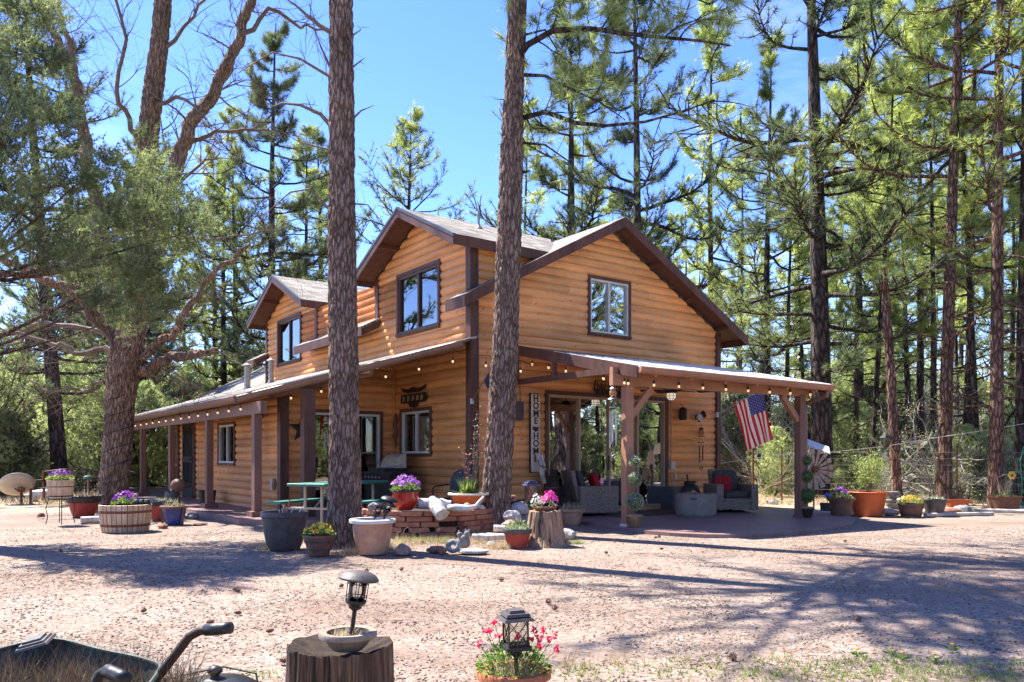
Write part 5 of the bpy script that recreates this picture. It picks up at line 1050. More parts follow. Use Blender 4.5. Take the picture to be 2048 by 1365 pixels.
# brick planter
arc = [(706, 12.9), (735, 12.35), (780, 12.05), (830, 11.95), (880, 12.0), (925, 12.15), (965, 12.5), (990, 12.9)]
cp = [Vector((gx(a, d), d, 0)) for a, d in arc]; Lc = [0]
for a, b in zip(cp, cp[1:]): Lc.append(Lc[-1]+(b-a).length)
def arcp(s):
    k = 0
    while k < len(cp)-2 and Lc[k+1] < s: k += 1
    f = (s-Lc[k])/(Lc[k+1]-Lc[k]); return cp[k].lerp(cp[k+1], f), (cp[k+1]-cp[k]).normalized()
RND.seed(8); bw = thing('brick_planter', 'low curved planter wall of dry-stacked red bricks beside the cabin corner', 'brick planter', (0, 0, 0)); m = MB(); gap_ = []
for row in range(5):
    s = RND.uniform(-.05, .12) if row % 2 else 0.; z = .04+row*.082
    while s < Lc[-1]-.12:
        L = RND.uniform(.27, .40); e = min(s+L, Lc[-1]); p0, t0 = arcp((s+e)/2); skip = row in (1, 2) and RND.random() < .16
        if not skip: m.box((p0.x+RND.gauss(0, .008), p0.y+RND.gauss(0, .012), z), (e-s-.012, .17, .074), math.atan2(t0.y, t0.x)+RND.gauss(0, .02))
        s = e+(.09 if row in (1, 2) and RND.random() < .35 else 0)
o = m.build('bricks', 'brick', bw); bv = o.modifiers.new('b', 'BEVEL'); bv.width = .008; bv.segments = 2
m = MB(); q = [(p_.x, p_.y) for p_ in [arcp(Lc[-1]*i/14)[0]+Vector((0, .06, 0)) for i in range(15)]]+[(-.1, 14.2), (-1.2, 14.5), (-2.5, 14.1)]; m.prism(q, (0, 0, 0), (1, 0, 0), (0, 1, 0), (0, 0, 1), .37); m.build('soil', 'soil', bw)
ZB = .415
rgp = [(.10, 0), (.115, .015), (.185, .10), (.215, .19), (.20, .26), (.215, .31)]; x, y = gx(811, 12.15), 12.15; p = pot('red_glazed_pot', 'shiny red glazed pot overflowing with lilac flowers on the brick planter', 0, 0, rgp, 'red_glaze', ZB, loc=(x, y, 0), rim=(.03, .012, 'dark_rim')); plant(p, .22, .14, .29, 420, 'leaf_green', .04, .014); flowers(p, .23, .24, .29, 110, 'petal_lilac', .022); flowers(p, .22, .2, .29, 40, 'petal_purple', .02)
def can(name, label, loc, L, r, M3, mat='galvanised', cat='metal can', handle=True):
    o = thing(name, label, cat, loc); m = MB(); m.lathe([(r*.98, 0), (r, .01), (r, L*.72), (r*.97, L*.74), (r*.6, L*.9), (r*.62, L), (r*.5, L)], 28, M=M3); m.build('body', mat, o, 40)
    m = MB(); [m.lathe([(r*1.0, L*f), (r*1.03, L*f+.006), (r*1.0, L*f+.012)], 28, M=M3, cap=False) for f in (.02, .35, .70)]; m.build('rib', mat, o, True)
    if handle: m = MB(); m.tube([M3 @ Vector((r*1.0, 0, L*.70)), M3 @ Vector((r*1.5, 0, L*.85)), M3 @ Vector((r*1.2, 0, L*1.05)), M3 @ Vector((r*.5, 0, L*.98))], .010, 6); m.build('handle', 'dark_iron', o)
    return o
Mc = Matrix.Rotation(-.55, 3, 'Y') @ Matrix.Rotation(-1.15, 3, 'X')
d_ = 11.75; can('milk_can', 'dented galvanised can tipped over the brick edge, round base facing the yard', (gx(885, d_), d_-.05, gz(1030, d_)), .38, .105, Matrix.Rotation(.62, 3, 'Z') @ Matrix.Rotation(-.95, 3, 'X'))
d_ = 12.3; can('milk_can', 'white-painted metal can lying along the brick top beside the tipped one', (gx(838, d_), d_, gz(1008, d_)), .50, .085, Matrix.Rotation(PI/2, 3, 'Y') @ Matrix.Rotation(.0, 3, 'X'), 'white_paint', handle=False)
tp_ = [(.19, 0), (.25, .10), (.29, .20), (.31, .235)]; x, y = gx(937, 12.65), 12.65; p = pot('terracotta_bowl', 'wide orange terracotta bowl with spiky yucca and tall coral flower stalks on the brick planter', 0, 0, tp_, 'terracotta_bright', ZB, loc=(x, y, 0), rim=(.03, .02, 'cream')); stalks(p, .10, .22, 60, .28, .016, 'grass', .38, 'yucca_leaves'); plant(p, .12, .14, .21, 160, 'grass', .06, .035)
m = MB(); FP = []
for i in range(9):
    a = Vector((-.03+.05*RND.random()-(.04 if i < 2 else -.07), .05, .22)); b = a+Vector((RND.gauss(0, .03)+(-.03 if i < 2 else .08), 0, .50+.08*i)); m.tube([a, a.lerp(b, .5)+Vector((.01, 0, 0)), b], [.009, .008, .005], 4)
    for k in range(20): q = a.lerp(b, .45+.55*k/13); e = wob(q, .03); m.tube([q, e], .002, 3); FP.append(tuple(e))
m.build('flower_stalk', 'twig', p); FP = np.array(FP); tri_mesh('flowers', *leaves(FP[:28], R.normal(0, 1, (28, 3)), .05, .03, R.random(28))[:2], 'petal_coral', p, np.repeat(R.random(28), 4)); tri_mesh('seed_heads', *leaves(FP[28:], R.normal(0, 1, (len(FP)-28, 3)), .03, .014, R.random(len(FP)-28))[:2], 'drygrass', p, np.repeat(R.random(len(FP)-28), 4))
sp = thing('scoop', 'long weathered metal scoop lying along the brick top under the terracotta bowl', 'garden tool', (gx(925, 12.0), 12.0, ZB+.03)); m = MB(); m.tube([(-.22, 0, .0), (-.1, -.02, .01), (.08, -.02, .0), (.2, 0, .03), (.32, .08, .17)], [.05, .06, .05, .03, .022], 10); m.build('scoop_body', 'galvanised', sp, True)
def rock(label, px, py, s, mat, z=0., sc=(1, .8, .6), seed=0, loc=None, name='rock', group='rocks round the planter'):
    x, y, _ = gp(px, py, z) if loc is None else loc; m = MB(); m.ball((0, 0, 0), 1, 16)
    m.v = [tuple(Vector(v)*(1+.28*noise.noise(Vector(v)*1.3+Vector((seed*3.1, 0, 0)))+.12*noise.noise(Vector(v)*3.7+Vector((seed, 5, 0))))) for v in m.v]; m.v = [(a*s*sc[0], b*s*sc[1], max(c*s*sc[2], -s*sc[2]*.55)) for a, b, c in m.v]
    o = m.build(name, mat, None, 45); o.location = (x, y, z+s*sc[2]*.5 if z == 0 else z+s*sc[2]*.5); o.rotation_euler = (0, 0, seed*1.3); return tag(o, label, 'rock', group)
for i, (lb, px, py, s, mt, sc) in enumerate((('tan boulder in front of the brick planter, right of the white-rimmed pot', 806, 1108, .13, 'rock_tan', (1, .8, .62)), ('flat reddish-brown rock left of the grey ring stone', 874, 1104, .12, 'rock_red', (1.2, .8, .45)), ('small bright red rock in front of the flat reddish one', 885, 1108, .05, 'rock_red', (1, .8, .8)), ('grey river stone left of the small red pot', 983, 1092, .085, 'rock_grey', (1.2, .8, .5)), ('round brown cone-like lump at the stump foot', 1128, 1088, .065, 'rock_red', (1, .8, .9)),
    ('pale lichened rock between half barrel and blue pot', 312, 1038, .16, 'rock_grey', (1, .9, .7)), ('mossy grey rock right of the blue pot', 386, 1038, .13, 'rock_grey', (1, .8, .6)), ('flat tan slab by the porch plinth', 400, 1050, .12, 'rock_tan', (1.3, .8, .25)), ('pinkish brick-like stone at the half barrel foot', 326, 1056, .10, 'rock_red', (1.1, .8, .5)), ('mound of pale stones under the metal bench', 98, 1002, .42, 'rock_white', (1.3, .7, .6)), ('dark brown clod on the gravel left of the iron stand', 83, 1033, .08, 'rock_red', (1.1, .9, .6)))):
    rock(lb, px, py, s, mt, 0., sc, i+1)
for i, (lb, px, d_, z, s, mt) in enumerate((('grey craggy rock on the brick wall beside the solar lights', 748, 12.25, ZB, .10, 'rock_grey'), ('small white pebble rock on the brick wall', 778, 12.1, ZB, .05, 'rock_white'), ('white stone resting on the metal scoop', 912, 12.05, ZB+.03, .055, 'rock_white'), ('tan blocky stone on the scoop', 934, 12.1, ZB+.04, .07, 'rock_tan'), ('whitish stone at the right end of the brick wall', 963, 12.4, ZB, .06, 'rock_white'), ('reddish peaked rock above the white pile, left of the stump', 1025, 13.2, .50, .09, 'rock_red'), ('large white quartz rock beside the stump', 1026, 12.4, .22, .17, 'rock_white'), ('second white rock piled beside the stump', 1040, 12.9, .32, .17, 'rock_white'), ('tan rock in the pile behind the small red pot', 1018, 12.0, .12, .15, 'rock_tan'), ('white rock low in the pile behind the stump', 1060, 13.0, .12, .2, 'rock_white'), ('pale rocky lump spilling right of the stump', 1136, 11.9, .0, .14, 'rock_white'))):
    rock(lb, 0, 0, s, mt, z-s*.1, (1, .8, .75), i+20, (gx(px, d_), d_, 0))
# ring stone, flat stone, statue, edging, succulent, birch logs
x, y, _ = gp(906, 1106); o = thing('ring_stone', 'smooth grey ring-shaped stone with hollow centre on the gravel', 'stone ornament', (x, y, .085)); m = MB()
ring = [(.06+.036*math.cos(a), .036*math.sin(a)) for a in [i*2*PI/12 for i in range(12)]]; vs = [Matrix.Rotation(1.05, 3, 'X') @ Vector((r*math.cos(b), r*math.sin(b), z)) for b in [j*2*PI/28 for j in range(28)] for r, z in ring]; m.add(vs, [(j*12+i, ((j+1) % 28)*12+i, ((j+1) % 28)*12+(i+1) % 12, j*12+(i+1) % 12) for j in range(28) for i in range(12)]); m.build('stone', 'rock_grey', o, True)
x, y, _ = gp(946, 1107); m = MB(); m.lathe([(.15, 0), (.17, .015), (.165, .035), (.14, .042), (.01, .042)], 30, sq=(1.15, .8), wob=.05); o = m.build('stepping_stone', 'rock_white', None, 40); o.location = (x, y+.05, 0); tag(o, 'flat pale round stepping stone in front of the stone figurine', 'stepping stone')
x, y, _ = gp(927, 1096); o = thing('figurine', 'small weathered stone figurine of animals standing by the grey ring stone', 'statue', (x, y, 0)); m = MB(); m.lathe([(.05, 0), (.085, .03), (.09, .09), (.07, .14), (.05, .17)], 16, wob=.08); m.ball((-.05, -.02, .18), .04, 10); m.ball((.05, -.01, .19), .045, 10); m.ball((0, -.05, .13), .045, 10); m.ball((-.06, -.02, .225), .014, 6); m.ball((.03, 0, .24), .014, 6); m.ball((.075, 0, .235), .014, 6); m.build('figure', 'rock_grey', o, True)
x, y, _ = gp(938, 1074); o = thing('succulent', 'spiky pale agave rosette in front of the brick planter', 'plant', (x, y, .02)); stalks(o, .03, 0, 16, .17, .02, 'leaf_grey', .9, 'rosette')
ed = thing('wire_edging', 'row of low looped wire edging in front of the brick planter', 'garden edging', (0, 0, 0)); m = MB()
for i in range(19):
    f = .18+.72*i/18; p0, t0 = arcp(Lc[-1]*f); p0 = p0+Vector((0, -.22, 0)); w_ = .085 if i % 2 else .062; h_ = .16 if i % 2 else .09; m.tube([p0+t0*w_*math.cos(a)+Vector((0, 0, .02+h_*math.sin(a))) for a in [j*PI/9 for j in range(10)]], .0035, 4)
m.build('loops', 'wire', ed)
RND.seed(3)
for i in range(4): xx = gx(962+i*14, 11.6); log('birch_log', ['short white birch log at the foot of the leaning pine, leftmost of four', 'birch log second in the pile under the leaning pine', 'third birch log, partly behind the small red pot', 'uppermost birch log against the leaning pine base'][i], (xx-.12, 11.45+.08*i, .06+(.11 if i == 3 else 0)), (xx+.16, 11.5+.05*i, .05+(.11 if i == 3 else 0)), .05, group='birch logs under the pine')
p = pot('red_pot', 'small red pot with mossy rim and trailing succulents in front of the upright stump', 1034, 1094, [(.12, 0), (.155, .1), (.18, .2), (.195, .25)], 'red_matte', rim=(.06, .008, 'grey_brown')); stalks(p, .17, .24, 90, .07, .012, 'leaf_grey', .8); plant(p, .14, .14, .24, 110, 'grass', .05, .02)
def stump(name, label, loc, r0, r1, h, mat, seed, hollow=0., flare=1.1):
    o = thing(name, label, 'tree stump', loc); m = MB(); seg = 160; vs = []; nz = 14
    for j in range(nz+1):
        t = j/nz
        for k in range(seg):
            a = 2*PI*k/seg; d = Vector((math.cos(a), math.sin(a), 0)); r = (r0+(r1-r0)*t)*(1+.10*noise.noise(d*1.5+Vector((0, 0, seed)))+.035*noise.noise(Vector((d.x*7, d.y*7, t*.8+seed)))+.015*noise.noise(Vector((d.x*22, d.y*22, t*1.2)))); r *= 1+.16*max(0, 1-t*2.2)**2*(1+noise.noise(d*2+Vector((seed, 0, 0)))); r -= .018*max(0, noise.noise(Vector((d.x*13, d.y*13, t*.5+seed)))-.12)*4*.5; vs.append(d*r+Vector((0, 0, -.03+(h+.03)*t+(.02*noise.noise(d*4+Vector((0, 0, seed))) if j == nz else 0))))
    m.add(vs, [(j*seg+k, j*seg+(k+1) % seg, (j+1)*seg+(k+1) % seg, (j+1)*seg+k) for j in range(nz) for k in range(seg)]); m.build('wood', mat, o, 60)
    m = MB(); top = vs[-seg:]; ins = [v*.55+Vector((0, 0, (v.z*.45)-hollow)) for v in top]; m.add(top+ins+[Vector((0, 0, h-hollow*1.1))], [(k, (k+1) % seg, seg+(k+1) % seg, seg+k) for k in range(seg)]+[(seg+k, seg+(k+1) % seg, 2*seg) for k in range(seg)]); m.build('top', 'log_end' if not hollow else 'soil', o, 40); return o
x, y, _ = gp(1089, 1089); stump('tree_stump', 'upright weathered stump with a carved knot, topped by pink flowers', (x, y, 0), .30, .225, .47, 'stump_wood', 5); SX1, SY1 = x, y
p = pot('flower_bowl', 'shallow clay bowl of magenta and white flowers on the upright stump', 0, 0, [(.12, 0), (.16, .05), (.175, .06)], 'brown_clay', .465, loc=(x-.0, y, 0), soilz=-.01); plant(p, .17, .16, .05, 160, 'leaf_grey', .035, .014); flowers(p, .12, .22, .05, 70, 'petal_pink', .024, off=(.07, 0, 0)); flowers(p, .10, .18, .05, 34, 'petal_white', .016, off=(-.1, 0, 0))
solar_light('blue-topped solar lantern on a stake behind the magenta flowers', (gx(1060, 11.6), 11.6, .12), 1.5, (0, .03), 'square', 'navy', .48)
p = pot('clay_pot', 'tan clay pot of dry stubble between the stump and the wicker chair', 1143, 1050, [(.13, 0), (.17, .06), (.205, .2), (.215, .29)], 'terracotta_pale', rim=(.05, .03)); stalks(p, .18, .28, 70, .13, .009, 'drygrass', .35)
# green picnic table
pu = Vector((.343, .939, 0)); pc = Vector((-2.97, 13.72, 0)); pa = math.atan2(pu.y, pu.x); pt = thing('picnic_table', 'green-topped picnic table with tan tube legs behind the first pine trunk', 'picnic table', (pc.x, pc.y, .05), pa)
m = MB(); m.bx((-1.05, -.36, .70), (1.05, .36, .745)); o = m.build('tabletop', 'green_paint', pt); bv = o.modifiers.new('b', 'BEVEL'); bv.width = .01
for s_ in (-1, 1): m = MB(); m.bx((-1.05, s_*.62-.13, .405), (1.05, s_*.62+.13, .44)); m.build('bench_seat', 'green_paint', pt)
for e in (-1, 1):
    for s_ in (-1, 1): m = MB(); m.tube([(e*.82, s_*.16, .70), (e*.82, s_*.16, -.04)], .025, 8); m.build('leg', 'tan_paint', pt)
    m = MB(); m.tube([(e*.82, -.62, .40), (e*.82, -.55, .33), (e*.82, .55, .33), (e*.82, .62, .40)], .02, 8); m.tube([(e*.80, 0, .33), (e*.25, 0, .70)], .015, 6); m.build('brace', 'tan_paint', pt)
# gas grill
g = thing('gas_grill', 'black gas grill with open rounded lid under the small porch window', 'grill', hw(-.62, 2.2, .1), HA-PI/2+.1); g.rotation_euler[2] = HA-PI/2
m = MB(); m.bx((-.70, -.28, .78), (.70, .28, .82)); m.bx((-.36, -.28, .82), (.36, .26, .90)); m.build('cook_box', 'black_metal', g); m = MB(); m.bx((-.62, -.25, .1), (.62, .25, .78)); m.build('cabinet', 'black_metal', g); m = MB(); m.bx((-.62, -.30, .64), (.62, -.26, .78)); m.build('control_panel', 'dark_iron', g)
m = MB(); pr = [(.26*math.cos(a), .30*math.sin(a)) for a in [i*PI/2/8 for i in range(9)]]+[(0, 0)]; m.prism(pr, (.30, .24, .90), (0, -1, 0), (0, 0, 1), (1, 0, 0), .03); m.prism(pr, (-.33, .24, .90), (0, -1, 0), (0, 0, 1), (1, 0, 0), .03)
for i in range(8): a0, a1 = i*PI/16, (i+1)*PI/16; m.add([(-.33, .24-.26*math.cos(a0), .9+.30*math.sin(a0)), (.33, .24-.26*math.cos(a0), .9+.30*math.sin(a0)), (.33, .24-.26*math.cos(a1), .9+.30*math.sin(a1)), (-.33, .24-.26*math.cos(a1), .9+.30*math.sin(a1))], [(0, 1, 2, 3)])
m.build('lid', 'tan_paint', g)
for i in range(5): m = MB(); m.lathe([(.025, 0), (.022, .025)], 12, (-.44+i*.16, -.30, .71), M=Matrix.Rotation(PI/2, 3, 'X')); m.build('knob', 'steel', g)
m = MB(); m.tube([(-.1, -.2, .92), (.5, -.1, .97), (.58, 0, 1.0)], .012, 6); m.tube([(.1, -.2, .92), (.62, -.2, .93)], .01, 5); m.build('tongs', 'galvanised', g)
# mesh patio chair
x, y = gx(908, 14.2), 14.2; c_ = thing('mesh_chair', 'black mesh patio chair with rounded back beside the cabin corner', 'chair', (x, y, .06), -.5); m = MB(); m.prism([(-.25, 0), (-.27, .3), (-.22, .46), (-.1, .52), (.1, .52), (.22, .46), (.27, .3), (.25, 0)], (0, .22, .42), (1, 0, 0), (0, .22, 1), (0, 1, 0), .02); m.build('backrest', 'black_metal', c_); m = MB(); m.bx((-.25, -.25, .40), (.25, .24, .43)); m.build('seat', 'black_metal', c_)
for s_ in (-1, 1): m = MB(); m.tube([(s_*.29, -.25, 0), (s_*.29, -.24, .60), (s_*.29, -.18, .64), (s_*.29, .25, .66)], .014, 6); m.build('armrest', 'dark_iron', c_); m = MB(); m.tube([(s_*.27, .3, 0), (s_*.26, .24, .42)], .014, 6); m.build('leg', 'dark_iron', c_)
# ------------------------------------------------------------ things on the walls
def wallG(lx, z, off=.07): return hw(lx, -off, z)
def text_obj(name, body, size, mat, parent, loc, rot, ext=.004, align='CENTER'):
    cu = bpy.data.curves.new(name, 'FONT'); cu.body = body; cu.size = size; cu.extrude = ext; cu.align_x = align; cu.align_y = 'CENTER'; cu.resolution_u = 3; cu.offset = .0035
    tmp = bpy.data.objects.new('tmp', cu); C.objects.link(tmp); dg = bpy.context.evaluated_depsgraph_get(); me = bpy.data.meshes.new_from_object(tmp.evaluated_get(dg)); bpy.data.objects.remove(tmp)
    o = bpy.data.objects.new(name, me); C.objects.link(o); o.parent = parent; o.location = loc; o.rotation_euler = rot; me.materials.clear(); me.materials.append(M_[mat]); return o
hs = thing('home_sign', 'tall narrow white board reading HOME HOME leaning on the wall beside the patio door', 'sign', hw(1.46, -.10, .92), HA); m = MB(); m.bx((-.112, -.015, 0), (.112, .012, 1.56)); o = m.build('board', 'cream', hs); bv = o.modifiers.new('b', 'BEVEL'); bv.width = .02
m = MB(); m.bx((-.128, .013, -.01), (.118, .03, 1.575)); m.build('backing', 'dark_iron', hs)
zz = 1.47
for i, ch_ in enumerate('HOME HOME'):
    if ch_ != ' ': 
        o = text_obj('letter', ch_, .185, 'letter_dark', hs, (0, -.018, zz), (PI/2, 0, 0)); zz -= .15
        m = MB(); z = zz+.15     # serifs
        if ch_ in 'HM':
            for sx in (-1, 1):
                for sz in (-1, 1): m.bx((sx*.05-.022, -.024, z+sz*.056-.007), (sx*.05+.022, -.016, z+sz*.056+.007))
            m.build('serif', 'letter_dark', hs)
    else:
        m = MB(); us = [(-.075, .03), (-.07, .05), (-.02, .045), (.02, .04), (.03, .03), (.045, .035), (.055, .055), (.075, .06), (.06, .03), (.05, .01), (.045, -.01), (.06, -.045), (.045, -.03), (.02, -.035), (0, -.05), (-.015, -.055), (-.03, -.035), (-.06, -.02)]
        us = [(a*1.15, b*1.05) for a, b in us]; m.prism(us, (0, -.019, zz-.01), (1, 0, 0), (0, 0, 1), (0, -1, 0), .005); m.build('map_emblem', 'letter_dark', hs); zz -= .15
mc = thing('milk_can', 'tall rusty milk can standing under the HOME board', 'milk can', hw(1.62, -.42, .06), 0); m = MB(); m.lathe([(.19, 0), (.185, .05), (.18, .35), (.15, .62), (.14, .68), (.175, .78), (.185, .80), (.165, .80)], 28); m.build('body', 'dark_iron', mc, 40)
m = MB(); [m.lathe([(r, z), (r+.012, z+.012), (r, z+.024)], 28, cap=False) for r, z in ((.183, .06), (.158, .55))]; m.build('band', 'rust', mc, True)
ws = thing('birch_branch', 'peeled birch branch with black strap leaning out of the rusty milk can', 'branch', hw(1.46, -.42, .80), 0); m = MB(); m.tube([(-.02, 0, -.1), (-.10, .02, .25), (-.14, .04, .5)], [.05, .048, .05], 10); m.tube([(0, 0, .15), (-.05, 0, .38), (-.07, 0, .46)], [.028, .025, .028], 8); m.build('branch', 'birch', ws, True); m = MB(); m.tube([(-.15, -.05, .38), (-.12, -.06, .25), (.02, -.06, .22), (.06, -.05, -.02)], .012, 5); m.build('strap', 'black_metal', ws)
# word-cut metal sign over the patio door
ms = thing('metal_word_sign', 'dark cut-out metal word sign above the patio door, left of the fan', 'sign', hw(3.05, -.09, 2.66), HA); m = MB()
m.prism([(-.03, -.02), (0, .20), (1.1, .14), (1.1, .125), (.04, .185), (.01, 0), (.12, -.09), (1.1, -.10), (1.1, -.115), (.11, -.11)], (0, 0, 0), (1, 0, 0), (0, 0, 1), (0, -1, 0), .012); m.build('plate', 'dark_iron', ms)
m = MB(); m.prism([(.0, .0), (.12, -.1), (1.1, -.11), (1.1, -.02), (.9, .05), (.75, -.02), (.55, .06), (.4, -.02), (.25, .06), (.1, -.0)], (0, -.005, 0), (1, 0, 0), (0, 0, 1), (0, -1, 0), .012); m.build('hill_cutout', 'dark_iron', ms)
m = MB(); RND.seed(12)
for i in range(9): x = .06+i*.11; m.bx((x, -.018, -.04), (x+.02, -.008, .15)); m.tube([(x+.05+.035*math.cos(a), -.012, .05+.05*math.sin(a)) for a in [j*PI/5 for j in range(9)]], .009, 4)
m.build('lettering', 'dark_iron', ms)
# longhorn sign by porch window
ls = thing('horned_sign', 'dark metal name sign with spreading horns above the small porch window', 'sign', hw(-.075, 2.12, 2.46), HA-PI/2); m = MB()
m.prism([(-.55, -.02), (-.52, .10), (.52, .10), (.55, -.02), (.52, -.09), (.22, -.09), (.14, -.17), (0, -.20), (-.14, -.17), (-.22, -.09), (-.52, -.09)], (0, 0, 0), (1, 0, 0), (0, 0, 1), (0, -1, 0), .012); m.build('plate', 'dark_iron', ls)
m = MB(); m.prism([(-.55, .26), (-.45, .17), (-.25, .13), (0, .13), (.25, .13), (.45, .17), (.56, .27), (.42, .23), (.2, .20), (.05, .24), (-.05, .24), (-.2, .20), (-.42, .23)], (0, 0, 0), (1, 0, 0), (0, 0, 1), (0, -1, 0), .014); m.build('horns', 'dark_iron', ls)
for i, w_ in enumerate((-.40, -.20, 0, .20, .38)): m = MB(); m.tube([(w_-.03, -.016, -.05), (w_-.01, -.016, .06), (w_+.03, -.016, .05), (w_+.03, -.016, -.04)], .009, 4); m.build('lettering', 'frame_tan', ls)
# lizard, stars, cross
lz = thing('metal_lizard', 'rusty metal lizard ornament on the wall between porch door and window', 'wall ornament', hw(-.075, 2.93, 1.78), HA-PI/2); m = MB(); m.tube([(0, 0, .38), (.03, 0, .28), (-.03, 0, .15), (.03, 0, 0), (-.02, 0, -.15), (.04, 0, -.27), (-.02, 0, -.36)], [.02, .05, .04, .055, .035, .02, .006], 8)
for z, s_ in ((.2, 1), (.16, -1), (-.05, 1), (-.08, -1)): m.tube([(0, 0, z), (s_*.09, 0, z+.03), (s_*.11, 0, z-.04)], .012, 5)
m.build('body', 'rust', lz, True)
def star(label, loc, rz, s=.26):
    o = thing('metal_star', label, 'wall ornament', loc, rz); m = MB(); P_ = [Vector((math.cos(PI/2+i*PI/5)*(s if i % 2 == 0 else s*.4), 0, math.sin(PI/2+i*PI/5)*(s if i % 2 == 0 else s*.4))) for i in range(10)]; m.add(P_+[Vector((0, -.05, 0)), Vector((0, .01, 0))], [(i, (i+1) % 10, 10) for i in range(10)]+[((i+1) % 10, i, 11) for i in range(10)]); m.build('plate', 'dark_iron', o); return o
star('dark metal star on the wall between the porch corner post and sliding door', hw(-2.15, 3.02, 1.80), HA, .30); star('second metal star half hidden behind the square porch post', hw(-2.60, 8.25, 1.75), HA-PI/2, .28)
cr_ = thing('blue_cross', 'small blue cross hanging on the porch wall above a wind chime', 'wall ornament', hw(-2.64, 4.05, 1.94), HA-PI/2); m = MB(); m.prism([(-.03, -.19), (.03, -.19), (.025, .0), (.12, -.03), (.12, .06), (.03, .04), (.04, .16), (-.04, .16), (-.03, .04), (-.12, .06), (-.12, -.03), (-.025, 0)], (0, 0, .13), (1, 0, 0), (0, 0, 1), (0, -1, 0), .015); m.build('cross', 'navy', cr_); m = MB(); m.beam((0, -.022, .0), (0, -.022, .27), .02, .006, up=(1, 0, 0)); m.beam((-.08, -.022, .14), (.08, -.022, .14), .006, .02); m.build('inlay', 'galvanised', cr_)
def chime(name, label, loc, n, L, r, mat, head=None, rz=0, sail=True, top=0.0, s=1.):
    o = thing(name, label, 'wind chime', loc, rz); o.scale = (s,)*3; z = -top
    if head == 'amber':
        m = MB(); m.tube([(0, 0, .12), (0, 0, 0)], .004, 4); m.lathe([(.065, -.045), (.055, -.02), (.02, 0)], 16); m.lathe([(.03, -.19), (.10, -.215), (.085, -.20)], 16); m.build('cap', mat, o, 40); m = MB(); m.lathe([(.04, -.17), (.062, -.13), (.06, -.08), (.045, -.05)], 16); m.build('lamp_glass', 'amber', o, True); z = -.22
        m = MB(); [m.tube([(.06*math.cos(a), .06*math.sin(a), -.18), (.068*math.cos(a), .068*math.sin(a), -.12), (.05*math.cos(a), .05*math.sin(a), -.05)], .004, 4) for a in (0, 1.57, 3.14, 4.71)]; m.build('cage', mat, o)
    m = MB(); m.lathe([(.075, z-.14), (.075, z-.125)], 18); m.build('chime_ring', mat, o)
    m = MB(); [m.tube([(0, 0, z), (.06*math.cos(a), .06*math.sin(a), z-.13)], .0025, 3) for a in (0, 2.1, 4.2)]; m.build('cord', 'black_metal', o)
    for i in range(n): a = i*2*PI/n; m = MB(); l = L*(.8+.2*((i*37) % 5)/4); m.tube([(.055*math.cos(a), .055*math.sin(a), z-.2), (.055*math.cos(a), .055*math.sin(a), z-.2-l)], r, 8); m.build('chime_tube', mat, o)
    m = MB(); m.tube([(0, 0, z-.14), (0, 0, z-.28-L)], .0025, 3); m.lathe([(.03, z-.3-.4*L), (.03, z-.29-.4*L)], 12); m.build('striker', mat, o)
    if sail: m = MB(); c0 = z-.33-L; m.tube([(.05*math.cos(a), 0, c0+.05*math.sin(a)) for a in [i*PI/10 for i in range(21)]], .006, 4); m.tube([(-.03, 0, c0-.02), (.03, 0, c0+.02)], .006, 4); m.build('wind_sail', mat, o)
    return o
chime('wind_chime', 'thin bamboo-tube wind chime hanging below the blue cross', hw(-2.72, 4.05, 1.88), 5, .36, .012, 'dark_iron', rz=.4)
q = b0; chime('wind_chime', 'silver wind chime with amber lamp hanging from the left end of the patio beam', hw(q.x+.02, q.y-.03, 2.40), 5, .62, .011, 'steel', 'amber', HA, s=.98)
hl_ = Vector(hw(.99, -2.5, 2.64)); chime('wind_chime', 'slim dark wind chime hanging from the truss end', tuple(hl_), 1, .25, .008, 'copper', None, 0, False, .45, .9)
chime('wind_chime', 'amber lantern wind chime hanging on the wall right of the patio door', hw(6.35, -.16, 1.92), 4, .42, .010, 'dark_iron', 'amber', HA)
# lantern, floodlight
ln_ = thing('wall_lantern', 'black cylindrical lantern hanging on the wall right of the patio door', 'lantern', hw(5.72, -.16, 2.08), HA); m = MB(); m.lathe([(.07, 0), (.085, .02), (.085, .24), (.07, .27), (.02, .30)], 18); m.tube([(0, 0, .3), (0, .02, .36), (0, .08, .38)], .005, 4); m.build('shade', 'black_metal', ln_, 40); m = MB(); [m.tube([(.088*math.cos(a), .088*math.sin(a), .02), (.088*math.cos(a), .088*math.sin(a), .25)], .004, 4) for a in [i*PI/4 for i in range(8)]]; m.build('cage', 'dark_iron', ln_)
fl = thing('flood_light', 'twin motion floodlight with one silver and one black head on the wall', 'floodlight', hw(6.28, -.08, 2.16), HA); m = MB(); m.lathe([(.06, 0), (.05, .03)], 16, M=Matrix.Rotation(PI/2, 3, 'X')); m.build('base', 'black_metal', fl)
m = MB(); m.lathe([(.03, 0), (.05, .06), (.09, .14), (.085, .145)], 18, (.03, -.05, .03), M=Matrix.Rotation(1.2, 3, 'Y') @ Matrix.Rotation(.3, 3, 'X')); m.build('lamp_head', 'black_metal', fl, 40); m = MB(); m.lathe([(.03, 0), (.05, .04), (.085, .11), (.08, .115), (.01, .10)], 18, (-.05, -.05, -.02), M=Matrix.Rotation(-.5, 3, 'Y') @ Matrix.Rotation(1.5, 3, 'X')); m.build('lamp_head', 'galvanised', fl, 40); m = MB(); m.ball((.02, -.07, -.08), .04, 12); m.build('sensor', 'black_metal', fl, True)
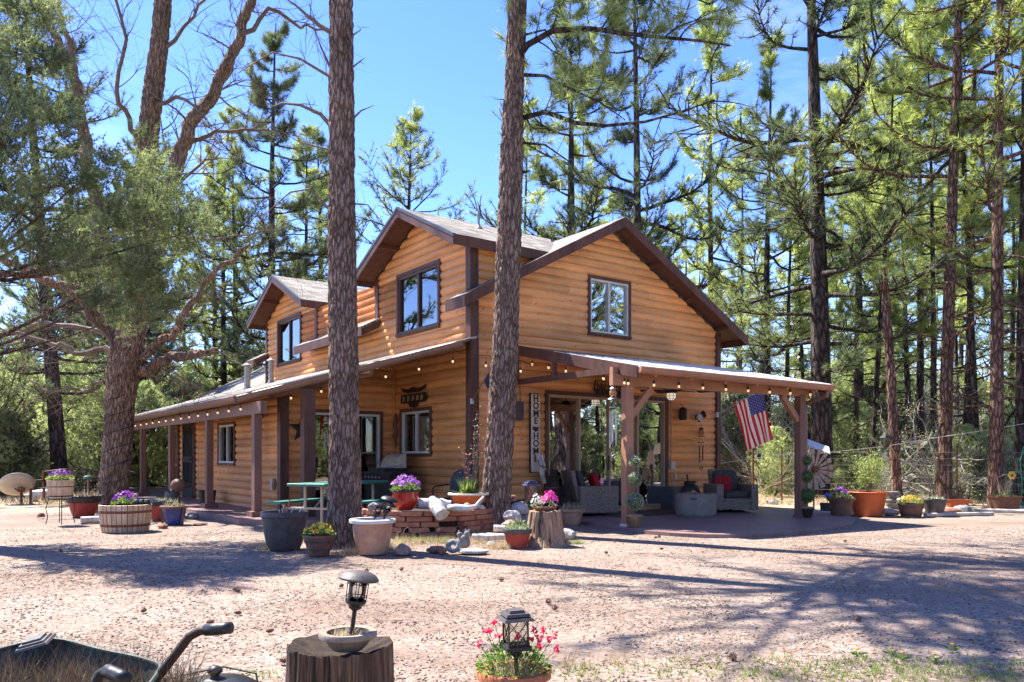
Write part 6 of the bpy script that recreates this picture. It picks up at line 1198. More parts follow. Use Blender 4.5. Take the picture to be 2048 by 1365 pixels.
# ceiling fans
def fan(label, loc, rz, L=.62, light=True):
    o = thing('ceiling_fan', label, 'ceiling fan', loc, rz); m = MB(); m.tube([(0, 0, .22), (0, 0, .04)], .015, 8); m.lathe([(.11, -.05), (.14, -.02), (.13, .05), (.05, .07)], 24); m.build('motor', 'dark_iron', o, 40)
    for k in range(5): a = k*2*PI/5+.35; M3 = Matrix.Rotation(a, 3, 'Z') @ Matrix.Rotation(.16, 3, 'X'); m = MB(); pl = [(.18, -.035), (.26, -.065), (L, -.075), (L+.03, -.04), (L+.03, .04), (L, .075), (.26, .065), (.18, .035)]; m.add([M3 @ Vector((x, y, z)) for z in (-.006, .006) for x, y in pl], [tuple(range(7, -1, -1)), tuple(range(8, 16))]+[(i, (i+1) % 8, 8+(i+1) % 8, 8+i) for i in range(8)]); m.tube([M3 @ Vector((.08, 0, 0)), M3 @ Vector((.24, 0, 0))], .012, 5); m.build('blade', 'dark_iron', o)
    if light:
        m = MB(); m.lathe([(.04, -.20), (.085, -.17), (.10, -.12), (.09, -.06)], 20); m.build('lamp_glass', 'shade_glow', o, True); m = MB(); [m.tube([(.105*math.cos(a)*f, .105*math.sin(a)*f, z) for f, z in ((.45, -.21), (.9, -.17), (1.05, -.12), (.95, -.05))], .004, 4) for a in [i*PI/4 for i in range(8)]]; [m.tube([(r*math.cos(a), r*math.sin(a), z) for a in [i*PI/10 for i in range(21)]], .004, 4) for r, z in ((.11, -.12), (.095, -.17))]; m.build('cage', 'dark_iron', o)
    return o
fan('caged-light ceiling fan under the patio cover, above the fire pit', hw(4.25, -1.15, 2.62), .2)
fan('second dark ceiling fan partly hidden by the patio beam', hw(4.45, -2.45, 2.56), .65, .70, False)
# ------------------------------------------------------------ flags
def flag_cloth(o, P00, P10, P01, P11, nx=26, ny=26, us=True):
    """P00/P10: hoist along pole; P01/P11: fly end below"""
    P00, P10, P01, P11 = map(Vector, (P00, P10, P01, P11)); nrm = (P10-P00).cross(P01-P00).normalized(); g = {}
    def pt(u, v): a = P00.lerp(P10, u); b = P01.lerp(P11, u); q = a.lerp(b, v); return q+nrm*(.05*math.sin(u*9+v*3)*min(1, v*2)+.03*math.sin(u*17-v*4)*v)+Vector((0, 0, .03*math.sin(u*3.1)*v))
    mbs = [MB(), MB(), MB()]
    for i in range(nx):
        for j in range(ny):
            u0, u1, v0, v1 = i/nx, (i+1)/nx, j/ny, (j+1)/ny; can_ = us and (u0 >= 6/13-1e-6) and (v1 <= .4+1e-6); k = 2 if can_ else int(u0*13+1e-6) % 2
            if not us: k = 2 if v0 < .75 else 1
            mbs[k].add([pt(u0, v0), pt(u1, v0), pt(u1, v1), pt(u0, v1)], [(0, 1, 2, 3)])
    for mb_, mt, nm in zip(mbs, ('flag_red', 'flag_white', 'flag_blue' if us else 'navy'), ('red_stripes', 'white_stripes', 'canton')):
        if mb_.v:
            x = mb_.build(nm, mt, o, True); w_ = x.modifiers.new('w', 'WELD'); w_.merge_threshold = 1e-4
    if us:
        m = MB()
        for r in range(9):
            for c in range(6 if r % 2 == 0 else 5):
                v = .4*((r+.9)/9.8); u = 6/13+(7/13)*((c+.5+(0 if r % 2 == 0 else .5))/6); v, u = .4*(c+.6+(0 if r % 2 == 0 else .5))/6.2, 6/13+(7/13)*(r+.6)/9.2
                q = pt(u, v); a = (pt(u+.01, v)-q).normalized(); b = (pt(u, v+.01)-q).normalized(); 
                for s_ in (1, -1): m.add([q+nrm*.004*s_+(a*math.cos(t)+b*math.sin(t))*(.017 if i % 2 == 0 else .007) for i, t in enumerate([k*PI/5 for k in range(10)])], [tuple(range(10))])
        m.build('stars', 'star_white', o)
uf = thing('american_flag', 'stars and stripes flag hanging from an angled pole at the right cabin corner', 'flag', (0, 0, 0)); fp0 = Vector(hw(7.12, -.08, 0)); dd0 = 18.9
a_ = at(1434, 830, 19.1); b_ = at(1536, 772, 18.1); m = MB(); m.tube([a_, b_], .013, 8); m.ball(b_, .025, 8); m.build('pole', 'galvanised', uf); m = MB(); m.box(a_, (.06, .06, .12), HA); m.build('bracket', 'white_paint', uf)
flag_cloth(uf, at(1467, 806, 18.75), at(1526, 783, 18.2), at(1494, 905, 18.6), at(1547, 880, 18.1))
tf = thing('navy_flag', 'folded navy flag on a pole at the cabin corner, mostly behind the leaning trunk', 'flag', (0, 0, 0)); a_ = at(944, 803, 14.85); b_ = at(990, 722, 14.2); m = MB(); m.tube([a_, b_], .012, 8); m.build('pole', 'copper', tf); m = MB(); m.box(a_, (.05, .05, .10), HA); m.build('bracket', 'white_paint', tf)
P_ = [at(968, 764, 14.5), at(987, 728, 14.3), at(990, 815, 14.5), at(1010, 790, 14.3)]; flag_cloth(tf, *P_, 10, 12, False)
m = MB(); q0, q1, q2 = at(984, 745, 14.35), at(1000, 735, 14.3), at(1000, 780, 14.3); m.add([q0, q1, q2, at(983, 862, 14.3), at(978, 850, 14.3)], [(0, 1, 2, 3, 4)]); m.build('red_band', 'flag_red', tf)
# ------------------------------------------------------------ string lights
def string(label, pts, n, sag, drop=.10, seed=0):
    o = thing('string_lights', label, 'string lights', (0, 0, 0)); P_ = [Vector(p) for p in pts]; L = [0]
    for a, b in zip(P_, P_[1:]): L.append(L[-1]+(b-a).length)
    def ev_(s):
        k = 0
        while k < len(P_)-2 and L[k+1] < s: k += 1
        return P_[k].lerp(P_[k+1], (s-L[k])/(L[k+1]-L[k]))
    path = []; K = n*4
    for i in range(K+1): path.append(ev_(L[-1]*i/K)-Vector((0, 0, sag*math.sin(PI*((i/4+.5) % 1)))))
    m = MB(); m.tube(path, .006, 4); m.build('cord', 'black_metal', o)
    for i in range(n):
        q = ev_(L[-1]*(i+.5)/n)-Vector((0, 0, sag*.2)); m = MB(); m.tube([q, q-Vector((0, 0, drop))], .004, 4); m.lathe([(.016, -drop-.05), (.018, -drop)], 8, q); s_ = m.build('socket', 'black_metal', o); m = MB(); m.ball(q-Vector((0, 0, drop+.07)), .021, 10, 0, (1, 1, 1.3)); m.build('bulb', 'bulb', s_, True)
    return o
exx = ex+.12
string('string of bulbs along the long left porch eave', [hw(exx, 15.6, 2.33), hw(exx, 2.55, 2.33)], 17, .03)
string('string of bulbs along the diagonal porch eave toward the corner', [hw(-2.9, 2.45, 2.50), hw(-2.2, 1.55, 2.70), hw(-.55, -.30, 3.18), hw(.1, -.42, 3.12), hw(.9, -.9, 2.98)], 8, .05, .12)
string('string of bulbs under the patio rake from the wall to the beam', [hw(1.07, -.25, 3.24), hw(1.04, -3.30, 2.58)], 6, .03)
string('string of bulbs along the patio cover beam', [hw(b0.x, b0.y-.09, 2.66), hw(b1.x+.2, b1.y-.09, 2.64)], 9, .03, .12)
# ------------------------------------------------------------ patio furniture
def pillow(m, c, sx, sy, sz, M3=None):
    m.ball((0, 0, 0), 1, 14); k = 0
    n = len(m.v)-(14//2+2)*14
    for i in range(n, len(m.v)):
        v = Vector(m.v[i]); f = lambda a: math.copysign(abs(a)**.45, a); v = Vector((f(v.x)*sx, f(v.y)*sy, f(v.z)*sz)); v = M3 @ v if M3 is not None else v; m.v[i] = tuple(v+Vector(c))
def wicker_chair(label, loc, rz):
    o = thing('wicker_armchair', label, 'armchair', loc, rz); m = MB(); m.bx((-.30, -.36, .08), (.30, .38, .30)); a = m.build('base', 'wicker', o)
    for s_ in (-1, 1): m = MB(); m.bx((s_*.30 if s_ > 0 else -.46, -.40, .06), (.46 if s_ > 0 else -.30, .42, .60)); x = m.build('armrest', 'wicker', o); b = x.modifiers.new('b', 'BEVEL'); b.width = .02; b.segments = 2
    m = MB(); m.beam((0, .38, .30), (0, .52, .90), .60, .08, up=(0, -1, .2)); m.v = m.v; x = m.build('backrest', 'wicker', o)
    m = MB(); pillow(m, (0, -.03, .37), .29, .36, .075); m.build('seat_cushion', 'cushion', o, True); m = MB(); pillow(m, (0, .30, .66), .28, .075, .24, Matrix.Rotation(-.22, 3, 'X')); m.build('back_cushion', 'cushion', o, True)
    m = MB(); m.lathe([(.30, 0), (.31, .012), (.29, .03)], 28); m.lathe([(.04, .03), (.04, .09)], 12); m.build('swivel_base', 'black_metal', o); return o
def throw(label, loc, rz, tilt=-.3):
    o = thing('throw_pillow', label, 'pillow', loc, rz); o.rotation_euler = (tilt, 0, rz); m = MB(); pillow(m, (0, 0, 0), .20, .06, .19); m.build('cover', 'red_cloth', o, True)
x, y, _ = gp(1186, 1032, .05); rz1 = 1.85; y += .28; wicker_chair('grey wicker armchair seen from its side, at the left of the patio', (x, y, .05), rz1)
v = Matrix.Rotation(rz1, 3, 'Z') @ Vector((-.10, -.02, 0)); throw('red throw pillow on the side-on wicker chair', (x+v.x, y+v.y, .72), rz1, -.25)
x2, y2, _ = gp(1470, 1026, .05); y2 += .35; wicker_chair('grey wicker armchair facing the yard, behind the fire pit', (x2, y2, .05), .12)
v = Matrix.Rotation(.12, 3, 'Z') @ Vector((-.12, .12, 0)); throw('red throw pillow on the wicker chair facing the yard', (x2+v.x, y2+v.y, .63), .12, -.25)
x, y, _ = gp(1400, 1035, .05); y += .35; fp = thing('fire_pit', 'round grey concrete gas fire pit in the middle of the patio', 'fire pit', (x, y, .05)); m = MB(); m.lathe([(.36, 0), (.36, .03), (.40, .035), (.405, .25), (.41, .44), (.40, .45), (.29, .45), (.28, .40)], 48); m.build('bowl', 'fire_concrete', fp, 40); m = MB(); m.lathe([(.28, .40), (.01, .42)], 24); m.build('lava_rock', 'dark_rim', fp); m = MB(); m.box((-.13, -.385, .36), (.10, .06, .025)); m.build('handle_slot', 'black_metal', fp)
m = MB(); [m.ball((.15*math.cos(i*1.3)-.05, .12*math.sin(i*2.1), .45), .035, 8) for i in range(7)]; m.build('glass_pieces', 'amber', fp, True); fc = thing('flower_ornament', 'small yellow and purple flower ornament on the fire pit rim', 'ornament', (x-.07, y-.15, .49)); flowers(fc, .06, .05, .0, 7, 'petal_yellow', .035); flowers(fc, .05, .05, .0, 3, 'petal_purple', .03)
x, y, _ = gp(1347, 1019, .05); y += .3; tk = thing('tank_cover', 'square dark grey tank cover box beside the fire pit', 'side table', (x, y, .05), .75); m = MB(); m.bx((-.25, -.25, 0), (.25, .25, .50)); o = m.build('box', 'tank_grey', tk); b = o.modifiers.new('b', 'BEVEL'); b.width = .012; m = MB(); m.box((.06, -.252, .40), (.13, .02, .035)); m.build('handle_slot', 'black_metal', tk)
x, y = gx(1381, 17.5), 17.5; vs_ = thing('clay_jug', 'dark round-bellied clay jug with a stick in it, behind the fire pit', 'jug', (x, y, .28)); m = MB(); m.lathe([(.10, 0), (.19, .08), (.22, .17), (.18, .28), (.11, .34), (.10, .36), (.15, .40), (.14, .41)], 28); m.build('body', 'dark_rim', vs_, True); m = MB(); m.tube([(-.04, 0, .3), (-.08, 0, .56)], .02, 6); m.ball((-.13, 0, .36), .03, 8); m.build('stick', 'brown_clay', vs_)
vt = thing('side_table', 'low dark side table under the clay jug', 'side table', (x, y, .05)); m = MB(); m.lathe([(.24, .205), (.24, .225)], 24); m.build('tabletop', 'dark_iron', vt); [MB().tube([(.2*math.cos(a), .2*math.sin(a), .21), (.2*math.cos(a), .2*math.sin(a), 0)], .012, 6).build('leg', 'dark_iron', vt) for a in (.5, 2.1, 3.7, 5.3)]
ct = [hw(a, b, 0)[:2] for a, b in ((2.3, -.35), (5.2, -.35), (5.2, -1.35), (2.6, -1.45))]; m = MB(); m.prism(ct, (0, 0, .054), (1, 0, 0), (0, 1, 0), (0, 0, 1), .010); tag(m.build('door_rug', 'rug'), 'patterned brown outdoor rug in front of the patio door', 'rug')
def topiary(label, px, py, sc=1., mat='leaf_grey'):
    x, y, _ = gp(px, py, .05); o = thing('topiary', label, 'topiary', (x, y+.08, .05)); o.scale = (sc,)*3; m = MB(); m.lathe([(.085, 0), (.10, .04), (.125, .17), (.13, .19), (.115, .19), (.11, .16)], 24); m.build('pot', 'copper' if mat != 'leaf_green' else 'dark_iron', o, 40); m = MB(); m.lathe([(.135, .18), (.13, .21), (.01, .22)], 20, wob=.05); m.build('moss', 'moss_floor', o, True)
    m = MB(); m.tube([(-.015, 0, .18), (.0, 0, .6), (-.01, 0, 1.16)], .008, 5); m.tube([(.015, 0, .18), (.012, 0, .6), (.01, 0, 1.1)], .008, 5); m.build('stem', 'twig', o)
    for z, r in ((.43, .148), (.80, .120), (1.10, .092)):
        n = int(1500*(r/.15)**2); d = unit(R.normal(0, 1, (n, 3))); P_ = d*r*(.86+.12*R.random((n, 1)))+np.array([0, 0, z]); tri_mesh('leaf_ball', *leaves(P_, d+R.normal(0, .8, d.shape), .022, .016, R.random(n))[:2], mat, o, np.repeat(np.clip(R.random(n)*.9+.1, 0, 1), 4)); mm = MB(); mm.ball((0, 0, z), r*.86, 14); mm.build('ball_core', 'leaf_green', o, True)
    return o
topiary('triple-ball frosted topiary in a copper pot beside the left patio post', 1271, 1056); topiary('triple-ball dark green topiary beside the right patio post', 1617, 1036, 1.0, 'leaf_green')
# ------------------------------------------------------------ right-hand row
x, y = gx(1629, 17.4), 17.4; wh = thing('windmill_wheel', 'rusty metal windmill wheel leaning by the big pine trunk behind the dark topiary', 'windmill wheel', (x, y, gz(939, 17.4))); wh.rotation_euler = (PI/2, 0, .15)
for i in range(16):
    a = i*2*PI/16+.1; M3 = Matrix.Rotation(a, 3, 'Z') @ Matrix.Rotation(.35, 3, 'X'); m = MB(); pl = [(.10, -.018), (.45, -.058), (.45, .058), (.10, .018)]; m.add([M3 @ Vector((p_[0], p_[1], z)) for z in (-.003, .003) for p_ in pl], [(3, 2, 1, 0), (4, 5, 6, 7), (0, 1, 5, 4), (1, 2, 6, 5), (2, 3, 7, 6), (3, 0, 4, 7)]); m.build('blade', 'wheel_blade', wh)
m = MB(); [m.tube([(r*math.cos(a), r*math.sin(a), .01) for a in [i*PI/20 for i in range(41)]], .006, 5) for r in (.33, .12)]; m.build('rim', 'rust', wh); m = MB(); m.lathe([(.07, -.04), (.07, .04), (.02, .06)], 18); m.build('hub', 'rust', wh); m = MB(); m.tube([(0, -.02, -.03), (0, -1.17, -.03)], .02, 6); m.build('post', 'rust', wh)
sp = thing('sheet_panel', 'bright sunlit white sheet-metal panel sloping above the windmill wheel', 'metal panel', tuple(at(1627, 890, 17.8))); sp.rotation_euler = (.25, .38, -.25); m = MB(); m.bx((-.40, -.34, -.012), (.36, .34, .012)); m.build('panel', 'white_paint', sp); 
m = MB(); m.tube([(.1, .1, 0), (.3, .1, -1.0)], .02, 6); m.build('post', 'rust', sp)
p = pot('brown_pot', 'dark brown clay pot of purple pansies at the patio edge', 1682, 1036, [(.17, 0), (.19, .04), (.215, .26), (.225, .33), (.25, .36), (.265, .40)], 'brown_clay', rim=(.04, .01)); plant(p, .20, .16, .38, 260, 'leaf_green', .05, .022); flowers(p, .19, .24, .38, 38, 'petal_purple', .028)
p = pot('grey_pot', 'small black-grey pot half hidden behind the purple pansy pot', 1653, 1026, [(.12, 0), (.14, .2), (.145, .22)], 'grey_brown'); bl = thing('gazing_ball', 'cobalt blue glass ball on a stake above the small grey pot', 'gazing ball', (p.location.x+.02, p.location.y, .2)); m = MB(); m.ball((0, 0, .18), .055, 16); m.build('ball', 'blue_glaze', bl, True); m = MB(); m.tube([(0, 0, -.05), (0, 0, .14)], .006, 5); m.build('stake', 'black_metal', bl)
M_['blue_bright'] = worn('blue_bright', (.03, .05, .55), (.06, .12, .8), .15, 3); bl.children[0].data.materials[0] = M_['blue_bright']
bt = [(.275, 0), (.285, .02), (.335, .30), (.34, .305), (.355, .40), (.36, .405), (.37, .47), (.40, .50)]; p = pot('orange_pot', 'very large bright orange terracotta pot with a leafy yellow-green shrub', 1736, 1031, bt, 'terracotta_bright', rim=(.02, .025), seg=44)
m = MB(); lp = []; RND.seed(17)
for i in range(9): twig_grow(m, Vector((RND.gauss(0, .03), RND.gauss(0, .03), .45)), Vector((RND.gauss(0, .45), RND.gauss(0, .3), 1)), .52, .008, 2, .2, .1, 4, lp)
m.build('stems', 'twig', p); P_ = np.array([tuple(wob(a, .05)) for a, _ in lp for _k in range(5)]); tri_mesh('foliage', *leaves(P_, R.normal(0, 1, P_.shape)+np.array([0, 0, .3]), .05, .022, R.random(len(P_)))[:2], 'grass', p, np.repeat(.4+.6*R.random(len(P_)), 4))
ft = thing('stone_fountain', 'little stack of grey stone basins beside the orange pot', 'fountain', (gx(1785, 17.4), 17.4, 0)); m = MB()
for z, r, dx_ in ((0, .12, 0), (.10, .15, .02), (.20, .14, -.04), (.31, .12, .03), (.38, .16, -.03)): m.lathe([(r*.6, z), (r, z+.06), (r*1.02, z+.09), (r*.8, z+.085)], 18, (dx_, 0, 0), wob=.06)
m.build('basins', 'rock_grey', ft, True)
fd = thing('metal_bird', 'small pale metal bird or blossom propped beside the stone basins', 'ornament', (gx(1800, 17.0), 17.0, .3)); m = MB(); m.ball((0, 0, 0), .07, 12, 0, (1, .6, .7)); m.add([(0, 0, 0), (.12, 0, .14), (.16, .02, .04)], [(0, 1, 2)]); m.tube([(0, 0, 0), (0, 0, -.3)], .006, 4); m.build('body', 'galvanised', fd)
by_ = [(.19, 0), (.22, .14), (.25, .27)]; p = pot('barrel_pot', 'low brown barrel pot of yellow pansies right of the orange pot', 1822, 1033, by_, 'brown_clay', rim=(.02, .006)); hoops(p, by_, (.03, .19), .04, 'grey_brown'); plant(p, .22, .12, .26, 260, 'leaf_green', .045, .02); flowers(p, .22, .17, .26, 48, 'petal_yellow', .028)
p = pot('round_pot', 'round grey-brown tub in front of the thick red-barked pine', 1869, 1032, [(.14, 0), (.17, .08), (.215, .24), (.235, .33), (.24, .35)], 'grey_brown', rim=(.03, .006)); plant(p, .18, .06, .34, 90, 'leaf_grey', .04, .02)
p = pot('pale_pot', 'pale clay pot peeping out behind the yellow barrel pot and round tub', 1851, 1022, [(.12, 0), (.16, .2), (.17, .25)], 'terracotta_pale')
def box_planter(name, label, loc, rz, w0, w1, d0, d1, h, mat, cat='planter'):
    o = thing(name, label, cat, loc, rz); m = MB(); vs = [(-w0/2, -d0/2, 0), (w0/2, -d0/2, 0), (w0/2, d0/2, 0), (-w0/2, d0/2, 0), (-w1/2, -d1/2, h), (w1/2, -d1/2, h), (w1/2, d1/2, h), (-w1/2, d1/2, h)]; m.add(vs, [(3, 2, 1, 0), (0, 1, 5, 4), (1, 2, 6, 5), (2, 3, 7, 6), (3, 0, 4, 7)]); m.build('box', mat, o)
    m = MB(); e = .02; m.bx((-w1/2-e, -d1/2-e, h-.02), (w1/2+e, -d1/2+.015, h+.01)); m.bx((-w1/2-e, d1/2-.015, h-.02), (w1/2+e, d1/2+e, h+.01)); m.bx((-w1/2-e, -d1/2+.015, h-.02), (-w1/2+.015, d1/2-.015, h+.01)); m.bx((w1/2-.015, -d1/2+.015, h-.02), (w1/2+e, d1/2-.015, h+.01)); m.build('rim', mat, o); m = MB(); m.bx((-w1/2+.01, -d1/2+.01, h-.06), (w1/2-.01, d1/2-.01, h-.03)); m.build('soil', 'soil', o); return o
x, y, _ = gp(1915, 1020); box_planter('trough_planter', 'shallow orange terracotta trough behind the lichened rocks', (x, y, .06), -.05, .36, .50, .16, .2, .17, 'terracotta_bright')
x, y, _ = gp(2009, 1021); bq = box_planter('square_planter', 'square brown planter with a small wire trellis between two right-hand pines', (x, y, 0), .02, .44, .56, .3, .4, .32, 'brown_clay'); plant(bq, .22, .1, .3, 140, 'grass', .05, .02); m = MB(); m.tube([(-.1, 0, .3), (-.17, 0, .75), (0, 0, .82), (.15, 0, .75), (.08, 0, .3)], .006, 4); m.build('trellis', 'wire', bq); stalks(bq, .1, .35, 14, .35, .01, 'drygrass', .25)
mf = thing('metal_flower', 'yellow metal flower with red centre fixed to the wire fence', 'garden ornament', tuple(at(2024, 951, 18.7))); m = MB()
for i in range(6): a = i*PI/3; m.ball((.062*math.cos(a), 0, .062*math.sin(a)), .042, 10, 0, (1, .4, 1))
m.build('petals', 'star_white', mf, True); mf.children[0].data.materials[0] = worn('petal_metal', (.75, .5, .03), (.85, .68, .12), .3, 6); m = MB(); m.ball((0, -.02, 0), .035, 10, 0, (1, .6, 1)); m.build('centre', 'red_glaze', mf, True)
vn = thing('metal_vine', 'green metal leaf vine climbing the fence at the right edge', 'garden ornament', tuple(at(2040, 1000, 18.6))); m = MB(); m.tube([(.02, 0, -.2), (.05, 0, .3), (.0, 0, .9), (.08, 0, 1.25)], .008, 5); m.build('stem', 'dark_iron', vn); m = MB(); RND.seed(6)
for i in range(9): z = -.1+i*.15; c_ = Vector((.03+.07*(-1)**i, -.01, z)); m.add([c_+Vector((.07*math.cos(a)*(1 if k % 2 else .5), .01*math.sin(a*3), .06*math.sin(a)*(1 if k % 2 else .5))) for k, a in enumerate([j*PI/4 for j in range(8)])], [tuple(range(8))])
m.build('leaves', 'green_paint', vn); vn.children[1].data.materials[0] = worn('leaf_metal', (.01, .30, .12), (.04, .48, .22), .4, 6)
lt = thing('post_lantern', 'black carriage lantern hanging on the broken dead pine', 'lantern', tuple(at(1772, 893, 20.1))); m = MB(); m.lathe([(.07, 0), (.12, .20), (.12, .22)], 6, cap=True); m.build('lamp_glass', 'clear_glass', lt); m = MB(); [m.tube([(.075*math.cos(a), .075*math.sin(a), 0), (.125*math.cos(a), .125*math.sin(a), .21)], .008, 4) for a in [i*PI/3 for i in range(6)]]; m.lathe([(.17, .21), (.15, .25), (.05, .31), (.02, .33)], 6); m.lathe([(.03, -.06), (.08, -.01), (.08, .01)], 6); m.tube([(.15, 0, .1), (.28, 0, .15)], .02, 5); m.build('frame', 'black_metal', lt)
# ropes and wire fence
def rope(label, pts, r=.008, mat='rope', name='rope'):
    m = MB(); m.tube(pts, r, 5); return tag(m.build(name, mat), label, 'rope')
rope('pale rope strung low between the right-hand pines', [at(1640, 907, 20.), at(1770, 893, 20.3), at(1890, 873, 20.3), at(1990, 858, 19.7), at(2080, 842, 19.7)]); rope('white clothes line strung behind the patio', [at(1434, 928, 19.2), at(1500, 918, 19.6), at(1600, 905, 20.)])
fn = thing('wire_fence', 'rusty welded-wire fence running behind the row of pots', 'fence', (0, 0, 0)); m = MB(); A_ = Vector((gx(1560, 20.8), 20.8, 0)); B_ = Vector((gx(2130, 19.9), 19.9, 0)); u_ = (B_-A_); Lf = u_.length; u_.normalize()
for i in range(9): m.tube([A_+Vector((0, 0, .06+i*.16)), B_+Vector((0, 0, .06+i*.16))], .0028, 3)
m.build('line_wires', 'wire', fn); m = MB(); k = int(Lf/.32)
for i in range(k): m.tube([A_+u_*(i*.32), A_+u_*(i*.32)+Vector((0, 0, 1.36))], .0022, 3)
m.build('stay_wires', 'wire', fn)
for i in range(4): m = MB(); q = A_+u_*(Lf*(i+.02)/3.2); m.tube([q, q+Vector((0, 0, 1.5))], .02, 5); m.build('post', 'rust', fn)
hp = thing('bird_feeder_post', 'thin rusty post with a small blue feeder behind the facing wicker chair', 'post', (gx(1506, 21.), 21., 0)); m = MB(); m.tube([(0, 0, 0), (0, 0, 1.7)], .03, 6); m.build('post', 'rust', hp); m = MB(); m.lathe([(.05, 1.18), (.06, 1.3), (.03, 1.34)], 10, (.16, 0, 0)); m.tube([(.16, 0, 1.34), (0, 0, 1.5)], .004, 3); m.build('feeder', 'navy', hp)
# landscape timbers and rocks along the row
for i, (lb, a, b) in enumerate((('long weathered edging log at the far right of the gravel', (1960, 1024), (2110, 1028)), ('pale edging board in front of the round tub', (1850, 1034), (1985, 1031)), ('short edging board behind the dark topiary', (1625, 1028), (1668, 1031)))):
    p0, p1 = Vector(gp(*a)), Vector(gp(*b)); log('edging_log', lb, p0+Vector((0, 0, .03)), p1+Vector((0, 0, .03)), .045, 'twig_grey', 'edging log', 'edging logs')
RND.seed(41); lbs = ['jagged grey rock right of the orange pot', 'tan rock under the stone basins', 'lichened white rock behind the barrel pot', 'brown and white rock right of the round tub', 'long pale lichened rock below the terracotta trough', 'low grey rock at the trough end', 'white rock between the pansy pot and orange pot', 'low grey rock behind the facing wicker chair', 'small tan rock by the square planter']
for i, (px, py, s, mt) in enumerate(((1778, 1030, .17, 'rock_white'), (1796, 1026, .14, 'rock_tan'), (1845, 1027, .12, 'rock_white'), (1900, 1028, .17, 'rock_red'), (1926, 1026, .22, 'rock_grey'), (1945, 1025, .12, 'rock_grey'), (1712, 1030, .15, 'rock_white'), (1545, 1008, .16, 'rock_grey'), (1970, 1020, .10, 'rock_tan'))):
    rock(lbs[i], px, py, s, mt, 0., (1.2, .8, .55), 50+i, group='rocks along the row of pots')
fs_ = MB(); RND.seed(9); q = Vector(gp(1500, 1003)); twig_grow(fs_, q+Vector((-.6, 0, .05)), Vector((1, 0, .12)), 1.6, .06, 3, .2, .02, 6); tag(fs_.build('fallen_branch', 'twig'), 'dead branch lying behind the facing wicker chair', 'branch')
# pine cones and twigs strewn on the yard
RND.seed(55); cone = MB()
for j in range(7):
    for k in range(8): a = k*PI/4+j*.4; r = .030*math.sin(PI*(j+.8)/8.2); z = .008*j; cone.add([(r*.4*math.cos(a-.3), r*.4*math.sin(a-.3), z), (r*.4*math.cos(a+.3), r*.4*math.sin(a+.3), z), (r*1.1*math.cos(a), r*1.1*math.sin(a), z+.007)], [(0, 1, 2)])
cone.lathe([(.004, 0), (.016, .02), (.012, .045), (.003, .06)], 8); c0_ = cone.build('pine_cone', 'brown_clay'); tag(c0_, 'fallen pine cone lying on the gravel', 'pine cone', 'pine cones on the yard'); first = True
for i in range(26):
    px, py = RND.uniform(20, 2030), 1075+RND.random()**1.5*260; x, y, _ = gp(px, py); o = c0_ if first else c0_.copy()
    if not first: C.objects.link(o)
    first = False; o.location = (x, y, .012); o.rotation_euler = (1.4, RND.random(), RND.random()*6)
# ------------------------------------------------------------ foreground
d_ = 3.55; x, y = gx(677, d_), d_; stump('tree_stump', 'dark split-faced stump in the foreground carrying a beige bowl', (x, y, -.02), .245, .23, .40, 'stump_dark', 11, .045)
bo = pot('beige_bowl', 'beige plastic bowl of dry stems on the foreground stump', 0, 0, [(.065, 0), (.085, .02), (.105, .062), (.115, .075)], 'bowl_beige', .375, loc=(gx(696, 3.5), 3.5, 0), rim=(.02, .012), soilz=-.035); stalks(bo, .07, .055, 60, .055, .004, 'drygrass', 1.2); BL = bo.location
solar_light('caged solar path light with round grey hat, leaning in the beige bowl', (BL.x+.012, BL.y, .41), 1.0, (.0, .13), 'round', 'grey_brown', .285)
gpz = .235; x, y = gx(1027, 3.75), 3.75; p = pot('geranium_pot', 'orange clay pot of straggly red flowers and a square solar lantern in the foreground', 0, 0, [(.12, 0), (.14, .08), (.158, .2), (.165, .215)], 'terracotta', 0., loc=(x, y, 0), rim=(.035, .014)); plant(p, .17, .16, .20, 900, 'leaf_green', .024, .012); stalks(p, .14, .19, 120, .11, .004, 'drygrass', .7)
FPn = [(.12, .24), (.06, .30), (.17, .20), (-.13, .28), (-.09, .31), (.10, .30), (.02, .27), (.19, .26), (.145, .28), (-.16, .22), (.08, .22), (-.07, .24), (.205, .15), (.13, .17), (-.12, .25)]; m = MB(); fl_ = []
for fx_, fz in FPn: yy = R.normal()*.05; m.tube([(fx_*.4, yy*.5, .2), (fx_*.8, yy, .2+fz*.5), (fx_, yy, .2+fz*.72)], .0018, 4); fl_.append((fx_, yy, .2+fz*.74))
m.build('stems', 'leaf_green', p); cc = np.array(fl_); V, T, t = [], [], []; k = 0
for c_ in cc:
    for j in range(6): dv = unit(R.normal(0, 1, 3)); q = c_+dv*.010; V.append(leaves(np.tile(q, (4, 1)), R.normal(0, 1, (4, 3)), .017, .012, R.random(4)))
tri_mesh('flowers', *join(V), *[]) if False else None
V, T, t = join(V); tri_mesh('flowers', V, T, 'petal_red', p, t)
solar_light('square solar lantern with crossed side frames in the foreground flower pot', (x+.015, y-.05, .12), 1.0, (0, -.02), 'square', 'grey_brown', .36)
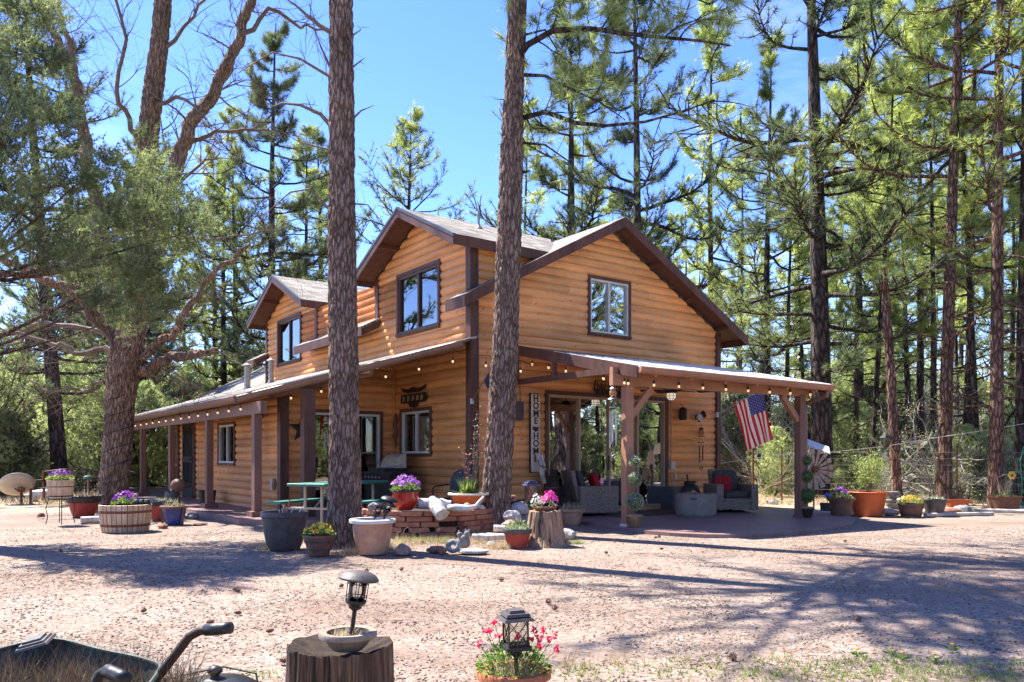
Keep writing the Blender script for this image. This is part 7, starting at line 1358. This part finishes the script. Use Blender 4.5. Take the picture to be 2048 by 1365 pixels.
# wheelbarrow
wb = thing('wheelbarrow', 'rusty green wheelbarrow full of dry weeds, handles pointing right, bottom left', 'wheelbarrow', (0, 0, 0)); m = MB(); rim_ = [at(-60, 1325, 2.55), at(20, 1294, 2.60), at(108, 1279, 2.62), at(200, 1300, 2.52), at(300, 1322, 2.42), at(318, 1342, 2.32), at(250, 1400, 2.1), at(0, 1450, 1.98), at(-140, 1440, 2.1)]
cen = sum(rim_, Vector())/len(rim_)-Vector((0, 0, .20)); low = [cen+(p_-cen)*.72 for p_ in rim_]; low = [Vector((p_.x, p_.y, cen.z+.0)) for p_ in low]; n = len(rim_)
def dens(L_, k=4): 
    out = []
    for i in range(len(L_)):
        a, b, c__, d__ = L_[i-1], L_[i], L_[(i+1) % len(L_)], L_[(i+2) % len(L_)]
        for j in range(k): f = j/k; out.append(.5*((2*b)+(c__-a)*f+(2*a-5*b+4*c__-d__)*f*f+(3*b-a-3*c__+d__)*f**3))
    return out
r1, r2 = dens(rim_), dens(low); n = len(r1); out_ = [p_+(p_-cen).normalized()*.006-Vector((0, 0, .004)) for p_ in r1]; o2 = [p_-Vector((0, 0, .008)) for p_ in r2]
m.add(r1+r2+out_+o2, [(i, (i+1) % n, n+(i+1) % n, n+i) for i in range(n)]+[(2*n+(i+1) % n, 2*n+i, 3*n+i, 3*n+(i+1) % n) for i in range(n)]+[tuple(n+i for i in range(n)), tuple(3*n+i for i in reversed(range(n)))]); m.tube(r1+[r1[0]], .007, 6); m.build('tray', 'barrow_green', wb, 50)
def handle(pts, g0, nm='handle'):
    m = MB(); m.tube(pts, .0135, 10); h = m.build(nm, 'dark_iron', wb, True); m = MB(); m.tube(g0, [.018, .0185, .018, .017], 12); m.build('grip', 'black_metal', h, True)
handle([at(262, 1420, 2.30), at(310, 1362, 2.30), at(352, 1308, 2.31), at(378, 1274, 2.32), at(400, 1262, 2.32), at(455, 1258, 2.30)], [at(412, 1260, 2.32), at(430, 1259, 2.31), at(448, 1257, 2.305), at(462, 1256, 2.30)])
handle([at(176, 1440, 1.98), at(184, 1385, 2.0), at(198, 1350, 2.02), at(212, 1342, 2.02), at(245, 1354, 1.98)], [at(213, 1342, 2.02), at(226, 1347, 2.01), at(240, 1353, 1.99), at(252, 1358, 1.97)])
m = MB(); m.lathe([(.18, -.04), (.2, -.02), (.2, .02), (.18, .04)], 28, (cen.x-.75, cen.y+.35, .2), M=Matrix.Rotation(PI/2, 3, 'X')); m.build('wheel', 'black_metal', wb); m = MB(); [m.tube([(cen.x+.2, cen.y+s_, .35), (cen.x+.25, cen.y+s_, 0)], .015, 6) for s_ in (-.2, .2)]; m.build('leg', 'rust', wb)
hay = []; ccx = np.array([cen.x, cen.y, cen.z]); n = 900; a = R.random(n)*2*PI; u = R.random(n)**.5; P_ = np.stack([ccx[0]+np.cos(a)*u*.42, ccx[1]+np.sin(a)*u*.22, ccx[2]+.09+.03*R.random(n)], -1)
V, T, t = tufts(P_, np.tile([0, 0, .8], (n, 1)), 6, .15, .0028, .8, R.random(n)); tri_mesh('dry_weeds', V, T, 'dead_weeds', wb, t); m = MB(); q = [(p_.x, p_.y) for p_ in [cen+(p_-cen)*.93 for p_ in r1]]; m.prism(q, (0, 0, cen.z+.06), (1, 0, 0), (0, 1, 0), (0, 0, 1), .03); m.build('compost', 'soil', wb)
sl_ = thing('solar_lamp_cap', 'dark ridged solar lamp cap lying on the wheelbarrow rim', 'solar light', tuple(at(72, 1288, 2.55)), .25); sl_.rotation_euler = (.12, -.25, .2); sl_.scale = (.75, .75, .5); m = MB(); [m.lathe([(r*1.1, z), (r, z+.014)], 4, M=Matrix.Rotation(PI/4, 3, 'Z') @ Matrix.Scale(1., 3), sq=(1, 1)) for r, z in ((.085, 0), (.07, .014), (.05, .028))]; m.build('cap', 'grey_brown', sl_)
x, y = gx(430, 2.62), 2.62; kp = thing('iron_kettle', 'black cast-iron pot with knobbed lid cut off by the bottom edge', 'cast-iron pot', (x, y, 0)); m = MB(); m.lathe([(.08, .22), (.13, .27), (.15, .36), (.14, .43), (.15, .44)], 28); m.build('body', 'black_metal', kp, True); m = MB(); m.lathe([(.148, .44), (.15, .45), (.11, .475), (.05, .487), (.016, .49), (.014, .50), (.024, .508), (.022, .522), (.006, .53)], 28); m.build('lid', 'black_metal', kp, True); m = MB(); m.tube([(-.15, 0, .42), (-.12, .05, .485), (0, .08, .505), (.12, .05, .49), (.15, 0, .42)], .004, 5); m.build('bail', 'dark_iron', kp)
for i in range(3): a = i*2.09+.5; m = MB(); m.tube([(.09*math.cos(a), .09*math.sin(a), .25), (.15*math.cos(a), .15*math.sin(a), 0)], .012, 6); m.build('leg', 'black_metal', kp)
# dandelions
RND.seed(21); da = thing('dandelion', 'yellow dandelion flowering in the thin grass at the lower right', 'dandelion', (*gp(1905, 1299)[:2], 0), 0, 'dandelions in the thin grass'); P_ = np.zeros((14, 3)); dl = tri_mesh('leaf_rosette', *leaves(P_+R.normal(0, .004, (14, 3)), np.stack([np.cos(np.arange(14)), np.sin(np.arange(14)), np.full(14, .35)], -1), .055, .014, R.random(14))[:2], 'leaf_green', da, np.repeat(R.random(14), 4)); m = MB(); m.tube([(0, 0, 0), (0, 0, .03)], .0018, 4); m.lathe([(.003, .028), (.013, .032), (.011, .038), (.002, .04)], 12); dfw = m.build('blossom', 'petal_yellow', da); reg(da, dl, dfw)
for px, py in ((1805, 1316), (1782, 1307), (1868, 1320), (1714, 1309)): dup(da, (*gp(px, py)[:2], 0), RND.random()*6)
# ------------------------------------------------------------ tell look-alikes apart by their order from the left
ORD = ['leftmost', 'second from left', 'third from left', 'fourth from left', 'fifth from left', 'sixth from left', 'seventh from left']
NUM = {2: 'two', 3: 'three', 4: 'four', 5: 'five', 6: 'six', 7: 'seven'}
grp = {}
for o in C.objects:
    if o.parent is None and 'label' in o and o.get('group') in ('pines of the woods behind the cabin', 'bushes left of the cabin', 'bushes right of the cabin'): grp.setdefault(o['label'], []).append(o)
for lb_, os_ in grp.items():
    if 1 < len(os_) <= 7:
        os_.sort(key=lambda o: o.location.x/max(o.location.y, 1))
        for i, o in enumerate(os_): o['label'] = '%s of %s: %s' % (ORD[i], NUM[len(os_)], lb_)
